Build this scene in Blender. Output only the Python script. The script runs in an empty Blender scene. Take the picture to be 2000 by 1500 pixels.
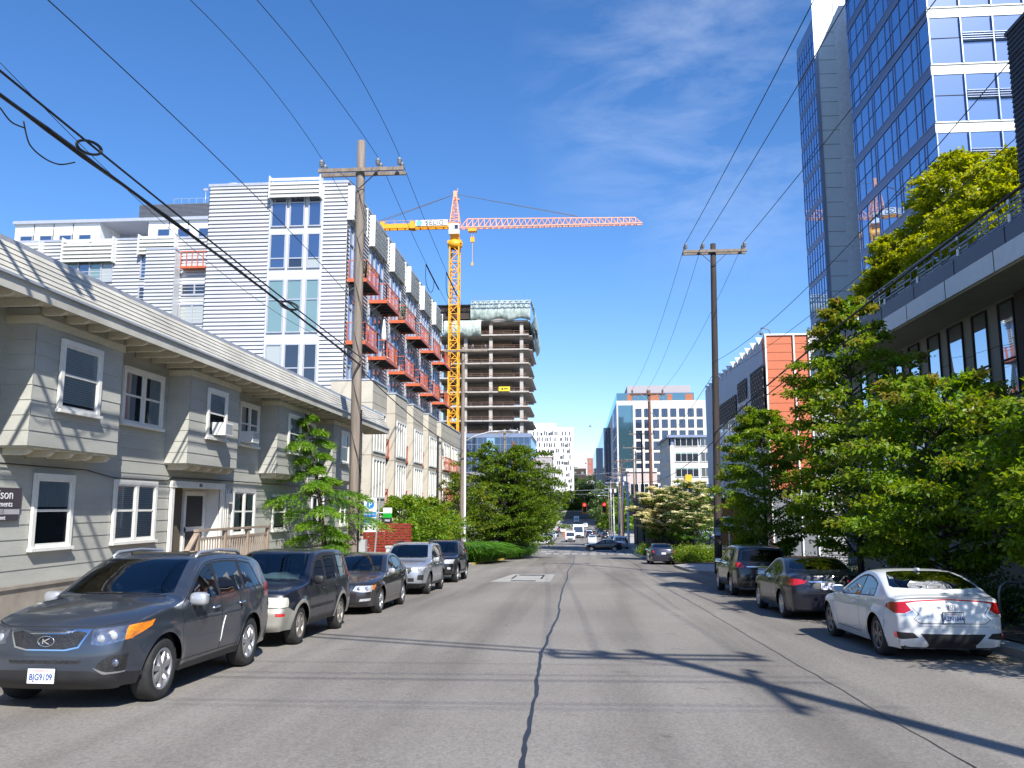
import bpy, bmesh, math, random
import numpy as np
from mathutils import Vector, Matrix
from mathutils.bvhtree import BVHTree

R = math.radians
SC = bpy.context.scene
COL = SC.collection
PI = math.pi
rnd = random.Random(7)

# ------------------------------------------------------------------ camera numbers (a phone held at 1.95 m)
CF, CTH, CPS, CH = 1640.0, R(8.33), R(4.48), 1.95
_d = Vector((-math.sin(CPS)*math.cos(CTH), math.cos(CPS)*math.cos(CTH), math.sin(CTH)))
_r = Vector((math.cos(CPS), math.sin(CPS), 0))
_u = _r.cross(_d)
def pray(px, py): return _d + _r*((px-1000)/CF) + _u*((750-py)/CF)
def atY(px, py, Y):
    v = pray(px, py); t = Y/v.y
    return (v.x*t, CH + v.z*t)
def atX(px, py, X):
    v = pray(px, py); t = X/v.x
    return (v.y*t, CH + v.z*t)

# ------------------------------------------------------------------ road height along the street
_PY = [-60, 0, 85, 105, 178, 260, 390, 470, 600, 900, 1300, 2600]
_PZ = [2.01, 0, -2.85, -3.38, -5.25, -5.6, -5.4, -3.0, 9, 34, 52, 60]
def zr(y): return float(np.interp(y, _PY, _PZ))

# ------------------------------------------------------------------ objects
def tag(o, label=None, cat=None, group=None, kind=None):
    if label: o['label'] = label
    if cat: o['category'] = cat
    if group: o['group'] = group
    if kind: o['kind'] = kind
    return o
def thing(name, label, cat, loc=(0, 0, 0), rz=0, group=None):
    o = bpy.data.objects.new(name, None)
    o.empty_display_size = .3
    COL.objects.link(o); o.location = loc; o.rotation_euler = (0, 0, rz)
    return tag(o, label, cat, group)
def copy_tree(o, parent=None, mats=None):
    c = o.copy(); COL.objects.link(c); c.parent = parent
    if mats and c.type == 'MESH':
        for s in c.material_slots:
            if s.material and s.material.name in mats:
                nm = mats[s.material.name]; s.link = 'OBJECT'; s.material = nm
    for ch in list(o.children): copy_tree(ch, c, mats)
    return c
def wloc(p):
    v = Vector((0, 0, 0))
    while p is not None:
        v = v + p.location; p = p.parent
    return v

class MB:
    """collects shapes for ONE mesh object"""
    def __init__(s): s.v = []; s.f = []; s.m = []; s.sm = []
    def add(s, vs, fs, mi=0, smooth=False):
        b = len(s.v); s.v += [tuple(p) for p in vs]
        for f in fs: s.f.append(tuple(i+b for i in f)); s.m.append(mi); s.sm.append(smooth)
    def poly(s, pts, mi=0): s.add(pts, [tuple(range(len(pts)))], mi)
    def box(s, x0, x1, y0, y1, z0, z1, mi=0):
        if x0 > x1: x0, x1 = x1, x0
        if y0 > y1: y0, y1 = y1, y0
        if z0 > z1: z0, z1 = z1, z0
        s.add([(x0,y0,z0),(x1,y0,z0),(x1,y1,z0),(x0,y1,z0),(x0,y0,z1),(x1,y0,z1),(x1,y1,z1),(x0,y1,z1)],
              [(0,3,2,1),(4,5,6,7),(0,1,5,4),(1,2,6,5),(2,3,7,6),(3,0,4,7)], mi)
    def mbox(s, c, size, M, mi=0):
        x, y, z = size[0]/2, size[1]/2, size[2]/2
        vs = [Vector(c) + M @ Vector(p) for p in ((-x,-y,-z),(x,-y,-z),(x,y,-z),(-x,y,-z),(-x,-y,z),(x,-y,z),(x,y,z),(-x,y,z))]
        s.add(vs, [(0,3,2,1),(4,5,6,7),(0,1,5,4),(1,2,6,5),(2,3,7,6),(3,0,4,7)], mi)
    def bar(s, p, q, w, h=None, mi=0):
        p, q = Vector(p), Vector(q); h = h or w; d = q-p; L = d.length
        if L < 1e-6: return
        d /= L; up = Vector((0,0,1)) if abs(d.z) < .95 else Vector((0,1,0))
        a = d.cross(up).normalized(); b = a.cross(d)
        M = Matrix((a, d, b)).transposed()
        s.mbox((p+q)/2, (w, L, h), M, mi)
    def tube(s, path, r, n=8, mi=0, cap=True, smooth=True):
        path = [Vector(p) for p in path]; N = len(path)
        rs = list(r) if hasattr(r, '__len__') else [r]*N
        vs = []; fs = []; ref = None
        for i in range(N):
            t = (path[min(i+1, N-1)]-path[max(i-1, 0)])
            t = t.normalized() if t.length > 1e-9 else Vector((0,0,1))
            if ref is None:
                ref = t.cross(Vector((0,0,1)) if abs(t.z) < .9 else Vector((1,0,0))).normalized()
            a = (ref - t*ref.dot(t)).normalized(); b = t.cross(a); ref = a
            for k in range(n):
                w = 2*PI*k/n; vs.append(path[i] + (a*math.cos(w)+b*math.sin(w))*rs[i])
        for i in range(N-1):
            for k in range(n):
                k2 = (k+1) % n
                fs.append((i*n+k, i*n+k2, (i+1)*n+k2, (i+1)*n+k))
        s.add(vs, fs, mi, smooth)
        if cap:
            b = len(s.v)-len(vs)
            s.f.append(tuple(b+k for k in range(n-1, -1, -1))); s.m.append(mi); s.sm.append(False)
            s.f.append(tuple(b+(N-1)*n+k for k in range(n))); s.m.append(mi); s.sm.append(False)
    def lathe(s, prof, n=24, o=(0,0,0), axis='z', mi=0, smooth=True, closed=False):
        vs = []; fs = []; o = Vector(o)
        for (r, z) in prof:
            for k in range(n):
                w = 2*PI*k/n; a, b = r*math.cos(w), r*math.sin(w)
                vs.append(o + Vector((a, b, z) if axis == 'z' else ((z, a, b) if axis == 'x' else (b, z, a))))
        P = len(prof)
        for i in range(P if closed else P-1):
            j = (i+1) % P
            for k in range(n):
                k2 = (k+1) % n
                fs.append((i*n+k, i*n+k2, j*n+k2, j*n+k))
        s.add(vs, fs, mi, smooth)
    def prism(s, pts, a0, a1, axis='x', mi=0):
        def P(p, a): return (a, p[0], p[1]) if axis == 'x' else ((p[0], a, p[1]) if axis == 'y' else (p[0], p[1], a))
        n = len(pts)
        s.add([P(p, a0) for p in pts]+[P(p, a1) for p in pts],
              [tuple(range(n-1,-1,-1)), tuple(range(n,2*n))]+[(i,(i+1)%n,n+(i+1)%n,n+i) for i in range(n)], mi)
    def ell(s, c, r, nu=12, nv=8, mi=0, M=None):
        vs = []; fs = []
        for i in range(nv+1):
            th = PI*i/nv
            for k in range(nu):
                ph = 2*PI*k/nu
                p = Vector((r[0]*math.sin(th)*math.cos(ph), r[1]*math.sin(th)*math.sin(ph), r[2]*math.cos(th)))
                vs.append(Vector(c)+(M@p if M else p))
        for i in range(nv):
            for k in range(nu):
                k2 = (k+1) % nu
                fs.append((i*nu+k, (i+1)*nu+k, (i+1)*nu+k2, i*nu+k2))
        s.add(vs, fs, mi, True)
    def rbox(s, c, size, r=.05, mi=0, M=None, e=4):
        """rounded cushion-like box (superellipsoid)"""
        nu, nv = 20, 12; vs = []; fs = []
        def pw(a): return math.copysign(abs(a)**(2.0/e), a)
        for i in range(nv+1):
            th = -PI/2+PI*i/nv
            for k in range(nu):
                ph = 2*PI*k/nu
                p = Vector((size[0]/2*pw(math.cos(th))*pw(math.cos(ph)), size[1]/2*pw(math.cos(th))*pw(math.sin(ph)), size[2]/2*pw(math.sin(th))))
                vs.append(Vector(c)+(M@p if M else p))
        for i in range(nv):
            for k in range(nu):
                k2 = (k+1) % nu
                fs.append((i*nu+k, i*nu+k2, (i+1)*nu+k2, (i+1)*nu+k))
        s.add(vs, fs, mi, True)
    def laps(s, p0, p1, z0, z1, pitch, depth, mi=0):
        """lapped boards / corrugations on the wall from p0 to p1 (outside on the right hand of p0->p1)"""
        d = Vector((p1[0]-p0[0], p1[1]-p0[1], 0)).normalized(); nrm = Vector((d.y, -d.x, 0))
        n = max(1, round((z1-z0)/pitch)); h = (z1-z0)/n
        a, b = Vector((p0[0], p0[1], 0)), Vector((p1[0], p1[1], 0))
        vs = []; fs = []
        for i in range(n):
            za, zb = z0+i*h, z0+(i+1)*h; k = len(vs)
            o = nrm*depth; zi = za+h*.12
            vs += [a+Vector((0,0,za)), b+Vector((0,0,za)), b+o+Vector((0,0,za+.003)), a+o+Vector((0,0,za+.003)),
                   b+Vector((0,0,zb)), a+Vector((0,0,zb))]
            fs += [(k,k+1,k+2,k+3), (k+3,k+2,k+4,k+5)]
        s.add(vs, fs, mi)
    def build(s, name, mats, parent=None, world=False, smooth=None):
        me = bpy.data.meshes.new(name)
        vs = s.v
        if world and parent is not None:
            w = wloc(parent); vs = [(x-w.x, y-w.y, z-w.z) for x, y, z in vs]
        me.from_pydata(vs, [], s.f)
        if not isinstance(mats, (list, tuple)): mats = [mats]
        for m in mats: me.materials.append(m)
        me.polygons.foreach_set('material_index', s.m)
        me.polygons.foreach_set('use_smooth', s.sm if smooth is None else [smooth]*len(s.f))
        me.update()
        o = bpy.data.objects.new(name, me); COL.objects.link(o); o.parent = parent
        return o

def text_obj(name, txt, size, loc, rot, mat, parent=None, align='CENTER', ext=.002, sx=1.0, bold=.0):
    cu = bpy.data.curves.new(name, 'FONT'); cu.body = txt; cu.size = size; cu.extrude = ext
    cu.align_x = align; cu.align_y = 'CENTER'; cu.resolution_u = 3; cu.offset = bold*size
    t = bpy.data.objects.new(name, cu); COL.objects.link(t)
    dg = bpy.context.evaluated_depsgraph_get()
    me = bpy.data.meshes.new_from_object(t.evaluated_get(dg)); me.name = name
    bpy.data.objects.remove(t); bpy.data.curves.remove(cu)
    me.materials.clear(); me.materials.append(mat)
    o = bpy.data.objects.new(name, me); COL.objects.link(o); o.parent = parent
    o.location = loc; o.rotation_euler = rot; o.scale = (sx, 1, 1)
    return o

# ------------------------------------------------------------------ materials
MATS = {}
def _nodes(name):
    m = bpy.data.materials.new(name); m.use_nodes = True
    nt = m.node_tree; b = nt.nodes['Principled BSDF']
    MATS[name] = m
    return m, nt, b
def N(nt, t, **kw):
    n = nt.nodes.new(t)
    for k, v in kw.items(): setattr(n, k, v)
    return n
def ramp(nt, stops, interp='LINEAR'):
    n = nt.nodes.new('ShaderNodeValToRGB'); cr = n.color_ramp; cr.interpolation = interp
    while len(cr.elements) < len(stops): cr.elements.new(.5)
    for e, (p, c) in zip(cr.elements, stops):
        e.position = p; e.color = (c[0], c[1], c[2], 1)
    return n
def mat(name, col, rough=.6, metal=0.0, var=.12, scale=3.0, bump=0.0, bscale=40.0, spec=.5, coat=0.0, col2=None, stretch=(1,1,1), detail=5.0, fine=0.0):
    if name in MATS: return MATS[name]
    m, nt, b = _nodes(name); L = nt.links.new
    b.inputs['Roughness'].default_value = rough; b.inputs['Metallic'].default_value = metal
    b.inputs['Specular IOR Level'].default_value = spec
    b.inputs['Coat Weight'].default_value = coat; b.inputs['Coat Roughness'].default_value = .03
    tc = N(nt, 'ShaderNodeTexCoord'); mp = N(nt, 'ShaderNodeMapping'); mp.inputs['Scale'].default_value = stretch
    L(tc.outputs['Object'], mp.inputs[0])
    if var > 0 or col2:
        no = N(nt, 'ShaderNodeTexNoise'); no.inputs['Scale'].default_value = scale; no.inputs['Detail'].default_value = detail; no.inputs['Roughness'].default_value = .65
        L(mp.outputs[0], no.inputs['Vector'])
        c1 = tuple(c*(1-var) for c in col); c2 = col2 or tuple(min(1, c*(1+var)) for c in col)
        rp = ramp(nt, [(.3, c1), (.7, c2)]); L(no.outputs['Fac'], rp.inputs[0])
        out = rp.outputs[0]
        if fine > 0:
            n2 = N(nt, 'ShaderNodeTexNoise'); n2.inputs['Scale'].default_value = bscale*1.7; n2.inputs['Detail'].default_value = 2
            L(tc.outputs['Object'], n2.inputs['Vector'])
            mx = N(nt, 'ShaderNodeMix', data_type='RGBA', blend_type='OVERLAY'); mx.inputs[0].default_value = fine
            L(out, mx.inputs[6]); L(n2.outputs['Fac'], mx.inputs[7]); out = mx.outputs[2]
        L(out, b.inputs['Base Color'])
        rr = N(nt, 'ShaderNodeMapRange'); rr.inputs[3].default_value = max(0, rough-.08); rr.inputs[4].default_value = min(1, rough+.08)
        L(no.outputs['Fac'], rr.inputs[0])
        if rough > .25: L(rr.outputs[0], b.inputs['Roughness'])
    else:
        b.inputs['Base Color'].default_value = (*col, 1)
    if bump > 0:
        n3 = N(nt, 'ShaderNodeTexNoise'); n3.inputs['Scale'].default_value = bscale; n3.inputs['Detail'].default_value = 4
        L(mp.outputs[0], n3.inputs['Vector'])
        bp = N(nt, 'ShaderNodeBump'); bp.inputs['Strength'].default_value = bump; bp.inputs['Distance'].default_value = .02
        L(n3.outputs['Fac'], bp.inputs['Height']); L(bp.outputs[0], b.inputs['Normal'])
    return m
def glassy(name, body, tint, refl=.5, rough=.02, wob=.0, wscale=.6):
    """coated facade glass: dark body colour under a mirror-like coat"""
    if name in MATS: return MATS[name]
    m, nt, b = _nodes(name); L = nt.links.new
    b.inputs['Base Color'].default_value = (*body, 1); b.inputs['Roughness'].default_value = .3
    g = N(nt, 'ShaderNodeBsdfGlossy'); g.inputs['Color'].default_value = (*tint, 1); g.inputs['Roughness'].default_value = rough
    lw = N(nt, 'ShaderNodeFresnel'); lw.inputs['IOR'].default_value = 1.5
    mr = N(nt, 'ShaderNodeMapRange'); mr.inputs[1].default_value = .03; mr.inputs[2].default_value = .8; mr.inputs[3].default_value = refl; mr.inputs[4].default_value = 1
    L(lw.outputs[0], mr.inputs[0])
    mx = N(nt, 'ShaderNodeMixShader'); L(mr.outputs[0], mx.inputs[0]); L(b.outputs[0], mx.inputs[1]); L(g.outputs[0], mx.inputs[2])
    L(mx.outputs[0], nt.nodes['Material Output'].inputs[0])
    if wob > 0:
        tc = N(nt, 'ShaderNodeTexCoord'); no = N(nt, 'ShaderNodeTexNoise'); no.inputs['Scale'].default_value = wscale; no.inputs['Detail'].default_value = 1
        L(tc.outputs['Object'], no.inputs['Vector'])
        bp = N(nt, 'ShaderNodeBump'); bp.inputs['Strength'].default_value = wob; bp.inputs['Distance'].default_value = .05
        L(no.outputs['Fac'], bp.inputs['Height']); L(bp.outputs[0], g.inputs['Normal'])
    return m
def clear_glass(name, tint, dens=.5, ior=1.5):
    """thin window glass: see-through share tinted, mirror share by Fresnel"""
    if name in MATS: return MATS[name]
    m, nt, b = _nodes(name); L = nt.links.new
    tr = N(nt, 'ShaderNodeBsdfTransparent'); tr.inputs[0].default_value = tuple(1-dens*(1-t) if False else t*(1-dens) for t in tint)+(1,)
    g = N(nt, 'ShaderNodeBsdfGlossy'); g.inputs['Roughness'].default_value = .015; g.inputs['Color'].default_value = (1,1,1,1)
    fr = N(nt, 'ShaderNodeFresnel'); fr.inputs['IOR'].default_value = ior
    mx = N(nt, 'ShaderNodeMixShader'); L(fr.outputs[0], mx.inputs[0]); L(tr.outputs[0], mx.inputs[1]); L(g.outputs[0], mx.inputs[2])
    L(mx.outputs[0], nt.nodes['Material Output'].inputs[0])
    return m
def paint(name, col, metal=.5, rough=.28, coat=1.0):
    if name in MATS: return MATS[name]
    m, nt, b = _nodes(name); L = nt.links.new
    b.inputs['Metallic'].default_value = metal; b.inputs['Roughness'].default_value = rough
    b.inputs['Coat Weight'].default_value = coat; b.inputs['Coat Roughness'].default_value = .04
    tc = N(nt, 'ShaderNodeTexCoord'); no = N(nt, 'ShaderNodeTexNoise'); no.inputs['Scale'].default_value = 2.2; no.inputs['Detail'].default_value = 8
    L(tc.outputs['Object'], no.inputs['Vector'])
    rp = ramp(nt, [(.25, tuple(c*.93 for c in col)), (.8, tuple(min(1, c*1.05+.004) for c in col))]); L(no.outputs['Fac'], rp.inputs[0]); L(rp.outputs[0], b.inputs['Base Color'])
    mr = N(nt, 'ShaderNodeMapRange'); mr.inputs[3].default_value = .02; mr.inputs[4].default_value = .12
    L(no.outputs['Fac'], mr.inputs[0]); L(mr.outputs[0], b.inputs['Coat Roughness'])
    return m
def leaf_mat(name, cols, tipcol=None, trans=.35):
    if name in MATS: return MATS[name]
    m, nt, b = _nodes(name); L = nt.links.new
    ge = N(nt, 'ShaderNodeNewGeometry')
    k = len(cols); rp = ramp(nt, [((i+.0)/(k-1), c) for i, c in enumerate(cols)]); L(ge.outputs['Random Per Island'], rp.inputs[0])
    out = rp.outputs[0]
    if tipcol:
        at = N(nt, 'ShaderNodeAttribute'); at.attribute_name = 'tip'
        mx = N(nt, 'ShaderNodeMix', data_type='RGBA'); L(at.outputs['Fac'], mx.inputs[0]); L(out, mx.inputs[6]); mx.inputs[7].default_value = (*tipcol, 1)
        out = mx.outputs[2]
    L(out, b.inputs['Base Color']); b.inputs['Roughness'].default_value = .42; b.inputs['Specular IOR Level'].default_value = .35
    t = N(nt, 'ShaderNodeBsdfTranslucent')
    hs = N(nt, 'ShaderNodeHueSaturation'); hs.inputs['Value'].default_value = 1.6; hs.inputs['Saturation'].default_value = 1.1; hs.inputs['Hue'].default_value = .485
    L(out, hs.inputs['Color']); L(hs.outputs[0], t.inputs[0])
    mx = N(nt, 'ShaderNodeMixShader'); mx.inputs[0].default_value = trans
    L(b.outputs[0], mx.inputs[1]); L(t.outputs[0], mx.inputs[2]); L(mx.outputs[0], nt.nodes['Material Output'].inputs[0])
    return m
def emis(name, col, s):
    if name in MATS: return MATS[name]
    m, nt, b = _nodes(name)
    b.inputs['Base Color'].default_value = (*col, 1); b.inputs['Emission Color'].default_value = (*col, 1); b.inputs['Emission Strength'].default_value = s
    return m
# ================================================================== vehicles
M_BLACK = mat('black_plastic', (.018,.018,.02), .5, var=.15, scale=6)
M_SEAM = mat('seam_dark', (.006,.006,.007), .7, var=0)
M_TYRE = mat('tyre_rubber', (.022,.022,.022), .8, var=.3, scale=12, bump=.3, bscale=60)
M_CHROME = mat('chrome', (.75,.76,.78), .12, 1.0, var=0)
M_ALLOY = mat('alloy_wheel', (.52,.52,.53), .3, .85, var=.12, scale=9)
M_ALLOYD = mat('dark_alloy_wheel', (.16,.16,.17), .3, .8, var=.2, scale=9)
M_STEELW = mat('worn_wheel', (.34,.31,.28), .5, .6, var=.3, scale=14)
M_DARK = mat('dark_interior', (.02,.02,.023), .8, var=.2)
M_SEAT = mat('grey_seat_cloth', (.07,.07,.075), .9, var=.2)
M_AUTOGL = clear_glass('car_glass', (.42,.52,.55), .35, 1.5)
M_WSGL = clear_glass('windscreen_glass', (.42,.52,.55), .35, 1.95)
M_AUTOGLD = clear_glass('privacy_glass', (.10,.12,.14), .5, 1.85)
M_LENS = mat('clear_lamp_lens', (.55,.57,.60), .08, .35, var=.3, scale=14, coat=1)
M_LENSD = mat('smoked_lamp_lens', (.20,.22,.26), .07, .7, var=.6, scale=11, coat=1)
M_AMBER = mat('amber_lamp_lens', (.75,.22,.02), .12, 0, var=.25, scale=40, coat=1)
M_RED = mat('red_lamp_lens', (.42,.008,.012), .1, 0, var=.25, scale=30, coat=1)
M_PLATE = mat('plate_white', (.72,.74,.76), .4, var=.04)
M_PLTXT = mat('plate_ink', (.02,.06,.22), .5, var=0)
M_GRILLE = mat('grille_mesh', (.012,.012,.013), .4, var=.3, scale=45, col2=(.035,.035,.038), detail=1, stretch=(1,1,1.8))

def fillet(poly, r, n=4):
    out = []; k = len(poly)
    for i in range(k):
        p0, p1, p2 = Vector(poly[i-1]), Vector(poly[i]), Vector(poly[(i+1) % k])
        a = (p0-p1); b = (p2-p1); ra = min(r, a.length*.45, b.length*.45)
        A = p1+a.normalized()*ra; B = p1+b.normalized()*ra
        for j in range(n+1):
            t = j/n; out.append(tuple((1-t)**2*A+2*t*(1-t)*p1+t*t*B))
    return out
def inpoly(p, poly):
    x, y = p; c = False; n = len(poly); j = n-1
    for i in range(n):
        xi, yi = poly[i]; xj, yj = poly[j]
        if (yi > y) != (yj > y) and x < (xj-xi)*(y-yi)/(yj-yi)+xi: c = not c
        j = i
    return c
def crom(rows, s):
    """Catmull-Rom through rows, s in 0..len-1"""
    n = len(rows); i = min(int(s), n-2); t = s-i
    p = [np.array(rows[max(0, min(n-1, k))], float) for k in (i-1, i, i+1, i+2)]
    m1 = (p[2]-p[0])/2; m2 = (p[3]-p[1])/2
    # limit overshoot
    d = p[2]-p[1]
    m1 = np.clip(m1, -2.2*np.abs(d), 2.2*np.abs(d)); m2 = np.clip(m2, -2.2*np.abs(d), 2.2*np.abs(d))
    t2, t3 = t*t, t*t*t
    return p[1]*(2*t3-3*t2+1)+m1*(t3-2*t2+t)+p[2]*(-2*t3+3*t2)+m2*(t3-t2)

class Car:
    def __init__(s, root, sp, lod=1):
        s.root = root; s.sp = sp; s.lod = lod; s.parts = {}
        s.shell()
    def xs(s, y, z):
        sp = s.sp; W = sp['W']; zs = sp.get('zs', .62); sill = sp['sill']
        zb = float(np.interp(y, [sp['belt'][0][0], sp['belt'][1][0]], [sp['belt'][0][1], sp['belt'][1][1]]))
        yf, yr = sp['axf'], sp['axr']; fe, re = sp['rows'][3][2], sp['rows'][-3][2]
        tf = max(0, min(1.2, (yf+.25-y)/(yf+.25-fe))); tr = max(0, min(1.2, (y-yr+.15)/(re-yr+.15)))
        wp = 1-sp.get('taf', .12)*tf**2.3-sp.get('tar', .09)*tr**2.3
        if z <= zs: b = 1-.075*((zs-z)/(zs-sill+.01))**2
        elif z <= zb: b = 1-.035*((z-zs)/(zb-zs))**2
        else: b = .965
        x = W*wp*b
        if z > zb: x -= (z-zb)*sp.get('tumble', .34)+min(z-zb, .03)*.25
        # crease line along the doors
        zc = sp.get('crease', .8)
        x += .012*math.exp(-((z-zc)/.05)**2)
        for yw in (yf, yr):
            d = math.hypot(y-yw, z-sp['rw'])
            if z < sp['rw']+sp['ra']*1.5: x += sp.get('flare', .022)*math.exp(-((d-sp['ra'])/.09)**2)
        return x
    def shell(s):
        sp = s.sp; rows = sp['rows']; n = len(rows); rw, ra, sill = sp['rw'], sp['ra'], sp['sill']
        per = 7 if s.lod >= 1 else 3
        S = [i/per for i in range((n-1)*per+1)]
        def yE(t): return crom(rows, t)[2]
        def sol(y):
            lo, hi = 0, n-1
            for _ in range(40):
                mid = (lo+hi)/2
                if yE(mid) < y: lo = mid
                else: hi = mid
            return lo
        extra = []
        ka = 13 if s.lod >= 1 else 7
        for yw in (sp['axf'], sp['axr']):
            for k in range(ka): extra.append(sol(yw-ra*math.cos(PI*k/(ka-1))))
            extra.append(sol(yw-ra)-1e-4); extra.append(sol(yw+ra)+1e-4)
        S = sorted(S+extra); SS = [S[0]]
        for a in S[1:]:
            if a-SS[-1] > 5e-5: SS.append(a)
        S = SS
        pts = [crom(rows, t) for t in S]
        nt = 12 if s.lod >= 1 else 6; nr = 14 if s.lod >= 1 else 8; p = sp.get('p', 2.7)
        bm = bmesh.new(); lay = bm.faces.layers.int.new('src'); reg = bm.faces.layers.int.new('reg')
        grid = []
        for (yc, zc, ye, ze) in pts:
            xe = s.xs(ye, ze); row = []
            for k in range(nt+1):
                t = math.sin(PI/2*k/nt); g = 1-(1-min(1, t)**p)**(1/p) if t < .99999 else 1
                row.append(bm.verts.new((xe*t, yc+(ye-yc)*g, zc+(ze-zc)*g)))
            grid.append(row)
        for i in range(len(pts)-1):
            for k in range(nt):
                f = bm.faces.new((grid[i][k], grid[i+1][k], grid[i+1][k+1], grid[i][k+1])); f[lay] = 0; f[reg] = -1; f.smooth = True
        prev = None
        for i, (yc, zc, ye, ze) in enumerate(pts):
            bot = min(sill, ze-.001)
            for yw in (sp['axf'], sp['axr']):
                if abs(ye-yw) <= ra+2e-5: bot = rw+math.sqrt(max(0, ra*ra-(ye-yw)**2))
            bot = min(bot, ze-.001)
            col = [grid[i][nt]]
            for k in range(1, nr+1):
                z = ze+(bot-ze)*k/nr; col.append(bm.verts.new((s.xs(ye, z), ye, z)))
            if prev:
                for k in range(nr):
                    f = bm.faces.new((prev[k], col[k], col[k+1], prev[k+1])); f[lay] = 1; f[reg] = -1; f.smooth = True
            prev = col
        bmesh.ops.remove_doubles(bm, verts=bm.verts, dist=2e-5)
        bm.normal_update()
        up = sum(f.normal.z for f in bm.faces if f[lay] == 0 and f.calc_center_median().z > 1.2)
        bmesh.ops.recalc_face_normals(bm, faces=bm.faces)
        bm.normal_update()
        up = sum(f.normal.z for f in bm.faces if f[lay] == 0 and f.calc_center_median().z > 1.2)
        if up < 0: bmesh.ops.reverse_faces(bm, faces=bm.faces)
        s.bm, s.lay, s.reg = bm, lay, reg
        s.bvh = BVHTree.FromBMesh(bm); s.regions = []
    # ---- surface lookups
    def hit(s, o, d):
        h = s.bvh.ray_cast(Vector(o), Vector(d)); return h
    def front(s, x, z):
        h = s.hit((abs(x), -6, z), (0, 1, 0)); return h[0].y if h[0] else -2
    def rear(s, x, z):
        h = s.hit((abs(x), 6, z), (0, -1, 0)); return h[0].y if h[0] else 2
    def top(s, x, y):
        h = s.hit((abs(x), y, 4), (0, 0, -1)); return h[0].z if h[0] else 1
    def cut(s, view, poly, src=None, ymin=-9, ymax=9, nmin=None):
        bm = s.bm
        ax = {'side': (1, 2), 'front': (0, 2), 'top': (0, 1)}[view]
        def P(v): return (v.co[ax[0]], v.co[ax[1]])
        def ok(f):
            if f[s.reg] != -1 or (src is not None and f[s.lay] != src): return False
            c = f.calc_center_median()
            return ymin <= c.y <= ymax
        k = len(poly)
        plo = (min(p[0] for p in poly)-.003, min(p[1] for p in poly)-.003); phi = (max(p[0] for p in poly)+.003, max(p[1] for p in poly)+.003)
        cand = set()
        for f in bm.faces:
            if f[s.reg] != -1 or (src is not None and f[s.lay] != src): continue
            c = f.verts[0].co
            if not (ymin-.3 <= c.y <= ymax+.3) or not ok(f): continue
            q = [P(v) for v in f.verts]
            if max(x for x, _ in q) < plo[0] or min(x for x, _ in q) > phi[0] or max(y for _, y in q) < plo[1] or min(y for _, y in q) > phi[1]: continue
            cand.add(f)
        for i in range(k):
            a, b = Vector(poly[i]), Vector(poly[(i+1) % k])
            if (b-a).length < 1e-5: continue
            lo = (min(a[0], b[0])-.002, min(a[1], b[1])-.002); hi = (max(a[0], b[0])+.002, max(a[1], b[1])+.002)
            fs = []
            for f in cand:
                if not f.is_valid: continue
                q = [P(v) for v in f.verts]
                if max(x for x, _ in q) < lo[0] or min(x for x, _ in q) > hi[0] or max(y for _, y in q) < lo[1] or min(y for _, y in q) > hi[1]: continue
                fs.append(f)
            if not fs: continue
            nn = (b-a).normalized(); nrm = [0, 0, 0]; nrm[ax[0]] = -nn[1]; nrm[ax[1]] = nn[0]
            co = [0, 0, 0]; co[ax[0]] = a[0]; co[ax[1]] = a[1]
            geom = list(set(fs) | set(e for f in fs for e in f.edges) | set(v for f in fs for v in f.verts))
            rt = bmesh.ops.bisect_plane(bm, geom=geom, dist=1e-5, plane_co=co, plane_no=nrm)
            for g in rt['geom']:
                if isinstance(g, bmesh.types.BMFace): cand.add(g)
        res = []
        for f in cand:
            if not f.is_valid or not ok(f): continue
            c = f.calc_center_median(); q = (c[ax[0]], c[ax[1]])
            if plo[0] <= q[0] <= phi[0] and plo[1] <= q[1] <= phi[1] and inpoly(q, poly): res.append(f)
        return res
    def region(s, name, m, cuts, pair=True, parent=None, key=None, body=False, label=None):
        idx = len(s.regions); fs = []
        for c in cuts: fs += s.cut(**c)
        for f in set(f for f in fs if f.is_valid): f[s.reg] = idx
        s.regions.append(dict(name=name, m=m, pair=pair, parent=parent, key=key or name, body=body, label=label))
    def seam(s, view, pts, w=.004, **kw):
        fs = []
        for a, b in zip(pts[:-1], pts[1:]):
            a, b = Vector(a), Vector(b); d = (b-a).normalized(); nn = Vector((-d[1], d[0]))*w
            poly = [tuple(a+nn), tuple(b+nn), tuple(b-nn), tuple(a-nn)]
            for f in s.cut(view, poly, **kw): f[s.reg] = 9999
    def finish(s, paint_m, body_name='body'):
        bm = s.bm; bm.normal_update(); bm.verts.ensure_lookup_table()
        def make(name, faces, mats, midx, mirror, parent, only=None):
            vid = {}; vs = []; ns = []; fl = []; mi = []
            for f in faces:
                fl.append([vid.setdefault(v, len(vid)) for v in f.verts]); mi.append(midx(f))
            for v in vid: vs.append(tuple(v.co)); ns.append(tuple(v.normal))
            V, Nn, Fl, Mi = [], [], [], []
            if only != 'R': V += vs; Nn += ns; Fl += fl; Mi += mi
            if only != 'L':
                b = len(V); V += [(-x, y, z) for x, y, z in vs]; Nn += [(-x, y, z) for x, y, z in ns]
                Fl += [[i+b for i in reversed(f)] for f in fl]; Mi += mi
            me = bpy.data.meshes.new(name); me.from_pydata(V, [], Fl)
            for m in mats: me.materials.append(m)
            me.polygons.foreach_set('material_index', Mi); me.polygons.foreach_set('use_smooth', [True]*len(Fl)); me.update()
            Nn = [(0 if abs(v[0]) < 1e-4 else n[0], n[1], n[2]) for v, n in zip(V, Nn)]
            me.normals_split_custom_set_from_vertices(Nn)
            o = bpy.data.objects.new(name, me); COL.objects.link(o); o.parent = parent
            return o
        groups = {}
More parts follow.
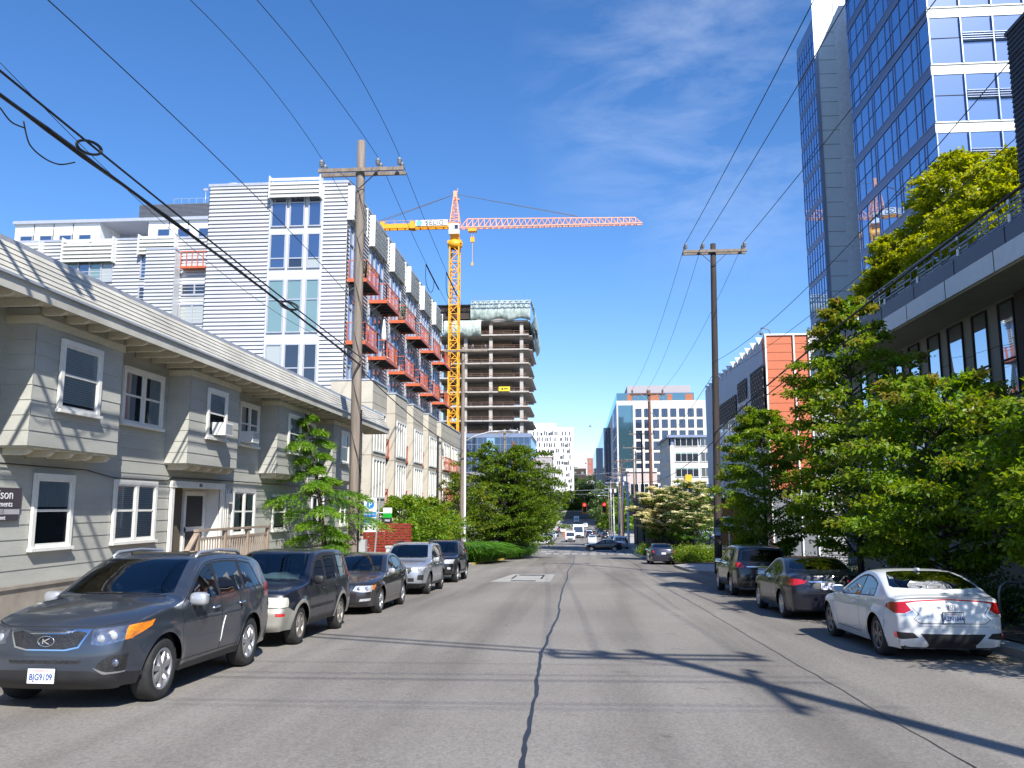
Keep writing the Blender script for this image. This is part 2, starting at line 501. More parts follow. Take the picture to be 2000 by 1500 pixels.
        for f in bm.faces: groups.setdefault(f[s.reg], []).append(f)
        bodymats = [paint_m, M_SEAM]; bmap = {-1: 0, 9999: 1}
        bf = groups.pop(-1, []) + groups.pop(9999, [])
        for i, r in enumerate(s.regions):
            if r['body'] and i in groups:
                if r['m'] not in bodymats: bodymats.append(r['m'])
                bmap[i] = bodymats.index(r['m']); bf += groups.pop(i)
        s.parts['body'] = make(body_name, bf, bodymats, lambda f: bmap[f[s.reg]], True, s.root)
        for i, r in enumerate(s.regions):
            if i not in groups: continue
            fs = groups[i]
            if r['pair']:
                for side in 'LR':
                    par = s.parts.get((r['parent'], side)) if r['parent'] else s.root
                    o = make(r['name'], fs, [r['m']], lambda f: 0, False, par or s.root, side)
                    s.parts[(r['key'], side)] = o
                    if r['label']: o['label'] = r['label']
            else:
                o = make(r['name'], fs, [r['m']], lambda f: 0, True, s.parts.get(r['parent'], s.root) if r['parent'] else s.root)
                s.parts[r['key']] = o
                if r['label']: o['label'] = r['label']
        bm.free()

def wheel(root, x, y, r, w=.22, spokes=7, style='plain', rimm=None, lod=1, turn=0):
    """x = outer face position (sign gives the side)"""
    sd = 1 if x > 0 else -1; rimm = rimm or M_ALLOY
    n = 40 if lod >= 1 else 20
    rr = r*.66 if style != 'big' else r*.70
    t = MB()
    prof = [(rr-.012, -w*.46), (rr+.02, -w/2), (r*.88, -w*.52), (r*.965, -w*.46), (r, -w*.32), (r, w*.32), (r*.965, w*.46), (r*.88, w*.52), (rr+.02, w/2), (rr-.012, w*.46)]
    t.lathe(prof, n, (0,0,0), 'x', closed=True)
    e = thing('wheel', None, None, (x-sd*w/2, y, r), 0); e.parent = root; e.rotation_euler = (0, 0, turn)
    t.build('tyre', M_TYRE, e)
    m = MB(); o = sd*w/2
    m.lathe([(rr-.012, -sd*w*.46), (rr-.012, o*.9), (rr+.004, o*.96), (rr+.004, o*1.0), (rr-.022, o*1.0), (rr-.03, o*.8), (rr-.04, -o*.3)], n, axis='x')
    m.lathe([(0, o*.15), (rr-.03, o*.15)], n, axis='x', mi=1)
    m.lathe([(0.02, o*.98), (.03, o*.98), (.055, o*.9), (.07, o*.55), (.075, o*.2)], 16, axis='x')
    m.lathe([(0, o*.99), (.028, o*.985)], 12, axis='x', mi=1 if style == 'dark' else 0)
    for k in range(spokes):
        a = 2*PI*k/spokes+.3
        offs = [0] if style not in ('twin', 'big') else [-.16, .16]
        for da in offs:
            a2 = a+da; wi, wo = (.034, .026) if len(offs) > 1 else (.05*7/spokes, .058*7/spokes)
            pr = [(.05, -wi/2), (.05, wi/2), (rr-.02, wo/2), (rr-.02, -wo/2)]
            ca, sa = math.cos(a2), math.sin(a2)
            if style == 'swirl': ca2, sa2 = math.cos(a2+.28), math.sin(a2+.28)
            else: ca2, sa2 = ca, sa
            def Q(rad, t, xx):
                c_, s_ = (ca, sa) if rad < .1 else (ca2, sa2)
                return (xx, rad*c_-t*s_, rad*s_+t*c_)
            xi, xo = o*.93, o*.90
            vs = [Q(.05, -wi/2, xi), Q(.05, wi/2, xi), Q(rr-.02, wo/2, xo), Q(rr-.02, -wo/2, xo),
                  Q(.05, -wi*.7, o*.6), Q(.05, wi*.7, o*.6), Q(rr-.02, wo*.7, o*.6), Q(rr-.02, -wo*.7, o*.6)]
            m.add(vs, [(0,1,2,3), (0,4,5,1), (1,5,6,2), (2,6,7,3), (3,7,4,0)], 0)
    m.build('rim', [rimm, M_DARK], e)
    return e

def plate(root, x, y, z, face, txt, frame_m=None, tilt=0, state=True):
    """licence plate, face=-1 looks to -y, +1 to +y"""
    p = thing('licence_plate', None, None, (x, y, z)); p.parent = root
    m = MB(); m.box(-.155, .155, -.004, .004, -.078, .078, 0)
    if frame_m: 
        for a in ((-.165,.165,-.09,-.078),(-.165,.165,.078,.09),(-.165,-.155,-.078,.078),(.155,.165,-.078,.078)): m.box(a[0],a[1],-.008,.008,a[2],a[3],1)
    m.build('plate', [M_PLATE, frame_m or M_PLATE], p)
    rot = (PI/2, 0, 0) if face < 0 else (PI/2, 0, PI)
    text_obj('lettering', txt, .094, (0, .006*face, -.014), rot, M_PLTXT, p, ext=.001, sx=.80, bold=.022)
    if state: text_obj('lettering', 'WASHINGTON', .026, (0, .006*face, .055), rot, mat('plate_red', (.45,.05,.06), .5, var=0), p, ext=.001)
    return p

def emblem(root, kind, x, y, z, face, size=.07, m=None):
    m = m or M_CHROME; e = MB(); s = size
    def ring(rx, rz, ox=0, oz=0, r=.006):
        e.tube([(ox+rx*math.cos(a), 0, oz+rz*math.sin(a)) for a in [2*PI*k/20 for k in range(21)]], r, 6, cap=False)
    if kind == 'K':
        ring(s, s*.58); e.bar((-s*.35,0,-s*.3), (-s*.35,0,s*.3), .012); e.bar((-s*.3,0,0), (s*.4,0,s*.32), .012); e.bar((-s*.2,0,.0), (s*.4,0,-s*.32), .012)
    elif kind == 'H':
        pts = [(-s*.75,0,-s*.6),(s*.75,0,-s*.6),(s*.95,0,s*.6),(-s*.95,0,s*.6),(-s*.75,0,-s*.6)]
        e.tube(pts, .006, 6); e.bar((-s*.5,0,s*.5),(-s*.38,0,-s*.5),.014); e.bar((s*.5,0,s*.5),(s*.38,0,-s*.5),.014); e.bar((-s*.42,0,0),(s*.42,0,0),.012)
    elif kind == 'T':
        ring(s, s*.68); ring(s*.3, s*.62); ring(s*.72, s*.26, 0, s*.36)
    elif kind == 'N':
        ring(s*.75, s*.75); e.box(-s,s,-.006,.006,-s*.14,s*.14)
    else:
        ring(s, s*.6)
        for k in range(5): e.ell((s*.5*math.cos(k*1.3), 0, s*.28*math.sin(k*1.3)), (.008,.004,.008), 6, 4)
    o = e.build('emblem', m, root); o.location = (x, y, z)
    if face > 0: o.rotation_euler = (0, 0, PI)
    return o

def interior(root, sp, cloth=M_SEAT, dash=M_DARK):
    m = MB(); W = sp['W']; yc = sp['cowl']; yb = sp['cabr']; sill = sp['sill']; zb = sp['belt'][0][1]
    m.box(-W*.86, W*.86, yc-.1, yb, sill+.02, sill+.10)
    m.rbox((0, yc+.15, zb-.06), (W*1.66, .62, .26), e=5)
    m.box(-W*.84, W*.84, sp['axf']-.55, yc, sill+.05, sill+.3)
    m.build('dashboard', dash, root)
    seatrows = [(sp['seat'], 2), (sp['seat']+.9, 3)]
    for (y, k) in seatrows:
        xs_ = (-.36, .36) if k == 2 else (0,)
        for x in xs_:
            q = MB(); w = .5 if k == 2 else W*1.5
            q.rbox((x, y, zb-.40), (w, .5, .2)); q.rbox((x, y+.27, zb-.08), (w*.95, .16, .62), M=Matrix.Rotation(R(-12), 3, 'X'))
            if k == 2: q.rbox((x, y+.34, zb+.32), (.26, .1, .18))
            else:
                for hx in (-.38, .38): q.rbox((hx, y+.34, zb+.28), (.24, .1, .16))
            q.build('seat', cloth, root)
    st = MB()
    st.tube([(.36+.18*math.cos(a), yc+.42+.05*math.sin(a), zb+.02+.18*math.sin(a)) for a in [2*PI*k/24 for k in range(25)]], .014, 6, cap=False)
    st.bar((.2, yc+.42, zb+.02), (.52, yc+.42, zb+.02), .05, .02); st.bar((.36, yc+.42, zb+.02), (.36, yc+.2, zb-.08), .05)
    st.build('steering_wheel', M_BLACK, root)
def underbody(root, sp):
    m = MB(); W = sp['W']; f, b = sp['rows'][1][2]-.05, sp['rows'][-2][2]+.04; z = sp['sill']
    ra, rw = sp['ra'], sp['rw']
    segs = [(f, sp['axf']-ra, .8), (sp['axf']-ra, sp['axf']+ra, .62), (sp['axf']+ra, sp['axr']-ra, .92), (sp['axr']-ra, sp['axr']+ra, .62), (sp['axr']+ra, b, .8)]
    for (a, c, k) in segs: m.box(-W*k, W*k, a, c, z+.005, z+.12)
    for yw in (sp['axf'], sp['axr']):
        for sd in (-1, 1):
            xo = sd*(W*.93); xi = sd*W*.62; n = 14; vs = []; fs = []
            for k in range(n+1):
                a = PI*k/n; vs += [(xo, yw-(ra+.004)*math.cos(a), rw+(ra+.004)*math.sin(a)), (xi, yw-(ra+.004)*math.cos(a), rw+(ra+.004)*math.sin(a))]
            for k in range(n): fs.append((2*k, 2*k+1, 2*k+3, 2*k+2))
            m.add(vs, fs); m.add([(xi, yw-ra*math.cos(PI*k/n), rw+ra*math.sin(PI*k/n)) for k in range(n+1)], [tuple(range(n+1))])
    m.build('underbody', M_DARK, root)
def mirrors(car, y, z, m, size=(.2,.13,.15)):
    for sd in (-1, 1):
        x = sd*(car.sp_x(y, z)+.11) if False else sd*(car.xs(y, z)+.12)
        q = MB(); q.rbox((x, y, z), size, e=3.2); q.bar((x-sd*.03, y, z-.04), (x-sd*.14, y-.03, z-.07), .05, .04)
        o = q.build('side_mirror', m, car.root)
        g = MB(); g.add([(x-size[0]*.42, y+size[1]*.5+.001, z-size[2]*.36), (x+size[0]*.42, y+size[1]*.5+.001, z-size[2]*.36), (x+size[0]*.42, y+size[1]*.5+.001, z+size[2]*.36), (x-size[0]*.42, y+size[1]*.5+.001, z+size[2]*.36)], [(0,3,2,1)])
        g.build('mirror_glass', M_CHROME, o)
def handle(car, key, y, z, m):
    for side, sd in (('L', 1), ('R', -1)):
        par = car.parts.get((key, side), car.root)
        x0 = car.xs(y, z); q = MB()
        q.tube([(sd*(x0+.004), y-.10, z), (sd*(x0+.03), y-.07, z+.004), (sd*(x0+.032), y+.06, z+.008), (sd*(x0+.004), y+.10, z+.008)], .014, 8)
        q.build('door_handle', m, par)
def wipers(car, y0, w=.55):
    for x in (-.45, .12):
        q = MB(); pts = []
        for k in range(6):
            xx = x+w*k/5; yy = y0+.02*k/5; pts.append((xx, yy, car.top(abs(xx), yy)+.015))
        q.tube(pts, .008, 5); q.build('wiper', M_BLACK, car.root)
def bulbs(car, pts, r=.05, m=None, ring=True, face=-1, name='lamp_bulb', key='headlight'):
    for (x, z) in pts:
        for sd, side in ((1, 'L'), (-1, 'R')):
            y = car.front(x, z) if face < 0 else car.rear(x, z)
            q = MB(); prof = [(0, -.012), (r*.6, -.008), (r*.85, 0.0), (r, .012)]
            q.lathe([(a, b*(1 if face < 0 else -1)) for a, b in prof], 16, (sd*x, y-.004*(-face) if False else y+face*.003, z), 'y')
            q.build(name, m or M_CHROME, car.parts.get((key, side), car.root))
def Ez(sp, y):
    ys, zs = sp.setdefault('_e', (lambda P: ([p[2] for p in P], [p[3] for p in P]))([crom(sp['rows'], i/8) for i in range((len(sp['rows'])-1)*8+1)]))
    return float(np.interp(y, ys, zs))
def beltz(sp, y):
    (a, b), (c, d) = sp['belt']; return b+(d-b)*(y-a)/(c-a)
def winpoly(sp, y0, y1, off, lift=.02, tilt0=0, tilt1=0, n=9):
    bot = [(y0, beltz(sp, y0)+lift), (y1, beltz(sp, y1)+lift)]
    top = []
    for k in range(n+1):
        y = y1+tilt1+(y0+tilt0-y1-tilt1)*k/n
        top.append((y, max(beltz(sp, y)+lift+.004, Ez(sp, y)-off)))
    return bot+top
def cabin(c, wins, doors, ws, rw=None, rw_front=None, trim=None, rear_gl=None, surround=None, chrome=False):
    """wins: (y0,y1,tilt0,tilt1,door key or None,glass); doors: (key,y0,y1,tilt0,tilt1)"""
    sp = c.sp
    for i, (y0, y1, t0, t1, dk, gl) in enumerate(wins):
        c.region('window', gl or M_AUTOGL, [dict(view='side', poly=winpoly(sp, y0, y1, sp.get('woff', .075), .025, t0, t1), src=1)], True, dk, ('window', i))
    if c.lod >= 1:
        a, b = wins[0][0]-.05, wins[-1][1]+.05
        c.region('window_surround', M_BLACK, [dict(view='side', poly=winpoly(sp, a, b, sp.get('woff', .075)-.03, .005, wins[0][2], wins[-1][3]), src=1)], True, None, 'surround', body=True)
    # windscreen and back window on the upper strip, cut from above / from the back
    c.region('windscreen', M_WSGL, [dict(view='top', poly=ws, src=0)], False)
    if rw: c.region('rear_window', rear_gl or M_AUTOGLD, [dict(view='top', poly=rw, src=0)], False)
    if rw_front: c.region('rear_window', rear_gl or M_AUTOGLD, [dict(view='front', poly=rw_front, src=0, ymin=1.6)], False)
def doors(c, dl):
    sp = c.sp
    if c.lod < 1: return
    for (key, y0, y1, t0, t1, zlo) in dl:
        bot = [(y0, zlo), (y1, zlo)]; top = []
        for k in range(10):
            y = y1+t1+(y0+t0-y1-t1)*k/9
            top.append((y, beltz(sp, y)-.004 if sp.get('lowdoor') else Ez(sp, y)-.03 if Ez(sp, y)-.03 > beltz(sp, y) else beltz(sp, y)-.01))
        # keep clear of the wheel arches
        P = [(y0, zlo)]
        def arch(y, z, yw):
            return math.hypot(y-yw, z-sp['rw']) < sp['ra']+.05
        poly = []
        for (y, z) in [(y0, zlo+(beltz(sp,y0)-zlo)*k/8) for k in range(8, -1, -1)]+[(y0+(y1-y0)*k/10, zlo) for k in range(1, 10)]+[(y1, zlo+(beltz(sp,y1)-zlo)*k/8) for k in range(0, 9)]:
            yw = sp['axr']
            if arch(y, z, yw):
                y = yw-math.sqrt(max(0, (sp['ra']+.05)**2-(z-sp['rw'])**2)) if y < yw else y
            poly.append((y, z))
        poly += top
        for i in range(len(poly)): c.seam('side', [poly[i], poly[(i+1) % len(poly)]], .006, src=1)
        c.region('door', c.paint, [dict(view='side', poly=poly, src=1)], True, None, key)

def wheels(c, spokes, style='plain', rimm=None, turn=0):
    sp = c.sp; w = sp.get('tw', .225)
    for y in (sp['axf'], sp['axr']):
        for sd in (-1, 1):
            x = c_x = sp['W']*(.975)
            wheel(c.root, sd*x, y, sp['rw'], w, spokes, style, rimm, c.lod, turn if y == sp['axf'] else 0)
def scratch(c, pts, r, m):
    q = MB(); q.tube([(c.xs(y, z)+.002, y, z) for (y, z) in pts], r, 5)
    q.build('scratch', m, c.root)

SUV_GREY = dict(W=.94, sill=.27, rw=.362, ra=.425, axf=-1.41, axr=1.29, belt=((-1.0,1.06),(2.0,1.17)), zs=.66, crease=.86, tumble=.43, p=2.6, cowl=-1.0, cabr=2.0, seat=-.02, tw=.235, taf=.13,
  rows=[(-2.18,.24,-2.06,.26),(-2.33,.36,-2.055,.38),(-2.35,.55,-2.05,.55),(-2.335,.72,-2.035,.70),(-2.29,.88,-1.97,.82),(-2.2,.975,-1.83,.91),(-1.95,1.06,-1.57,.985),(-1.5,1.135,-1.27,1.05),(-1.12,1.175,-1.02,1.09),(-.98,1.20,-.88,1.12),(-.6,1.43,-.47,1.36),(-.26,1.61,-.14,1.535),(.02,1.68,.12,1.605),(.55,1.71,.58,1.635),(1.2,1.70,1.2,1.615),(1.8,1.66,1.75,1.55),(2.08,1.60,2.0,1.46),(2.15,1.48,2.06,1.36),(2.27,1.15,2.15,1.10),(2.33,.95,2.18,.92),(2.35,.6,2.2,.6),(2.28,.3,2.19,.3)])
SUV_BOXY = dict(W=.875, sill=.30, rw=.335, ra=.40, axf=-1.36, axr=1.26, belt=((-.9,1.03),(2.0,1.08)), zs=.62, crease=.78, tumble=.27, p=3.2, cowl=-.9, cabr=1.95, seat=-.02, tw=.205, taf=.09, tar=.06, flare=.03,
  rows=[(-2.12,.28,-2.04,.30),(-2.2,.38,-2.035,.40),(-2.2,.58,-2.03,.58),(-2.15,.70,-2.01,.69),(-2.11,.88,-1.96,.84),(-2.04,.965,-1.85,.915),(-1.7,1.03,-1.5,.965),(-1.3,1.07,-1.2,1.0),(-1.0,1.095,-.94,1.035),(-.88,1.12,-.82,1.06),(-.6,1.36,-.52,1.30),(-.34,1.57,-.24,1.51),(-.1,1.64,0,1.58),(.5,1.675,.5,1.615),(1.2,1.675,1.2,1.61),(1.75,1.65,1.72,1.58),(1.98,1.60,1.93,1.50),(2.05,1.45,2.0,1.38),(2.12,1.1,2.06,1.05),(2.15,.85,2.08,.82),(2.2,.6,2.1,.6),(2.16,.32,2.09,.33)])
SEDAN = dict(W=.90, sill=.21, rw=.32, ra=.375, axf=-1.40, axr=1.32, belt=((-.9,.91),(1.9,1.0)), zs=.56, crease=.70, tumble=.42, p=2.6, cowl=-.85, cabr=1.6, seat=.0, taf=.13, woff=.065,
  rows=[(-2.2,.2,-2.06,.22),(-2.34,.32,-2.06,.34),(-2.36,.5,-2.055,.5),(-2.32,.64,-2.04,.62),(-2.24,.74,-1.96,.70),(-2.1,.80,-1.8,.76),(-1.7,.88,-1.45,.83),(-1.2,.95,-1.05,.90),(-.98,.98,-.88,.93),(-.86,1.0,-.76,.96),(-.5,1.21,-.36,1.15),(-.12,1.39,.0,1.33),(.15,1.46,.25,1.40),(.6,1.49,.65,1.43),(1.0,1.47,.98,1.40),(1.35,1.38,1.28,1.29),(1.75,1.16,1.68,1.06),(1.9,1.09,1.86,1.0),(2.1,1.08,2.05,.98),(2.36,1.06,2.16,.95),(2.42,.9,2.18,.85),(2.44,.6,2.19,.6),(2.36,.25,2.18,.26)])
CROSSOVER = dict(lowdoor=1, W=.91, sill=.28, rw=.355, ra=.42, axf=-1.38, axr=1.29, belt=((-.95,1.05),(1.95,1.12)), zs=.66, crease=.88, tumble=.33, p=2.7, cowl=-.95, cabr=1.95, seat=.0, taf=.13,
  rows=[(-2.12,.26,-2.02,.28),(-2.25,.38,-2.015,.40),(-2.28,.56,-2.01,.56),(-2.27,.74,-2.0,.72),(-2.22,.90,-1.94,.85),(-2.1,.99,-1.8,.93),(-1.85,1.05,-1.52,.99),(-1.45,1.10,-1.25,1.04),(-1.1,1.13,-1.0,1.075),(-.95,1.17,-.86,1.11),(-.6,1.42,-.48,1.36),(-.3,1.61,-.18,1.55),(0,1.69,.1,1.62),(.55,1.72,.58,1.65),(1.2,1.71,1.2,1.635),(1.75,1.68,1.7,1.59),(2.02,1.63,1.95,1.50),(2.1,1.5,2.02,1.40),(2.2,1.15,2.1,1.10),(2.28,.95,2.13,.92),(2.31,.6,2.15,.6),(2.25,.32,2.14,.33)])
COUPE = dict(W=.90, sill=.19, rw=.325, ra=.37, axf=-1.33, axr=1.37, belt=((-.8,.87),(1.8,.965)), zs=.55, crease=.72, tumble=.46, p=2.5, cowl=-.75, cabr=1.5, seat=.05, taf=.13, tar=.10, woff=.06, flare=.03,
  rows=[(-2.0,.2,-1.96,.22),(-2.16,.32,-1.955,.34),(-2.2,.5,-1.945,.5),(-2.18,.62,-1.93,.6),(-2.08,.70,-1.86,.67),(-1.9,.76,-1.65,.73),(-1.5,.84,-1.3,.80),(-1.05,.90,-.92,.86),(-.85,.93,-.75,.89),(-.72,.96,-.62,.92),(-.3,1.18,-.18,1.11),(.05,1.32,.18,1.25),(.35,1.385,.45,1.31),(.7,1.395,.72,1.32),(1.05,1.355,1.05,1.265),(1.45,1.24,1.42,1.14),(1.82,1.09,1.74,.995),(1.98,1.035,1.86,.955),(2.15,1.032,1.95,.94),(2.235,1.012,1.985,.925),(2.20,.972,2.01,.895),(2.245,.84,2.035,.80),(2.285,.62,2.06,.60),(2.25,.36,2.075,.36),(2.14,.22,2.07,.24)])
SEDAN2 = dict(W=.888, sill=.20, rw=.325, ra=.375, axf=-1.35, axr=1.35, belt=((-.9,.90),(1.9,1.02)), zs=.56, crease=.78, tumble=.42, p=2.6, cowl=-.85, cabr=1.6, seat=.0, taf=.13, woff=.065,
  rows=[(-2.1,.2,-2.02,.22),(-2.24,.32,-2.015,.34),(-2.27,.5,-2.01,.5),(-2.24,.66,-2.0,.64),(-2.16,.76,-1.92,.72),(-2.0,.82,-1.75,.78),(-1.65,.89,-1.42,.84),(-1.2,.94,-1.05,.89),(-1.0,.965,-.92,.92),(-.88,.99,-.8,.95),(-.45,1.22,-.33,1.15),(-.05,1.38,.06,1.31),(.2,1.44,.3,1.37),(.6,1.455,.65,1.39),(1.0,1.43,.98,1.35),(1.35,1.34,1.28,1.25),(1.75,1.16,1.66,1.06),(1.88,1.10,1.8,1.01),(2.05,1.09,1.95,.99),(2.24,1.08,2.03,.97),(2.31,.92,2.07,.87),(2.36,.62,2.1,.61),(2.28,.25,2.11,.26)])
MINIVAN = dict(W=.98, sill=.24, rw=.34, ra=.40, axf=-1.5, axr=1.5, belt=((-1.2,1.02),(2.3,1.08)), zs=.62, crease=.8, tumble=.22, p=3, cowl=-1.3, cabr=2.2, seat=-.2, taf=.12,
  rows=[(-2.3,.24,-2.2,.26),(-2.45,.36,-2.19,.38),(-2.48,.55,-2.18,.55),(-2.42,.74,-2.15,.70),(-2.3,.88,-2.0,.82),(-2.1,.97,-1.8,.90),(-1.8,1.05,-1.55,.98),(-1.5,1.12,-1.3,1.05),(-1.2,1.3,-1.0,1.22),(-.8,1.53,-.6,1.46),(-.4,1.66,-.3,1.59),(.2,1.74,.2,1.67),(1.2,1.76,1.2,1.68),(2.0,1.73,1.95,1.64),(2.35,1.66,2.28,1.55),(2.45,1.4,2.36,1.33),(2.52,1.05,2.42,1.0),(2.56,.7,2.45,.7),(2.5,.32,2.46,.33)])

def base_car(root, sp, pm, lod=1):
    c = Car(root, sp, lod); c.paint = pm; return c

def sorento(root):
    pm = paint('gunmetal_paint', (.050,.062,.085), .5, .30); c = base_car(root, SUV_GREY, pm); sp = c.sp
    cabin(c, [(-.68,.14,0,.03,'door_f',None),(.23,1.02,.03,0.02,'door_r',M_AUTOGLD),(1.10,1.72,.05,-.18,None,M_AUTOGLD)], [],
          [(-.001,-.985),(.30,-.975),(.55,-.945),(.72,-.87),(.70,-.78),(.57,-.16),(.4,-.215),(.2,-.235),(-.001,-.24)],
          rw_front=[(-.001,1.16),(.5,1.16),(.62,1.14),(.54,1.47),(-.001,1.52)])
    c.region('grille', M_GRILLE, [dict(view='front', poly=[(-.001,.69),(.22,.69),(.36,.72),(.44,.865),(.33,.885),(.2,.85),(-.001,.85)], src=0, ymax=-1.8)], False)
    c.region('grille_surround', M_CHROME, [dict(view='front', poly=[(-.001,.675),(.23,.675),(.375,.705),(.475,.90),(.33,.905),(.2,.875),(-.001,.875)], src=0, ymax=-1.8)], False)
    c.region('turn_signal', M_AMBER, [dict(view='side', poly=[(-1.99,.80),(-1.70,.90),(-1.63,.965),(-1.78,.95),(-2.02,.88)]), dict(view='front', poly=[(.80,.78),(1,.82),(1,.98),(.80,.93)], src=0, ymax=-1.5)], True, None, 'turn')
    c.region('headlight', M_LENSD, [dict(view='front', poly=[(.50,.745),(.60,.725),(.80,.775),(.98,.85),(.98,.93),(.80,.935),(.49,.895)], src=0, ymax=-1.5)], True)
    c.region('lower_grille', M_GRILLE, [dict(view='front', poly=[(-.001,.535),(.40,.535),(.43,.575),(-.001,.575)], src=0, ymax=-1.8)], False)
    c.region('fog_recess', M_GRILLE, [dict(view='front', poly=fillet([(.56,.50),(.66,.44),(.86,.45),(.855,.63),(.68,.62)], .06), src=0, ymax=-1.8)], True)
    c.region('fog_trim', M_CHROME, [dict(view='front', poly=fillet([(.53,.50),(.64,.415),(.87,.43),(.868,.60),(.84,.44),(.66,.44)], .03), src=0, ymax=-1.8)], True, body=True)
    c.region('lower_bumper', M_BLACK, [dict(view='front', poly=[(-.001,.1),(1.1,.1),(1.1,.44),(.63,.43),(.5,.46),(-.001,.47)], src=0, ymax=-1.8), dict(view='side', poly=[(-2.2,.1),(-1.8,.1),(-1.8,.40),(-2.2,.44)], src=1)], False, body=True)
    c.region('sill_cladding', M_BLACK, [dict(view='side', poly=[(-1.02,.1),(.88,.1),(.88,.37),(-1.02,.34)], src=1)], False, body=True)
    c.region('taillight', M_RED, [dict(view='side', poly=[(1.93,1.0),(2.3,.98),(2.3,1.22),(2.02,1.2)]), dict(view='front', poly=[(.70,.95),(1,.95),(1,1.2),(.72,1.2)], src=0, ymin=1.8)], True)
    doors(c, [('door_f',-.98,.185,.28,.04,.40),('door_r',.19,1.12,.04,.06,.40)])
    c.seam('front', [(0,.925),(.3,.925),(.5,.92),(.78,.965)], .005, src=0, ymax=-1.6)
    c.finish(pm); interior(root, sp); underbody(root, sp); wheels(c, 7, 'plain', M_ALLOY)
    mirrors(c, -.70, 1.13, mat('silver_mirror', (.55,.56,.58), .3, .6, var=.05), (.24,.15,.17))
    for k, y in (('door_f', -.02), ('door_r', .88)): handle(c, k, y, .97, M_CHROME)
    wipers(c, -.99)
    bulbs(c, [(.585,.80),(.70,.825)], .048, M_LENS); bulbs(c, [(.74,.535)], .05, M_LENSD, key='fog_recess', name='fog_lamp')
    emblem(root, 'K', 0, c.front(0,.775)-.012, .775, -1, .095)
    plate(root, 0, c.front(0,.40)-.03, .41, -1, 'BJG9109')
    for sd in (-1, 1):
        q = MB(); x = sd*.60; pts = [(x, -.05, c.top(.6,-.05)+.0), (x*.99, .08, c.top(.6,.08)+.05), (x, .7, c.top(.6,.7)+.055), (x, 1.35, c.top(.6,1.35)+.05), (x, 1.5, c.top(.6,1.5)+.0)]
        q.tube(pts, [.02,.026,.022,.026,.02], 8); q.build('roof_rail', mat('rail_silver', (.5,.51,.53), .35, .7, var=.05), root)
    q = MB(); q.box(-.42,.42,.1,.9,c.top(.3,.3)-.03,c.top(.3,.5)+.004); q.build('sunroof', M_AUTOGLD, root)
    scratch(c, [(.30,.83),(.27,.76),(.22,.66),(.20,.55),(.19,.49)], .009, mat('bare_scratch', (.7,.7,.68), .5, var=.1))
    return c
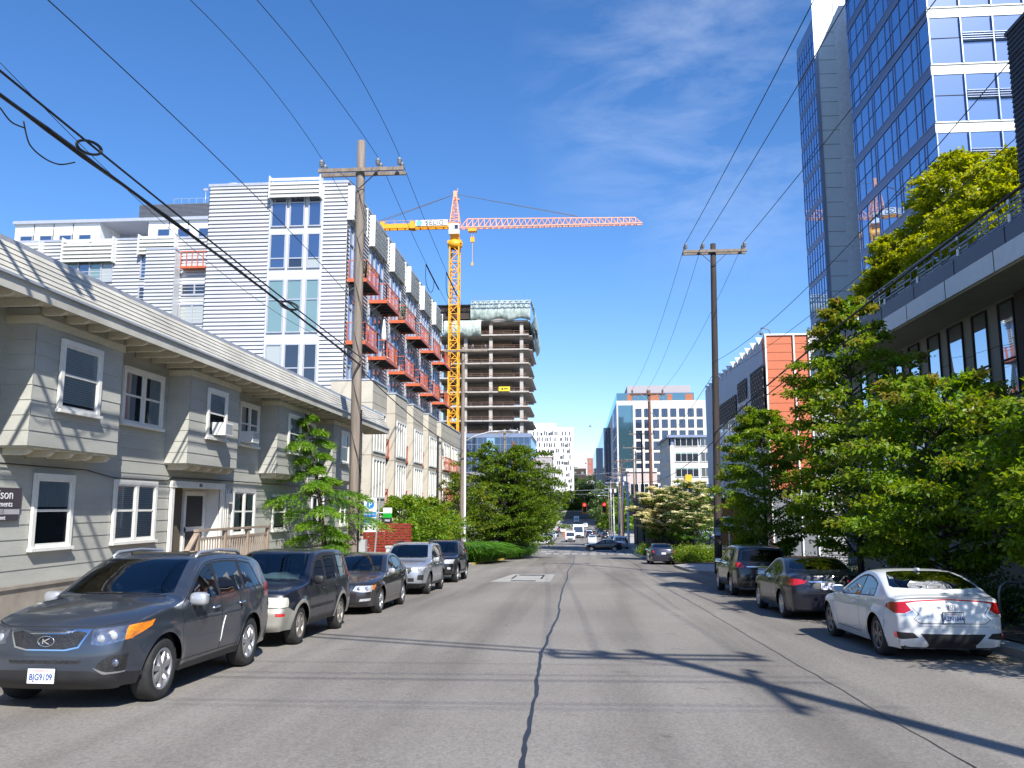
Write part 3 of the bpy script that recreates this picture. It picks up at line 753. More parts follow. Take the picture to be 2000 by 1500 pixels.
def crv(root):
    pm = paint('navy_black_paint', (.006,.010,.022), .1, .35, .6); c = base_car(root, SUV_BOXY, pm); sp = c.sp
    gm = mat('grey_bumper', (.30,.295,.26), .45, .25, var=.1, coat=.3)
    cabin(c, [(-.62,.14,0,.02,'door_f',None),(.24,.98,.02,0.0,'door_r',None),(1.10,1.78,.02,-.05,None,None)], [],
          [(-.001,-.90),(.4,-.885),(.70,-.83),(.69,-.75),(.62,-.27),(.4,-.30),(-.001,-.325)],
          rw_front=[(-.001,1.10),(.66,1.08),(.62,1.46),(-.001,1.50)])
    c.region('headlight', mat('creamy_lamp_lens', (.66,.66,.56), .15, .1, var=.2, scale=18, coat=1), [dict(view='front', poly=[(.38,.70),(.98,.70),(.98,.86),(.40,.87)], src=0, ymax=-1.7), dict(view='side', poly=[(-2.1,.70),(-1.93,.70),(-1.93,.85),(-2.1,.85)], src=1)], True)
    c.region('grille', M_GRILLE, [dict(view='front', poly=[(-.001,.71),(.35,.71),(.36,.86),(-.001,.86)], src=0, ymax=-1.8)], False)
    c.region('turn_signal', M_RED, [dict(view='front', poly=[(.66,.545),(.79,.545),(.79,.60),(.66,.60)], src=0, ymax=-1.7)], True)
    c.region('lower_grille', M_BLACK, [dict(view='front', poly=[(-.001,.44),(.45,.44),(.45,.52),(-.001,.52)], src=0, ymax=-1.8)], False)
    c.region('front_bumper', gm, [dict(view='front', poly=[(-.001,.1),(1.1,.1),(1.1,.685),(-.001,.685)], src=0, ymax=-1.7), dict(view='side', poly=[(-2.2,.1),(-1.7,.1),(-1.74,.62),(-1.92,.69),(-2.2,.69)], src=1)], False)
    c.region('arch_flare', gm, [dict(view='side', poly=[(yw-.47*math.cos(a), sp['rw']+.47*math.sin(a)) for a in [PI*k/16 for k in range(17)]]+[(yw+.47,.2),(yw-.47,.2)], src=1) for yw in (sp['axf'], sp['axr'])], True, body=True)
    c.region('sill_cladding', M_BLACK, [dict(view='side', poly=[(-.9,.1),(.8,.1),(.8,.40),(-.9,.40)], src=1)], False, body=True)
    c.region('door_moulding', gm if False else M_BLACK, [dict(view='side', poly=[(-.88,.58),(.66,.58),(.66,.64),(-.88,.64)], src=1)], True, body=True)
    c.region('rear_bumper', gm, [dict(view='side', poly=[(1.74,.1),(2.3,.1),(2.3,.62),(1.74,.60)], src=1), dict(view='front', poly=[(-.001,.1),(1,.1),(1,.62),(-.001,.62)], src=0, ymin=1.7)], False)
    c.region('taillight', M_RED, [dict(view='side', poly=[(1.98,1.05),(2.2,1.05),(2.2,1.45),(1.98,1.42)])], True)
    doors(c, [('door_f',-.90,.185,.30,.03,.42),('door_r',.19,1.02,.03,.03,.42)])
    c.finish(pm); interior(root, sp); underbody(root, sp); wheels(c, 5, 'plain', M_STEELW)
    mirrors(c, -.62, 1.11, M_BLACK, (.22,.13,.17))
    for k, y in (('door_f', .02), ('door_r', .90)): handle(c, k, y, .92, M_BLACK)
    wipers(c, -.90)
    emblem(root, 'H', 0, c.front(0,.785)-.01, .785, -1, .075)
    q = MB(); q.tube([(.60,-.55,1.30),(.62,-.45,1.75)], .004, 5); q.build('antenna', M_BLACK, root)
    # folded sun shade lying on the dashboard
    sh = MB(); n = 14; vs = []
    for k in range(n+1):
        x = -.60+1.18*k/n; w_ = .012*math.sin(k*1.9)
        vs += [(x, -.80-.02*abs(x), 1.115+w_), (x, -.66-.05*abs(x), 1.235+.02*math.sin(k*.8)+w_-.05*x*x)]
    sh.add(vs, [(2*k, 2*k+2, 2*k+3, 2*k+1) for k in range(n)]+[(2*k+1, 2*k+3, 2*k+2, 2*k) for k in range(n)])
    s = sh.build('sun_shade', mat('shade_card', (.62,.72,.72), .6, var=.08), root)
    tag(s, label='pale folded sun shade behind the windscreen')
    return c
def camry(root):
    pm = paint('brown_grey_paint', (.032,.030,.034), .4, .3); c = base_car(root, SEDAN, pm); sp = c.sp
    cabin(c, [(-.52,.26,0,.02,'door_f',None),(.34,1.08,.02,-.02,'door_r',None),(1.13,1.36,-.02,-.06,None,None)], [],
          [(-.001,-.88),(.4,-.855),(.68,-.78),(.68,-.70),(.56,.02),(.3,-.06),(-.001,-.08)],
          rw=[(-.001,1.17),(.4,1.15),(.56,1.12),(.66,1.60),(.4,1.69),(-.001,1.72)], rear_gl=M_AUTOGL)
    c.region('turn_signal', M_AMBER, [dict(view='front', poly=[(.78,.575),(.98,.60),(.98,.76),(.80,.72)], src=0, ymax=-1.7), dict(view='side', poly=[(-2.1,.60),(-1.93,.62),(-1.83,.74),(-2.1,.72)], src=1)], True, None, 'turn')
    c.region('headlight', M_LENS, [dict(view='front', poly=[(.36,.60),(.60,.56),(.80,.575),(.82,.72),(.42,.715)], src=0, ymax=-1.7)], True)
    c.region('grille', M_GRILLE, [dict(view='front', poly=[(-.001,.60),(.30,.60),(.35,.70),(-.001,.715)], src=0, ymax=-1.8)], False)
    c.region('grille_surround', M_CHROME, [dict(view='front', poly=[(-.001,.585),(.31,.585),(.37,.72),(-.001,.735)], src=0, ymax=-1.8)], False)
    c.region('lower_grille', M_GRILLE, [dict(view='front', poly=[(-.001,.30),(.42,.30),(.45,.40),(-.001,.40)], src=0, ymax=-1.8)], False)
    c.region('fog_lamp', M_LENS, [dict(view='front', poly=[(.52,.34),(.80,.36),(.84,.42),(.55,.40)], src=0, ymax=-1.8)], True)
    c.region('taillight', M_RED, [dict(view='side', poly=[(1.95,.78),(2.3,.78),(2.3,.95),(2.0,.95)])], True)
    doors(c, [('door_f',-.86,.30,.30,.03,.33),('door_r',.305,1.20,.03,-.02,.33)])
    c.seam('front', [(0,.752),(.36,.745),(.46,.735),(.80,.765)], .005, src=0, ymax=-1.7)
    c.finish(pm); interior(root, sp, mat('tan_cloth', (.16,.14,.11), .9, var=.15)); underbody(root, sp); wheels(c, 6, 'plain', M_ALLOY)
    mirrors(c, -.56, 1.02, mat('silver_mirror', (.55,.56,.58), .3, .6, var=.05), (.2,.13,.14))
    for k, y in (('door_f', .14), ('door_r', 1.02)): handle(c, k, y, .84, pm)
    wipers(c, -.88); bulbs(c, [(.50,.635),(.68,.64)], .05, M_CHROME); emblem(root, 'T', 0, c.front(0,.66)-.01, .66, -1, .06)
    return c
def forester(root):
    pm = paint('silver_blue_paint', (.36,.39,.44), .55, .3); c = base_car(root, CROSSOVER, pm); sp = c.sp
    cabin(c, [(-.64,.16,0,.02,'door_f',None),(.25,1.0,.02,0.0,'door_r',M_AUTOGLD),(1.08,1.72,.02,-.1,None,M_AUTOGLD)], [],
          [(-.001,-.93),(.4,-.91),(.70,-.84),(.69,-.76),(.60,-.20),(.4,-.24),(-.001,-.27)],
          rw_front=[(-.001,1.17),(.62,1.15),(.58,1.50),(-.001,1.55)])
    c.region('headlight', M_LENS, [dict(view='front', poly=[(.46,.82),(.62,.78),(.95,.84),(.95,.94),(.55,.90)], src=0, ymax=-1.7), dict(view='side', poly=[(-2.1,.84),(-1.75,.90),(-1.7,.95),(-2.1,.92)], src=1)], True)
    c.region('grille', M_GRILLE, [dict(view='front', poly=[(-.001,.70),(.34,.70),(.43,.80),(.40,.90),(-.001,.90)], src=0, ymax=-1.8)], False)
    c.region('fog_recess', M_GRILLE, [dict(view='front', poly=[(.60,.50),(.80,.48),(.84,.66),(.62,.66)], src=0, ymax=-1.7)], True)
    c.region('lower_grille', M_BLACK, [dict(view='front', poly=[(-.001,.44),(.5,.44),(.5,.56),(-.001,.56)], src=0, ymax=-1.8)], False)
    c.region('lower_cladding', M_BLACK, [dict(view='side', poly=[(-2.2,.1),(2.3,.1),(2.3,.38),(-2.2,.38)], src=1), dict(view='front', poly=[(-.001,.1),(1,.1),(1,.38),(-.001,.40)], src=0, ymax=-1.5)], False, body=True)
    c.region('taillight', M_RED, [dict(view='side', poly=[(1.95,.98),(2.3,.98),(2.3,1.18),(2.0,1.15)])], True)
    doors(c, [('door_f',-.90,.20,.28,.04,.42),('door_r',.205,1.10,.04,.03,.42)])
    c.finish(pm); interior(root, sp); underbody(root, sp); wheels(c, 5, 'twin', M_ALLOYD)
    mirrors(c, -.62, 1.12, mat('silver_mirror', (.55,.56,.58), .3, .6, var=.05), (.22,.14,.16))
    for k, y in (('door_f', .05), ('door_r', .92)): handle(c, k, y, .97, pm)
    wipers(c, -.93); bulbs(c, [(.66,.83),(.80,.86)], .045, M_CHROME); emblem(root, 'S', 0, c.front(0,.80)-.01, .80, -1, .08)
    for sd in (-1, 1):
        q = MB(); x = sd*.60; q.tube([(x,-.05,c.top(.6,-.05)),(x,.05,c.top(.6,.05)+.05),(x,.7,c.top(.6,.7)+.05),(x,1.4,c.top(.6,1.4)+.05),(x,1.5,c.top(.6,1.5))], .02, 6); q.build('roof_rail', M_BLACK, root)
    return c
def runner(root):
    pm = paint('black_paint', (.005,.005,.007), .1, .3, .6); sp = dict(CROSSOVER); sp.pop('_e', None)
    sp.update(W=.93, sill=.36, rw=.385, ra=.46, crease=.92, flare=.045, p=3.0); sp['rows'] = [(a*1.04, b+.04, c_*1.04, d+.04) for a, b, c_, d in CROSSOVER['rows']]
    sp['belt'] = ((-.95,1.09),(1.95,1.16)); sp['axf'] = -1.42; sp['axr'] = 1.36
    c = base_car(root, sp, pm)
    cabin(c, [(-.66,.16,0,.02,'door_f',None),(.25,1.0,.02,0.0,'door_r',M_AUTOGLD),(1.08,1.75,.02,-.1,None,M_AUTOGLD)], [],
          [(-.001,-.965),(.4,-.945),(.70,-.87),(.69,-.79),(.60,-.20),(.4,-.24),(-.001,-.28)], rw_front=[(-.001,1.2),(.62,1.18),(.58,1.52),(-.001,1.57)])
    c.region('headlight', M_LENS, [dict(view='front', poly=[(.40,.80),(.95,.80),(.95,.97),(.48,.97)], src=0, ymax=-1.7)], True)
    c.region('grille', M_GRILLE, [dict(view='front', poly=[(-.001,.74),(.34,.74),(.40,.93),(-.001,.93)], src=0, ymax=-1.8)], False)
    c.region('fog_lamp', M_LENS, [dict(view='front', poly=fillet([(.58,.56),(.72,.56),(.72,.66),(.58,.66)], .04), src=0, ymax=-1.7)], True)
    c.region('lower_bumper', M_BLACK, [dict(view='front', poly=[(-.001,.1),(1,.1),(1,.50),(-.001,.52)], src=0, ymax=-1.7)], False, body=True)
    c.region('taillight', M_RED, [dict(view='side', poly=[(2.0,1.0),(2.4,1.0),(2.4,1.25),(2.05,1.22)])], True)
    doors(c, [('door_f',-.92,.20,.28,.04,.50),('door_r',.205,1.08,.04,.03,.50)])
    c.finish(pm); interior(root, sp); underbody(root, sp); wheels(c, 6, 'plain', M_ALLOY)
    mirrors(c, -.62, 1.16, M_BLACK, (.22,.14,.17))
    q = MB()
    for sd in (-1, 1): q.tube([(sd*.9,-.85,.42),(sd*.96,-.7,.40),(sd*.96,.75,.40),(sd*.9,.9,.42)], .04, 8)
    q.build('running_board', mat('step_bar', (.35,.35,.36), .3, .8), root)
    for sd in (-1, 1):
        q = MB(); x = sd*.60; q.tube([(x,-.05,c.top(.6,-.05)),(x,.1,c.top(.6,.1)+.06),(x,.7,c.top(.6,.7)+.06),(x,1.4,c.top(.6,1.4)+.06),(x,1.55,c.top(.6,1.55))], .022, 6); q.build('roof_rail', M_BLACK, root)
    return c
def civic(root):
    pm = paint('white_paint', (.64,.655,.67), .0, .3); c = base_car(root, COUPE, pm); sp = c.sp
    cabin(c, [(-.42,.50,0,.06,'door_f',None),(.56,1.26,.06,-.04,None,M_AUTOGLD)], [],
          [(-.001,-.74),(.4,-.715),(.66,-.64),(.66,-.56),(.55,.20),(.3,.12),(-.001,.09)],
          rw=[(-.001,.98),(.3,.97),(.53,.99),(.60,1.2),(.70,1.58),(.66,1.66),(.4,1.76),(-.001,1.80)])
    # tail: red light bars that sweep in and join across the lid
    c.region('taillight', M_RED, [dict(view='front', poly=[(.60,.80),(.70,.745),(.98,.74),(.98,.90),(.86,.905),(.70,.925),(.53,.945),(.53,.925),(.66,.90)], src=0, ymin=1.6), dict(view='side', poly=[(1.77,.82),(2.2,.70),(2.2,.91),(1.95,.915),(1.80,.87)], src=1)], True)
    c.region('reverse_lamp', M_LENS, [dict(view='front', poly=[(.585,.795),(.70,.742),(.78,.725),(.78,.70),(.52,.70)], src=0, ymin=1.8)], True)
    c.region('light_bar', M_RED, [dict(view='front', poly=[(-.001,.955),(.53,.925),(.53,.945),(.3,.962),(-.001,.978)], src=0, ymin=1.8)], False)
    c.region('bumper_vent', M_GRILLE, [dict(view='front', poly=[(.52,.375),(.60,.45),(.98,.46),(.98,.36),(.74,.345)], src=0, ymin=1.8)], True)
    c.region('lower_valance', M_BLACK, [dict(view='front', poly=[(-.001,.1),(.44,.1),(.36,.26),(.50,.44),(-.001,.44)], src=0, ymin=1.8)], False)
    c.region('headlight', M_LENS, [dict(view='side', poly=[(-2.0,.60),(-1.6,.66),(-1.6,.72),(-2.0,.68)])], True)
    doors(c, [('door_f',-.80,.53,.30,.10,.30)])
    c.seam('front', [(0,.60),(.50,.60),(.585,.66),(.50,.74),(.60,.86)], .005, src=0, ymin=1.8)
    c.seam('front', [(0,.555),(.55,.555)], .003, src=0, ymin=1.8)
    c.finish(pm); interior(root, sp, mat('black_seat', (.01,.01,.011), .9, var=.1)); underbody(root, sp); wheels(c, 5, 'big', M_ALLOYD)
    q = MB()
    for sd in (-1, 1):
        q.rbox((sd*.80, c.rear(.80,.41)-.005, .41), (.075,.04,.085), e=4)
    q.build('rear_reflector', M_RED, root)
    mirrors(c, -.50, .98, mat('white_mirror', (.75,.76,.78), .2, 0, var=.04, coat=1), (.22,.14,.14))
    handle(c, 'door_f', .36, .80, pm)
    emblem(root, 'H', 0, c.rear(0,.84)+.01, .84, 1, .062)
    plate(root, 0, c.rear(0,.69)+.02, .69, 1, 'AZN1644', M_BLACK)
    q = MB(); q.rbox((0, .98, c.top(0,.98)+.02), (.05,.16,.06)); q.build('antenna_fin', pm, root)
    t = text_obj('lettering', 'CIVIC', .045, (.50, c.rear(.50,.66)+.004, .665), (PI/2, 0, PI), M_CHROME, root)
    return c
def corolla(root):
    pm = paint('charcoal_navy_paint', (.012,.014,.024), .3, .3, .6); c = base_car(root, SEDAN2, pm); sp = c.sp
    cabin(c, [(-.52,.26,0,.02,'door_f',None),(.34,1.10,.02,-.02,'door_r',None),(1.15,1.36,-.02,-.06,None,None)], [],
          [(-.001,-.88),(.4,-.855),(.66,-.78),(.66,-.70),(.55,.06),(.3,-.0),(-.001,-.03)],
          rw=[(-.001,1.12),(.35,1.10),(.54,1.08),(.68,1.56),(.62,1.66),(.4,1.72),(-.001,1.75)])
    c.region('taillight', M_RED, [dict(view='front', poly=[(.46,.93),(.52,.86),(.80,.80),(.98,.80),(.98,.96),(.70,.965)], src=0, ymin=1.7), dict(view='side', poly=[(1.84,.82),(2.3,.80),(2.3,.96),(1.95,.96)], src=1)], True)
    c.region('plate_recess', M_BLACK, [dict(view='front', poly=[(-.001,.74),(.30,.74),(.36,.86),(-.001,.88)], src=0, ymin=1.8)], False, body=True)
    c.region('trim_bar', M_CHROME, [dict(view='front', poly=[(-.001,.885),(.40,.885),(.44,.915),(-.001,.915)], src=0, ymin=1.8)], False)
    doors(c, [('door_f',-.86,.30,.30,.03,.31),('door_r',.305,1.20,.03,-.02,.31)])
    c.seam('front', [(0,.64),(.50,.64),(.62,.80)], .005, src=0, ymin=1.8)
    c.finish(pm); interior(root, sp); underbody(root, sp); wheels(c, 5, 'twin', M_ALLOY)
    mirrors(c, -.56, 1.0, pm, (.2,.13,.14))
    for k, y in (('door_f', .14), ('door_r', 1.02)): handle(c, k, y, .86, pm)
    emblem(root, 'T', 0, c.rear(0,.96)+.008, .955, 1, .06)
    plate(root, 0, c.rear(0,.80)+.015, .80, 1, 'BKL3907')
    return c
def rogue(root):
    pm = paint('dark_grey_paint', (.022,.023,.027), .4, .3); sp = dict(CROSSOVER); sp.pop('_e', None); sp['rows'] = [(a, b*.975, c_, d*.975) for a, b, c_, d in CROSSOVER['rows']]; sp['W'] = .92
    c = base_car(root, sp, pm)
    cabin(c, [(-.64,.16,0,.02,'door_f',None),(.25,1.0,.02,0.0,'door_r',M_AUTOGLD),(1.08,1.66,.02,-.2,None,M_AUTOGLD)], [],
          [(-.001,-.93),(.4,-.91),(.70,-.84),(.69,-.76),(.60,-.20),(.4,-.24),(-.001,-.27)],
          rw_front=[(-.001,1.13),(.50,1.13),(.66,1.17),(.60,1.46),(-.001,1.52)], rear_gl=M_AUTOGL)
    c.region('taillight', M_RED, [dict(view='front', poly=[(.55,.99),(.66,.93),(.98,.93),(.98,1.10),(.70,1.10)], src=0, ymin=1.8), dict(view='side', poly=[(1.78,1.02),(2.3,.94),(2.3,1.10),(1.95,1.10)], src=1)], True)
    c.region('trim_bar', M_CHROME, [dict(view='front', poly=[(-.001,.945),(.52,.955),(.52,.985),(-.001,.985)], src=0, ymin=1.8)], False)
    c.region('plate_recess', M_BLACK, [dict(view='front', poly=[(-.001,.78),(.30,.78),(.36,.93),(-.001,.93)], src=0, ymin=1.8)], False, body=True)
    c.region('lower_cladding', M_BLACK, [dict(view='side', poly=[(-2.2,.1),(2.3,.1),(2.3,.40),(-2.2,.38)], src=1), dict(view='front', poly=[(-.001,.1),(1,.1),(1,.42),(-.001,.50)], src=0, ymin=1.5)], False, body=True)
    doors(c, [('door_f',-.90,.20,.28,.04,.42),('door_r',.205,1.10,.04,.03,.42)])
    c.finish(pm); interior(root, sp); underbody(root, sp); wheels(c, 5, 'plain', M_ALLOY)
    mirrors(c, -.62, 1.10, pm, (.22,.14,.16))
    for k, y in (('door_f', .05), ('door_r', .92)): handle(c, k, y, .95, M_CHROME)
    q = MB(); pts = [(-.1+.5*k/5, c.rear(abs(-.1+.5*k/5), 1.17)+.012, 1.17+.015*k) for k in range(6)]; q.tube(pts, .009, 5); q.build('wiper', M_BLACK, root)
    emblem(root, 'N', 0, c.rear(0,1.02)+.01, 1.03, 1, .065); plate(root, 0, c.rear(0,.85)+.015, .85, 1, 'BFT2168')
    return c
def far_car(root, kind, pm, lod=0):
    sp = dict({'sedan': SEDAN2, 'suv': CROSSOVER, 'minivan': MINIVAN}[kind]); c = Car(root, sp, lod); c.paint = pm
    if kind == 'sedan':
        cabin(c, [(-.52,.26,0,.02,None,None),(.34,1.25,.02,-.02,None,None)], [], [(-.001,-.88),(.4,-.855),(.66,-.78),(.55,.06),(-.001,-.03)], rw=[(-.001,1.12),(.54,1.08),(.68,1.56),(.4,1.72),(-.001,1.75)])
        tz = (.82,.95); hz = (.60,.72)
    elif kind == 'suv':
        cabin(c, [(-.64,.16,0,.02,None,None),(.25,1.0,.02,0,None,None),(1.08,1.7,.02,-.1,None,None)], [], [(-.001,-.93),(.70,-.84),(.60,-.20),(-.001,-.27)], rw_front=[(-.001,1.17),(.62,1.15),(.58,1.5),(-.001,1.55)])
        tz = (.95,1.15); hz = (.78,.92)
    else:
        cabin(c, [(-.9,.1,0,0,None,None),(.2,1.15,0,0,None,None),(1.25,2.1,0,-.1,None,None)], [], [(-.001,-1.45),(.75,-1.3),(.66,-.45),(-.001,-.5)], rw_front=[(-.001,1.12),(.72,1.10),(.66,1.55),(-.001,1.58)])
        tz = (.85,1.25); hz = (.70,.86)
    c.region('taillight', M_RED, [dict(view='front', poly=[(.62,tz[0]),(1,tz[0]),(1,tz[1]),(.66,tz[1])], src=0, ymin=1.6)], True)
    c.region('headlight', M_LENS, [dict(view='front', poly=[(.48,hz[0]),(1,hz[0]),(1,hz[1]),(.5,hz[1])], src=0, ymax=-1.5)], True)
    c.region('grille', M_GRILLE, [dict(view='front', poly=[(-.001,hz[0]),(.4,hz[0]),(.42,hz[1]),(-.001,hz[1])], src=0, ymax=-1.5)], False)
    c.finish(pm); interior(root, sp); underbody(root, sp); wheels(c, 5, 'plain', M_ALLOY)
    mirrors(c, -.6, sp['belt'][0][1]+.09, pm, (.2,.13,.14))
    q = MB(); q.box(-.15,.15,c.rear(0,.75)-.0,c.rear(0,.75)+.015,.70,.82); q.build('licence_plate', M_PLATE, root)
    return c
# ================================================================== trees and plants
M_BARK = mat('grey_bark', (.085,.07,.058), .9, var=.35, scale=8, bump=.6, bscale=25, stretch=(1,1,.25))
M_BARKD = mat('dark_bark', (.045,.036,.030), .9, var=.35, scale=8, bump=.6, bscale=25, stretch=(1,1,.25))
L_IRON = leaf_mat('ironwood_leaf', [(.065,.15,.012),(.12,.245,.018),(.21,.34,.025),(.15,.27,.018)], (.32,.20,.05), .5)
L_CEDAR = leaf_mat('cedar_needle', [(.06,.15,.014),(.11,.25,.02),(.16,.32,.025)], (.24,.40,.035), .36)
L_MAPLE = leaf_mat('maple_leaf', [(.06,.125,.010),(.10,.185,.013),(.16,.255,.018)], (.24,.23,.025), .4)
L_GOLD = leaf_mat('gold_leaf', [(.17,.235,.012),(.27,.335,.016),(.38,.42,.02)], (.46,.44,.03), .5)
L_SHRUB = leaf_mat('shrub_leaf', [(.075,.17,.012),(.13,.25,.016),(.19,.31,.02)], (.30,.26,.035), .4)
L_DOG = leaf_mat('dogwood_leaf', [(.045,.12,.014),(.08,.18,.02),(.12,.22,.022)], None, .3)
L_FLOW = leaf_mat('cream_bract', [(.66,.60,.30),(.78,.74,.46),(.82,.78,.58)], None, .25)
L_FAR = leaf_mat('far_leaf', [(.10,.17,.05),(.14,.22,.06),(.19,.27,.08)], None, .3)  # lighter and bluer leaf, haze and sun of the far hill put into the colour
L_FARD = leaf_mat('far_dark_leaf', [(.06,.11,.04),(.09,.15,.05),(.11,.17,.06)], None, .3)
L_GRASS = leaf_mat('grass_blade', [(.05,.15,.015),(.08,.21,.02),(.12,.26,.03)], None, .3)
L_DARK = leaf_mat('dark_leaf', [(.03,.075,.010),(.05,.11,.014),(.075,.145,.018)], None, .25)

def leaf_mesh(name, m, P, D, Nrm, size, asp, tip, parent, extra=None, fold=.18):
    """diamond leaves: P base points, D directions, Nrm normals (all N x 3)"""
    n = len(P); D = D/np.linalg.norm(D, axis=1, keepdims=True)
    S = np.cross(D, Nrm); S /= np.linalg.norm(S, axis=1, keepdims=True)+1e-9
    U = np.cross(S, D)
    l = size[:, None]; w = l*asp
    V = np.empty((n, 4, 3)); V[:, 0] = P; V[:, 1] = P+D*l*.45+S*w*.5+U*l*fold; V[:, 2] = P+D*l; V[:, 3] = P+D*l*.45-S*w*.5+U*l*fold
    me = bpy.data.meshes.new(name)
    me.vertices.add(n*4); me.vertices.foreach_set('co', V.reshape(-1).astype(np.float32))
    me.loops.add(n*4); me.loops.foreach_set('vertex_index', np.arange(n*4, dtype=np.int32))
    me.polygons.add(n); me.polygons.foreach_set('loop_start', np.arange(0, n*4, 4, dtype=np.int32))
    mats = m if isinstance(m, list) else [m]
    for q in mats: me.materials.append(q)
    if extra is not None: me.polygons.foreach_set('material_index', extra.astype(np.int32))
    a = me.attributes.new('tip', 'FLOAT', 'POINT'); a.data.foreach_set('value', np.repeat(tip, 4).astype(np.float32))
    me.update(calc_edges=True)
    o = bpy.data.objects.new(name, me); COL.objects.link(o); o.parent = parent
    return o
def unit(rs, n):
    v = rs.normal(size=(n, 3)); return v/np.linalg.norm(v, axis=1, keepdims=True)

def broadleaf(loc, h, crown, seed, name='street_tree', label='', cat='tree', group=None, leaf=L_IRON, bark=M_BARK, trunk_r=.09, nb=46, nleaf=14000, lsize=.11, base=.28,
              rise=.18, droop=.25, layered=.6, asp=.55, tipamt=.5, stems=1, center=(0, 0), flower=None, spread=1.0, tophang=0):
    """crown(u, az) -> reach in metres at height fraction u of the crown"""
    rs = np.random.RandomState(seed)
    root = thing(name, label, cat, loc, 0, group)
    t = MB(); tr = []
    for k in range(stems):
        a = 2*PI*k/max(1, stems)+rs.rand(); off = .0 if stems == 1 else .12
        lean = 0.0 if stems == 1 else .10
        path = []
        for i in range(9):
            f = i/8; z = h*.93*f
            path.append((off*math.cos(a)+center[0]*f+lean*z*math.cos(a)*f+rs.normal()*.03*f, off*math.sin(a)+center[1]*f+lean*z*math.sin(a)*f+rs.normal()*.03*f, z))
        rr = [trunk_r*(1.25 if i == 0 else 1)*(1-.85*i/8)+.008 for i in range(9)]
        t.tube(path, rr, 8); tr.append(path)
    P, D, NN, TP = [], [], [], []
    per = nleaf//nb
    for b in range(nb):
        u = base*0+((b+.5)/nb)**.9; az = b*2.39996+rs.normal()*.35
        path0 = tr[b % stems]
        ztip = h*(base+(1-base)*u); Lr = crown(u, az)*(.72+.4*rs.rand())
        zs = max(h*.12, ztip-Lr*(rise+.25*u)-.1*h*rs.rand()*(1-u)); fi = min(7.99, zs/(h*.93)*8); i0 = int(fi)
        p0 = Vector(path0[i0]).lerp(Vector(path0[i0+1]), fi-i0)
        dirv = Vector((math.cos(az), math.sin(az), 0)); pts = []
        for k in range(7):
            s_ = k/6
            zz = p0.z+(ztip-p0.z)*math.sin(s_*PI*.5)-droop*Lr*s_**3*.5
            w = dirv*Lr*s_+Vector((rs.normal(), rs.normal(), rs.normal()*.5))*.05*Lr*s_
            pts.append(Vector((p0.x, p0.y, zz))+w)
        r0 = .012+.018*Lr*trunk_r/.09*.5
        t.tube(pts, [r0*(1-.85*k/6)+.003 for k in range(7)], 5)
        A = np.array([tuple(p) for p in pts])
        # sub-sprays along the bough
        ns = 9
        for q in range(ns):
            f = .22+.78*(q+rs.rand()*.8)/ns; f = min(f, .999); fi = f*6; i0 = int(fi); c = A[i0]+(A[i0+1]-A[i0])*(fi-i0)
            sd = 1 if q % 2 else -1; sa = az+sd*(1.0-.5*f)+rs.normal()*.3
            sl = Lr*(.42-.24*f)*(.7+.6*rs.rand())+.12
            dv = np.array([math.cos(sa), math.sin(sa), .10+rs.normal()*.12-.15*droop])
            m_ = max(3, int(per/ns)); tt = rs.rand(m_)**.7
            pp = c+np.outer(tt*sl, dv)+rs.normal(size=(m_, 3))*np.array([.10, .10, .10*(1-layered*.7)])*min(1.4, .5+sl)*spread
            pp[:, 2] -= (tt**2)*sl*.25*droop
            P.append(pp); dd = dv+rs.normal(size=(m_, 3))*.7; dd[:, 2] -= .25+.3*droop; D.append(dd)
            nn = rs.normal(size=(m_, 3))*.55; nn[:, 2] += 1.0*layered+.25; NN.append(nn)
            TP.append(np.clip((tt*.55+f*.45-.5)*2*tipamt*(.4+.8*u)*(.3+1.4*rs.rand()), 0, 1)*(rs.rand(m_) < .85))
    t.build('trunk', bark, root)
    P, D, NN, TP = map(np.concatenate, (P, D, NN, TP)); n = len(P)
    size = lsize*(.65+.7*rs.rand(n))
    o = leaf_mesh('crown', leaf, P, D, NN, size, asp, TP, root)
    if flower:
        fm, frac, fs = flower; k = int(n*frac)
        idx = rs.choice(n, k, replace=False); q = P[idx]
        top = np.argsort(-(q[:, 2]+rs.rand(k)*.8))[:int(k*.8)]; q = q[top]
        P2 = np.repeat(q, 4, 0); ang = np.tile(np.arange(4)*PI/2, len(q))+np.repeat(rs.rand(len(q))*2, 4)
        D2 = np.stack([np.cos(ang), np.sin(ang), .15+0*ang], 1)
        P2[:, 2] += .05
        leaf_mesh('blossom', fm, P2, D2, np.tile([0, 0, 1.0], (len(P2), 1))+rs.normal(size=(len(P2), 3))*.3, np.full(len(P2), fs)*(.7+.6*rs.rand(len(P2))), .8, np.zeros(len(P2)), root)
    return root

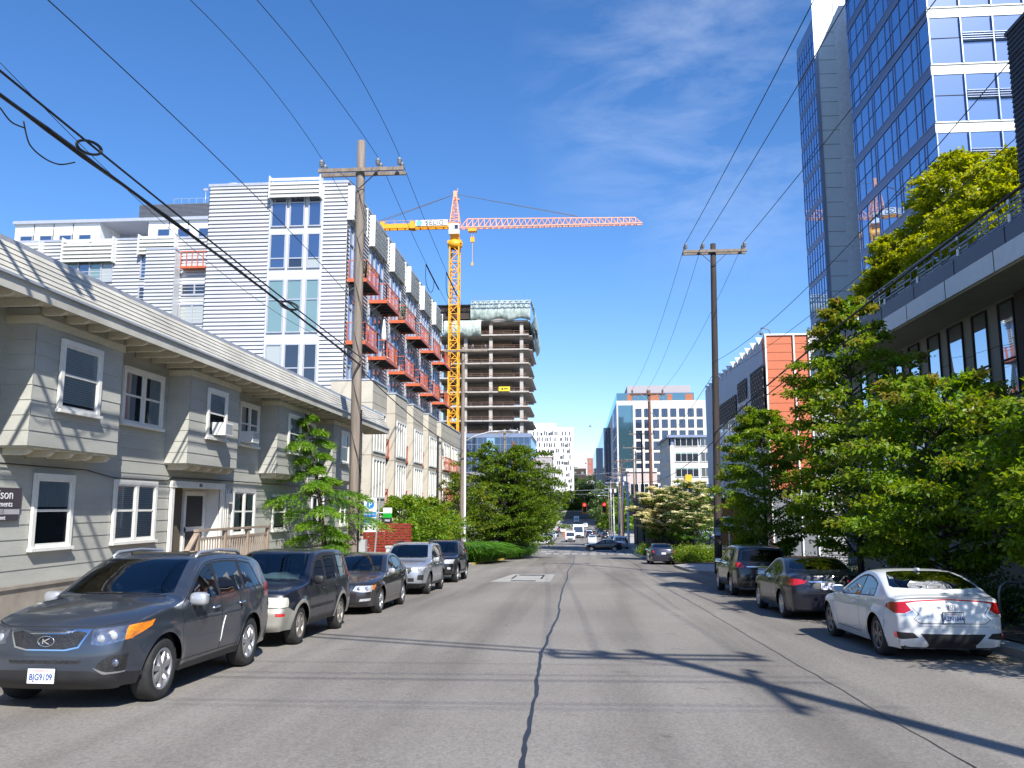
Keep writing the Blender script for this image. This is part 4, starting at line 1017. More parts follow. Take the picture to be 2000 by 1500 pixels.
def conifer(loc, h, seed, name, label, reach, nleaf=26000, lsize=.10, leaf=L_CEDAR, bark=M_BARKD, cat='tree', nb=58, base=.10, lean=(0, 0), droop=.55, asp=.16, trunk_r=.11):
    rs = np.random.RandomState(seed); root = thing(name, label, cat, loc)
    t = MB(); path = [(lean[0]*(i/8)**1.5, lean[1]*(i/8)**1.5, h*i/8) for i in range(9)]
    t.tube(path, [trunk_r*(1-.9*i/8)+.01 for i in range(9)], 8)
    P, D, NN, TP = [], [], [], []
    per = nleaf//nb
    for b in range(nb):
        u = (b+.5)/nb; z = h*(base+(1-base)*u); az = b*2.39996+rs.normal()*.3
        Lr = reach(u, az)*(.7+.5*rs.rand())
        fi = min(7.99, z/h*8); i0 = int(fi); p0 = Vector(path[i0]).lerp(Vector(path[i0+1]), fi-i0)
        pts = []
        for k in range(7):
            s_ = k/6; pts.append(p0+Vector((math.cos(az)*Lr*s_, math.sin(az)*Lr*s_, Lr*(.28*s_-droop*s_**2.2))))
        t.tube(pts, [(.03-.024*k/6)*min(1, .4+Lr*.4) for k in range(7)], 5)
        A = np.array([tuple(p) for p in pts]); ns = 14
        for q in range(ns):
            f = min(.999, .15+.85*(q+rs.rand())/ns); fi = f*6; i0 = int(fi); c = A[i0]+(A[i0+1]-A[i0])*(fi-i0)
            sd = 1 if q % 2 else -1; sa = az+sd*(1.15-.7*f)
            sl = Lr*(.46-.26*f)+.10; m_ = max(4, per//ns); tt = rs.rand(m_)
            pp = c+np.outer(tt*sl, [math.cos(sa), math.sin(sa), 0])+rs.normal(size=(m_, 3))*[.05,.05,.025]
            pp[:, 2] -= (tt**1.6)*sl*.55+.05*rs.rand(m_)
            P.append(pp); dd = np.array([math.cos(sa), math.sin(sa), -.55])+rs.normal(size=(m_, 3))*.55; D.append(dd)
            nn = rs.normal(size=(m_, 3))*.5; nn[:, 2] += .8; NN.append(nn)
            TP.append(np.clip(tt*.8+f*.5-.5, 0, 1))
    t.build('trunk', bark, root)
    P, D, NN, TP = map(np.concatenate, (P, D, NN, TP)); n = len(P)
    leaf_mesh('crown', leaf, P, D, NN, lsize*(.7+.7*rs.rand(n)), asp, TP, root, fold=.05)
    return root

def shrub(loc, size, seed, name, label, leaf=L_SHRUB, nleaf=5000, lsize=.08, cat='shrub', group=None, asp=.5, tipamt=.4, nb=26, bark=M_BARKD, kind=None):
    """several stems from the ground, foliage in an uneven mound"""
    rs = np.random.RandomState(seed); root = thing(name, label, cat, loc, 0, group)
    if kind: root['kind'] = kind
    t = MB(); P, D, NN, TP = [], [], [], []
    rx, ry, rz = size; per = nleaf//nb
    for b in range(nb):
        a = b*2.39996; rr = math.sqrt((b+.5)/nb); bx, by = rx*rr*math.cos(a)*.8, ry*rr*math.sin(a)*.8
        top = rz*(1-.45*rr**2)*(.78+.3*rs.rand()); e = Vector((bx*1.2+rs.normal()*.1, by*1.2+rs.normal()*.1, top)); s0 = Vector((bx*.35, by*.35, 0)) if rx < 1.5 and ry < 1.5 else Vector((bx*.9, by*.9, 0))
        t.tube([s0, s0.lerp(e, .5)+Vector((0, 0, .08*rz)), e*.97], [.02, .012, .004], 5)
        cl = 5
        for q in range(cl):
            c = np.array(s0.lerp(e, .25+.75*(q+.5)/cl)); m_ = max(3, per//cl); r_ = .16*max(rx, ry, rz)**.5+.08
            pp = c+rs.normal(size=(m_, 3))*r_*np.array([1.2, 1.2, .75]); pp[:, 2] = np.abs(pp[:, 2])
            P.append(pp); dd = unit(rs, m_)+np.array([bx*.4, by*.4, .1]); D.append(dd); nn = rs.normal(size=(m_, 3))*.6; nn[:, 2] += .7; NN.append(nn)
            TP.append(np.clip((q/cl-.35+.4*rs.rand(m_))*tipamt, 0, 1))
    t.build('stem', bark, root)
    P, D, NN, TP = map(np.concatenate, (P, D, NN, TP)); n = len(P)
    leaf_mesh('foliage', leaf, P, D, NN, lsize*(.7+.6*rs.rand(n)), asp, TP, root)
    return root
def grass_clump(loc, size, seed, name, label, n=1500, blade=.5, leaf=L_GRASS, group=None, kind=None, cat='grass'):
    rs = np.random.RandomState(seed)
    P = np.stack([rs.normal(size=n)*size[0]*.4, rs.normal(size=n)*size[1]*.4, np.zeros(n)], 1)
    a = rs.rand(n)*2*PI; e = .5+.6*rs.rand(n)
    D1 = np.stack([np.cos(a), np.sin(a), 2.3*e], 1); D1 /= np.linalg.norm(D1, axis=1, keepdims=True)
    mid = P+D1*blade*.6*(.7+.5*rs.rand(n))[:, None]
    D2 = np.stack([np.cos(a)*1.2, np.sin(a)*1.2, -.25+0*a], 1)
    root = thing(name, label, cat, loc, 0, group)
    if kind: root['kind'] = kind
    leaf_mesh('blade', leaf, np.concatenate([P, mid]), np.concatenate([D1, D2]), np.concatenate([np.cross(D1, [0,0,1.]), np.tile([0,0,1.], (n, 1))])+rs.normal(size=(2*n,3))*.2,
              np.concatenate([np.linalg.norm(mid-P, axis=1), np.full(n, blade*.55)]), .05, np.zeros(2*n), root, fold=0)
    return root
# ================================================================== world, sun, camera
SUN_EL, SUN_AZ = R(42), R(25)       # the sun stands behind the viewer, a little to the right
w = bpy.data.worlds.new('World'); SC.world = w; w.use_nodes = True; nt = w.node_tree
bg = nt.nodes['Background']; bg.inputs[1].default_value = .118
sky = N(nt, 'ShaderNodeTexSky', sky_type='NISHITA'); sky.sun_disc = False; sky.sun_elevation = SUN_EL; sky.sun_rotation = PI-SUN_AZ
sky.altitude = 0; sky.air_density = 1.0; sky.dust_density = .25; sky.ozone_density = 3.2
hs = N(nt, 'ShaderNodeHueSaturation'); hs.inputs['Saturation'].default_value = 1.22; hs.inputs['Value'].default_value = 1.0
tn = N(nt, 'ShaderNodeMix', data_type='RGBA', blend_type='MULTIPLY'); tn.inputs[0].default_value = 1; tn.inputs[7].default_value = (.97, .95, 1.04, 1)
nt.links.new(sky.outputs[0], tn.inputs[6]); nt.links.new(tn.outputs[2], hs.inputs['Color'])
tc = N(nt, 'ShaderNodeTexCoord'); mp = N(nt, 'ShaderNodeMapping'); mp.inputs['Rotation'].default_value = (.2, .5, .3); mp.inputs['Scale'].default_value = (2.2, 1.5, 7)
nt.links.new(tc.outputs['Generated'], mp.inputs[0])
no = N(nt, 'ShaderNodeTexNoise'); no.inputs['Scale'].default_value = 2.6; no.inputs['Detail'].default_value = 9; no.inputs['Roughness'].default_value = .62; no.inputs['Distortion'].default_value = .35
nt.links.new(mp.outputs[0], no.inputs['Vector'])
cr = ramp(nt, [(.42, (0,0,0)), (.82, (1,1,1))]); nt.links.new(no.outputs['Fac'], cr.inputs[0])
# wisps gather in one quarter of the sky (around the direction of the glass tower)
dt = N(nt, 'ShaderNodeVectorMath', operation='DOT_PRODUCT'); dt.inputs[1].default_value = Vector((.157, .879, .450)).normalized()
nt.links.new(tc.outputs['Generated'], dt.inputs[0])
mr = N(nt, 'ShaderNodeMapRange'); mr.inputs[1].default_value = .972; mr.inputs[2].default_value = .997; mr.inputs[3].default_value = 0; mr.inputs[4].default_value = .22
nt.links.new(dt.outputs['Value'], mr.inputs[0])
mu = N(nt, 'ShaderNodeMath', operation='MULTIPLY'); nt.links.new(cr.outputs[0], mu.inputs[0]); nt.links.new(mr.outputs[0], mu.inputs[1])
mx = N(nt, 'ShaderNodeMix', data_type='RGBA'); nt.links.new(mu.outputs[0], mx.inputs[0]); nt.links.new(hs.outputs[0], mx.inputs[6]); mx.inputs[7].default_value = (7.5, 8.0, 8.6, 1)
nt.links.new(mx.outputs[2], bg.inputs[0])

sl = bpy.data.lights.new('sun', 'SUN'); sl.energy = 5.0; sl.angle = R(.53); sl.color = (1, .955, .88)
so = bpy.data.objects.new('sun', sl); COL.objects.link(so); so.location = (20, -40, 60)
so.rotation_euler = (PI/2-SUN_EL, 0, SUN_AZ)
cam = bpy.data.cameras.new('camera'); co = bpy.data.objects.new('camera', cam); COL.objects.link(co)
co.location = (0, 0, CH); co.rotation_euler = (PI/2+CTH, 0, CPS)
cam.sensor_width = 36; cam.lens = 36*CF/2000; cam.clip_end = 6000; cam.clip_start = .05
SC.camera = co
SC.view_settings.view_transform = 'Standard'; SC.view_settings.look = 'None'; SC.view_settings.exposure = 0.68; SC.view_settings.gamma = 1
SC.cycles.max_bounces = 8; SC.cycles.transparent_max_bounces = 24; SC.cycles.caustics_reflective = False; SC.cycles.caustics_refractive = False
SC.cycles.use_denoising = True

# ================================================================== ground
def asphalt():
    m, nt, b = _nodes('asphalt'); L = nt.links.new
    tc = N(nt, 'ShaderNodeTexCoord')
    def noise(scale, det=4, stretch=None, dist=0):
        n = N(nt, 'ShaderNodeTexNoise'); n.inputs['Scale'].default_value = scale; n.inputs['Detail'].default_value = det; n.inputs['Distortion'].default_value = dist
        if stretch:
            mp = N(nt, 'ShaderNodeMapping'); mp.inputs['Scale'].default_value = stretch; L(tc.outputs['Object'], mp.inputs[0]); L(mp.outputs[0], n.inputs['Vector'])
        else: L(tc.outputs['Object'], n.inputs['Vector'])
        return n
    big = noise(.25, 5); r1 = ramp(nt, [(.3, (.205,.188,.170)), (.7, (.255,.237,.214))]); L(big.outputs['Fac'], r1.inputs[0])
    lane = noise(1.0, 5, (.9,.022,1), .3); r2 = ramp(nt, [(.36, (.60,.59,.58)), (.58, (1,1,1))]); L(lane.outputs['Fac'], r2.inputs[0])
    m1 = N(nt, 'ShaderNodeMix', data_type='RGBA', blend_type='MULTIPLY'); m1.inputs[0].default_value = .75; L(r1.outputs[0], m1.inputs[6]); L(r2.outputs[0], m1.inputs[7])
    sp = N(nt, 'ShaderNodeTexVoronoi'); sp.inputs['Scale'].default_value = 42; L(tc.outputs['Object'], sp.inputs['Vector'])
    r3 = ramp(nt, [(0, (.5,.5,.5)), (.5, (1.0,1.0,1.0)), (1, (1.5,1.5,1.46))]); L(sp.outputs['Color'], r3.inputs[0])
    m2 = N(nt, 'ShaderNodeMix', data_type='RGBA', blend_type='MULTIPLY'); m2.inputs[0].default_value = .5; L(m1.outputs[2], m2.inputs[6]); L(r3.outputs[0], m2.inputs[7])
    st = noise(2.3, 3, None, .6); r4 = ramp(nt, [(.66, (1,1,1)), (.74, (.55,.54,.53))]); L(st.outputs['Fac'], r4.inputs[0])
    m3 = N(nt, 'ShaderNodeMix', data_type='RGBA', blend_type='MULTIPLY'); m3.inputs[0].default_value = .55; L(m2.outputs[2], m3.inputs[6]); L(r4.outputs[0], m3.inputs[7])
    L(m3.outputs[2], b.inputs['Base Color']); b.inputs['Roughness'].default_value = .82; b.inputs['Specular IOR Level'].default_value = .35
    fn = noise(120, 3); bp = N(nt, 'ShaderNodeBump'); bp.inputs['Strength'].default_value = .55; bp.inputs['Distance'].default_value = .012
    L(fn.outputs['Fac'], bp.inputs['Height']); L(bp.outputs[0], b.inputs['Normal'])
    return m
M_ASPH = asphalt()
M_CONC = mat('pavement_concrete', (.40,.38,.35), .85, var=.18, scale=1.3, bump=.25, bscale=50, fine=.25)
M_CONCD = mat('patch_concrete', (.33,.32,.30), .85, var=.15, scale=2, bump=.25, bscale=50, fine=.25)
M_TAR = mat('tar', (.018,.018,.019), .45, var=.3, scale=5)
M_WHITEP = mat('road_paint', (.72,.72,.70), .6, var=.25, scale=9)
M_YELP = mat('kerb_paint', (.55,.40,.08), .7, var=.3, scale=4)
M_SOIL = mat('soil', (.075,.055,.04), .95, var=.4, scale=6, bump=.6, bscale=20)
M_LAND = mat('land', (.06,.075,.035), .95, var=.4, scale=.03)

ys_road = [-60, -30, -10, 0, 10, 20, 40, 60, 85, 95, 105, 108, 125, 150, 178, 220, 260, 320, 390, 430]
def strip(name, ys, xl, xr, dz, m, skirt=0, sub=1):
    mb = MB(); vs = []; fs = []
    for y in ys:
        for k in range(sub+1):
            x = xl(y)+(xr(y)-xl(y))*k/sub; vs.append((x, y, zr(y)+dz))
    c = sub+1
    for i in range(len(ys)-1):
        for k in range(sub): fs.append((i*c+k, i*c+k+1, (i+1)*c+k+1, (i+1)*c+k))
    mb.add(vs, fs)
    if skirt:
        for side in (0, sub):
            for i in range(len(ys)-1):
                a, b2 = vs[i*c+side], vs[(i+1)*c+side]
                q = [a, b2, (b2[0], b2[1], b2[2]-skirt), (a[0], a[1], a[2]-skirt)]
                mb.poly(q if side == 0 else q[::-1])
        for i in (0, len(ys)-1):
            a, b2 = vs[i*c], vs[i*c+sub]; q = [b2, a, (a[0], a[1], a[2]-skirt), (b2[0], b2[1], b2[2]-skirt)]
            mb.poly(q if i == 0 else q[::-1])
    o = mb.build(name, m); tag(o, kind='structure'); return o
# terrain: one sheet to the horizon, rising to the hill beyond the street
mb = MB(); ysT = [-300, -60, -30, 0, 30, 60, 85, 105, 140, 178, 220, 260, 330, 390, 430, 470, 520, 600, 700, 900, 1100, 1300, 1800, 2600]; xsT = [-2500, -600, -200, -60, -20, 20, 60, 200, 600, 2500]
vs = [(x, y, zr(y)-.12) for y in ysT for x in xsT]; k = len(xsT)
mb.add(vs, [(i*k+j, i*k+j+1, (i+1)*k+j+1, (i+1)*k+j) for i in range(len(ysT)-1) for j in range(k-1)], 0, True)
tag(mb.build('terrain', M_LAND), kind='structure')
# the street with the cross street, one T-shaped sheet
mb = MB()
for i in range(len(ys_road)-1):
    a, b2 = ys_road[i], ys_road[i+1]
    wings = (a >= 95 and b2 <= 108)
    xs = [-160, -9, 9, 160] if wings else [-9, 9]
    for j in range(len(xs)-1):
        mb.poly([(xs[j], a, zr(a)), (xs[j+1], a, zr(a)), (xs[j+1], b2, zr(b2)), (xs[j], b2, zr(b2))])
tag(mb.build('road', M_ASPH), kind='structure')
def kl(y): return float(np.interp(y, [-60, 56, 62, 70, 77, 86, 90, 93], [-7.15, -7.15, -7.0, -6.2, -4.9, -4.7, -5.6, -8]))
def kr(y): return float(np.interp(y, [-60, 45.5, 47.5, 56, 58, 66, 74, 84, 90, 93.5], [7.15, 7.15, 6.1, 6.1, 7.15, 7.15, 6.0, 5.6, 6.3, 9]))
ysL = [-60, -20, 0, 10, 20, 30, 40, 50, 56, 59, 62, 66, 70, 74, 77, 81, 86, 88, 90, 91.5, 93]
ysR = [-60, -20, 0, 10, 20, 30, 40, 45.5, 46.2, 47.5, 50, 56, 56.8, 58, 62, 66, 70, 74, 79, 84, 88, 90, 92, 93.5]
strip('pavement', ysL, lambda y: -14.0, lambda y: kl(y)-.16, .128, M_CONC, .2, 2)
strip('kerb', ysL, lambda y: kl(y)-.16, kl, .135, M_CONCD, .3)
strip('pavement', ysR, lambda y: kr(y)+.16, lambda y: 13.0, .128, M_CONC, .2, 2)
strip('kerb', ysR, kr, lambda y: kr(y)+.16, .135, M_CONCD, .3)
ysF = [110, 113, 120, 140, 178, 220, 260, 320, 390, 420]
def kl2(y): return float(np.interp(y, [110, 113, 125, 132], [-8.5, -6.4, -6.2, -7.2]))
strip('pavement', ysF, lambda y: -16, kl2, .13, M_CONC, .3)
strip('pavement', ysF, lambda y: -kl2(y)+.4, lambda y: 18, .13, M_CONC, .3)
strip('kerb', [57, 59, 62, 66, 70, 72], lambda y: kl(y)-.17, lambda y: kl(y)+.004, .14, M_YELP, .2)
# planting beds on the pavement
def bed(name, poly, m, dz=.16):
    mb = MB(); mb.poly([(x, y, zr(y)+dz) for x, y in poly]); tag(mb.build(name, m), kind='structure')
bed('soil', [(-9.3,58),(-7.5,58),(-7.2,63),(-6.3,71),(-5.1,78),(-4.95,85),(-6.0,89),(-9.3,89)], M_SOIL)
bed('soil', [(7.6,12.5),(9.1,12.5),(9.1,44),(7.6,44)], M_SOIL)
bed('soil', [(6.5,58.8),(10.2,58.8),(10.2,74),(6.5,74)], M_SOIL)
# tar seam down the middle and the panel joint to its right
def ribbon(name, xf, ys, wf, m, dz=.004):
    mb = MB(); vs = []
    for y in ys: x = xf(y); vs += [(x-wf(y), y, zr(y)+dz), (x+wf(y), y, zr(y)+dz)]
    mb.add(vs, [(2*i, 2*i+1, 2*i+3, 2*i+2) for i in range(len(ys)-1)]); o = mb.build(name, m); tag(o, kind='structure')
rs = np.random.RandomState(3)
ysS = list(np.arange(4, 90, .22)); jx = np.cumsum(rs.normal(size=len(ysS))*.008); jx -= np.linspace(0, jx[-1], len(ysS)); jw = .018+.014*rs.rand(len(ysS))
ribbon('road_seam', lambda y: -.52+float(np.interp(y, ysS, jx))+.03*math.sin(y*.35), ysS, lambda y: float(np.interp(y, ysS, jw)), M_TAR)
jx2 = np.cumsum(rs.normal(size=len(ysS))*.008); jx2 -= np.linspace(0, jx2[-1], len(ysS))
ribbon('road_joint', lambda y: 3.35+float(np.interp(y, ysS, jx2)), ysS, lambda y: .005+.006*rs.rand(), M_TAR)
0 and ribbon('road_joint', lambda y: -3.9+float(np.interp(y, ysS, jx2[::-1])), [y for y in ysS if y > 8], lambda y: .006+.006*rs.rand(), M_TAR)
# concrete utility patch with two worn slots
mb = MB()
mb.poly([(-3.85,36.6,zr(36.6)+.005),(-1.25,36.9,zr(36.9)+.005),(-1.25,44.2,zr(44.2)+.005),(-3.4,44.0,zr(44)+.005)], 0)
for (x0, x1, y0, y1) in ((-3.0,-1.9,37.3,37.9),(-3.0,-1.75,42.6,43.4),(-3.15,-3.05,39.4,42.6),(-1.8,-1.7,39.4,42.8)):
    mb.poly([(x0,y0,zr(y0)+.009),(x1,y0,zr(y0)+.009),(x1,y1,zr(y1)+.009),(x0,y1,zr(y1)+.009)], 1)
tag(mb.build('road_patch', [M_CONCD, M_TAR]), kind='structure')
# crosswalk: two rows of worn twin bars, and stop bar
mb = MB()
for y0, x0, n_ in ((91.2, -3.6, 5), (99.2, -4.4, 5)):
    for k in range(n_):
        for q in (0, .85):
            x = x0+k*1.95+q
            mb.poly([(x, y0, zr(y0)+.006), (x+.62, y0, zr(y0)+.006), (x+.62, y0+1.5, zr(y0+1.5)+.006), (x, y0+1.5, zr(y0+1.5)+.006)])
tag(mb.build('crosswalk_marking', M_WHITEP), kind='structure')
mb = MB()
for x in (-5.2, 4.6):
    for k in range(4):
        xx = x+k*.4
mb.poly([(-5.0,104.5,zr(104.5)+.006),(4.8,104.5,zr(104.5)+.006),(4.8,105,zr(105)+.006),(-5.0,105,zr(105)+.006)])
for y0 in range(230, 380, 9): mb.poly([(-.12,y0,zr(y0)+.012),(.12,y0,zr(y0)+.012),(.12,y0+3,zr(y0+3)+.012),(-.12,y0+3,zr(y0+3)+.012)])
tag(mb.build('road_marking', M_WHITEP), kind='structure')
# ================================================================== left side: the clapboard apartment house
M_SIDE = mat("grey_siding", (.385,.385,.345), .75, var=.17, scale=.9, bump=.15, bscale=30, stretch=(1,.35,1.5), fine=.12)
M_TRIM = mat('white_trim', (.72,.71,.66), .5, var=.07, scale=4)
M_CREAM = mat('cream_soffit', (.55,.51,.40), .6, var=.1, scale=4)
M_MANS = mat('weathered_mansard', (.50,.485,.43), .7, var=.25, scale=1.1, stretch=(1,.5,1), detail=8)
M_FOUND = mat('foundation', (.27,.24,.20), .85, var=.2, scale=2, bump=.2)
M_WGL = clear_glass('window_glass', (.82,.88,.90), .12, 1.22)
M_WDARK = mat('room_dark', (.018,.02,.024), .6, var=.3, scale=3)
M_BLIND = mat('blind_white', (.62,.65,.66), .6, var=.08)
M_CURT = mat('curtain', (.40,.41,.42), .8, var=.2, scale=6, stretch=(1,6,.4))
M_ROOFG = mat('roof_grey', (.30,.31,.33), .7, var=.12)
M_DECK = mat('weathered_wood', (.30,.235,.18), .8, var=.25, scale=5, stretch=(1,1,.3))
HB = zr(23)
house = thing('apartment_house', 'grey clapboard two-storey apartment house with overhanging bays and cream mansard roof', 'apartment house', (-10.5, 23, HB))
HY0, HY1, HX = 4.0, 40.3, -10.5
mb = MB()
mb.laps((HX, HY0), (HX, 21.12), .50, 2.74, .28, .013); mb.laps((HX, 24.12), (HX, HY1), .50, 2.74, .28, .013)
mb.laps((HX, 21.12), (HX, 24.12), 2.55, 2.74, .19, .013); mb.laps((HX, HY0), (HX, HY1), 2.74, 5.62, .288, .013)
mb.laps((HX, HY1), (HX-11, HY1), .5, 5.62, .28, .013); mb.laps((HX-11, HY0), (HX, HY0), .5, 5.62, .28, .013)
mb.box(HX-11, HX-.9, HY0+.02, HY1-.02, .5, 5.6)
mb.build('wall', M_SIDE, house, True)
mb = MB(); mb.box(HX-11, HX+.03, HY0, HY1, -2.2, .44); mb.box(HX-.02, HX+.07, HY0, HY1, .44, .50)
mb.build('foundation', [M_FOUND], house, True)
def dh_window(parent, X, y0, y1, z0, z1, sash=1, style='blind', seed=0):
    """double-hung window on a wall facing +X (outer trim to outer trim)"""
    f = MB(); t = .105; a = X+.022
    f.box(a, a+.055, y0, y0+t, z0, z1); f.box(a, a+.055, y1-t, y1, z0, z1); f.box(a, a+.06, y0+t, y1-t, z1-t, z1)
    f.box(a, a+.11, y0-.03, y1+.03, z0-.06, z0); f.box(a, a+.05, y0+t, y1-t, z0, z0+.04)
    wy = (y1-y0-2*t)/sash; zm = (z0+z1)/2
    if sash == 2: f.box(a, a+.055, (y0+y1)/2-.06, (y0+y1)/2+.06, z0+.04, z1-t)
    for k in range(sash):
        c0, c1 = y0+t+k*wy+(.06 if k else 0), y0+t+(k+1)*wy-(.06 if k < sash-1 else 0)
        for (b0, b1, d) in ((z0+.04, zm+.02, .02), (zm-.02, z1-t, .032)):
            s = .045
            f.box(a, a+d, c0, c0+s, b0, b1); f.box(a, a+d, c1-s, c1, b0, b1); f.box(a, a+d, c0+s, c1-s, b0, b0+s); f.box(a, a+d, c0+s, c1-s, b1-s, b1)
    w = f.build('window', M_TRIM, parent, True)
    g = MB(); g.poly([(a+.017, y0+t, z0+.04), (a+.017, y1-t, z0+.04), (a+.017, y1-t, z1-t), (a+.017, y0+t, z1-t)])
    g.build('pane', M_WGL, w, False).location = -wloc(parent)
    b = MB(); b.poly([(a+.003, y0+t, z0+.04), (a+.003, y1-t, z0+.04), (a+.003, y1-t, z1-t), (a+.003, y0+t, z1-t)], 1)
    rr = random.Random(seed)
    if style == 'blind':
        zb = z0+.04+rr.choice([0, .02, .1]); n = int((z1-t-zb)/.045)
        for k in range(n): zz = zb+k*.045; b.poly([(a+.006, y0+t, zz+.004), (a+.006, y1-t, zz+.004), (a+.012, y1-t, zz+.041), (a+.012, y0+t, zz+.041)])
    elif style == 'half':
        zb = zm-.0; n = int((z1-t-zb)/.045)
        for k in range(n): zz = zb+k*.045; b.poly([(a+.006, y0+t, zz+.004), (a+.006, y1-t, zz+.004), (a+.012, y1-t, zz+.041), (a+.012, y0+t, zz+.041)])
    elif style == 'curtain':
        for (c0, c1) in ((y0+t, y0+t+.28*(y1-y0)), (y1-t-.28*(y1-y0), y1-t)):
            n = 8
            for k in range(n):
                p, q = c0+(c1-c0)*k/n, c0+(c1-c0)*(k+1)/n
                b.poly([(a+.006+.005*(k % 2), p, z0+.05), (a+.006+.005*((k+1) % 2), q, z0+.05), (a+.006+.005*((k+1) % 2), q, z1-t), (a+.006+.005*(k % 2), p, z1-t)], 2)
    elif style == 'shade':
        zb = z0+(z1-z0)*rr.choice([.45, .55]); b.poly([(a+.008, y0+t, zb), (a+.008, y1-t, zb), (a+.008, y1-t, z1-t), (a+.008, y0+t, z1-t)], 2)
    b.build('blind', [M_BLIND, M_WDARK, M_CURT], w, False).location = -wloc(parent)
    return w
BAYS = [(14.42, 17.38), (20.66, 23.78), (27.05, 30.2), (33.4, 36.5), (8.0, 11.0)]
for (b0, b1) in BAYS:
    m = MB(); X1 = -9.9
    m.laps((X1, b0), (X1, b1), 3.05, 5.55, .278, .013); m.laps((HX, b0), (X1, b0), 3.05, 5.55, .278, .013); m.laps((X1, b1), (HX, b1), 3.05, 5.55, .278, .013)
    m.box(HX+.01, X1-.004, b0+.004, b1-.004, 3.05, 5.6)
    m.box(HX+.01, X1+.035, b0-.03, b1+.03, 5.30, 5.45, 1)
    m.box(HX+.01, X1-.02, b0+.02, b1-.02, 3.02, 3.05, 2)
    o = m.build('bay', [M_SIDE, M_CREAM, M_CREAM], house, True)
    n = 5
    for k in range(n):
        y = b0+.2+(b1-b0-.4)*k/(n-1); q = MB()
        q.prism([(HX+.02, 3.02), (X1-.05, 3.02), (X1-.05, 2.97), (X1-.12, 2.91), (X1-.2, 2.89), (HX+.02, 2.89)], y-.05, y+.05, 'y')
        q.build('bracket', M_CREAM, o, False).location = -wloc(house)
for args in [(-9.9,15.13,16.52,3.80,5.16,1,'blind'),(HX,18.42,20.34,3.88,5.21,2,'curtain'),(-9.9,21.6,22.85,3.80,5.13,1,'half'),(HX,25.2,26.8,3.88,5.22,2,'curtain'),(-9.9,27.95,29.25,3.80,5.13,1,'shade'),(-9.9,34.4,35.6,3.80,5.13,1,'curtain'),(HX,31.2,32.7,3.88,5.21,2,'blind'),(HX,37.6,39.2,3.88,5.21,2,'curtain'),
             (HX,15.52,16.82,1.16,2.60,1,'shade'),(HX,18.36,20.30,1.16,2.57,2,'blind'),(HX,24.95,26.75,1.12,2.50,2,'curtain'),(HX,28.35,29.65,1.16,2.38,1,'blind'),(HX,32.6,34.2,1.16,2.45,2,'curtain'),(HX,36.6,38.2,1.16,2.45,2,'blind')]:
    dh_window(house, *args, seed=int(args[1]*10))
# eave, fascia, mansard
m = MB(); XE = -9.35; YE = HY1+.75
m.box(HX-11.5, XE-.03, HY0-.6, YE-.03, 5.62, 5.68, 1)
m.box(XE-.03, XE, HY0-.6, YE, 5.53, 5.77, 0); m.box(XE-1.2, XE-.03, YE-.03, YE, 5.53, 5.77, 0)
m.box(XE, XE+.05, HY0-.6, YE+.05, 5.755, 5.80, 2)
n = 6
for k in range(n):
    za, zb = 5.79+.105*k, 5.79+.105*(k+1); xa, xb = XE-.045*k, XE-.045*(k+1)
    m.add([(xa-.06, HY0-.6, za), (xa-.06, YE-.05*k, za), (xa, YE-.05*k, za+.003), (xa, HY0-.6, za+.003), (xb-.015, YE-.05*k, zb), (xb-.015, HY0-.6, zb)], [(0,1,2,3), (3,2,4,5)], 0)
    m.add([(xa, YE-.05*k, za), (xa-9, YE-.05*k, za), (xa-9, YE-.05*k-.05, zb), (xb, YE-.05*k-.05, zb)], [(0,1,2,3)], 0)
m.box(HX-11.5, XE-.28, HY0-.6, YE-.3, 6.42, 6.50, 2)
roof = m.build('roof', [M_MANS, M_CREAM, mat('metal_flashing', (.50,.52,.55), .4, .4, var=.1)], house, True)
y = HY0+.2
while y < YE-.3:
    q = MB(); inb = any(b0-.1 < y < b1+.1 for b0, b1 in BAYS)
    q.prism([(-9.9 if inb else HX+.02, 5.615), (XE-.06, 5.615), (XE-.06, 5.57), (XE-.12, 5.50), (XE-.2, 5.475), (-9.9 if inb else HX+.02, 5.475)], y-.05, y+.05, 'y')
    q.build('rafter_tail', M_CREAM, roof, False).location = -wloc(house); y += .74
# doorway
m = MB()
m.box(HX+.03, HX+.10, 21.0, 21.14, .44, 2.45, 0); m.box(HX+.03, HX+.10, 24.06, 24.2, .44, 2.45, 0); m.box(HX+.03, HX+.12, 20.98, 24.22, 2.45, 2.62, 0)
m.box(HX-.36, HX, 21.0, 21.13, .44, 2.5, 1); m.box(HX-.36, HX, 24.07, 24.2, .44, 2.5, 0); m.box(HX-.40, HX-.36, 21.13, 24.07, .44, 2.5, 0); m.box(HX-.36, HX, 21.13, 24.07, 2.46, 2.5, 1)
m.box(HX-.4, HX+.02, 21.13, 24.07, .40, .44, 1); m.box(HX-.357, HX-.35, 21.13, 22.5, .44, 2.46, 2)
m.build('doorway', [M_TRIM, M_CREAM, mat('porch_dark', (.10,.085,.06), .8)], house, True)
m = MB(); dx = HX-.34
for (a, b2, c, d2) in ((22.55,22.67,.46,2.38),(23.73,23.85,.46,2.38),(22.67,23.73,2.26,2.38),(22.67,23.73,.46,.66),(22.67,23.73,1.28,1.40)): m.box(dx, dx+.04, a, b2, c, d2, 0)
m.box(dx+.004, dx+.012, 22.67, 23.73, .66, 2.26, 1)
dr = m.build('door', [M_TRIM, mat('screen_mesh', (.03,.028,.032), .7, var=.2)], house, True)
q = MB(); q.bar((dx+.05,22.61,1.25),(dx+.05,22.61,1.4),.03,.02); q.ell((dx+.07,22.61,1.33),(.03,.03,.03),8,6); q.build('handle', M_BLACK, dr).location = -wloc(house)
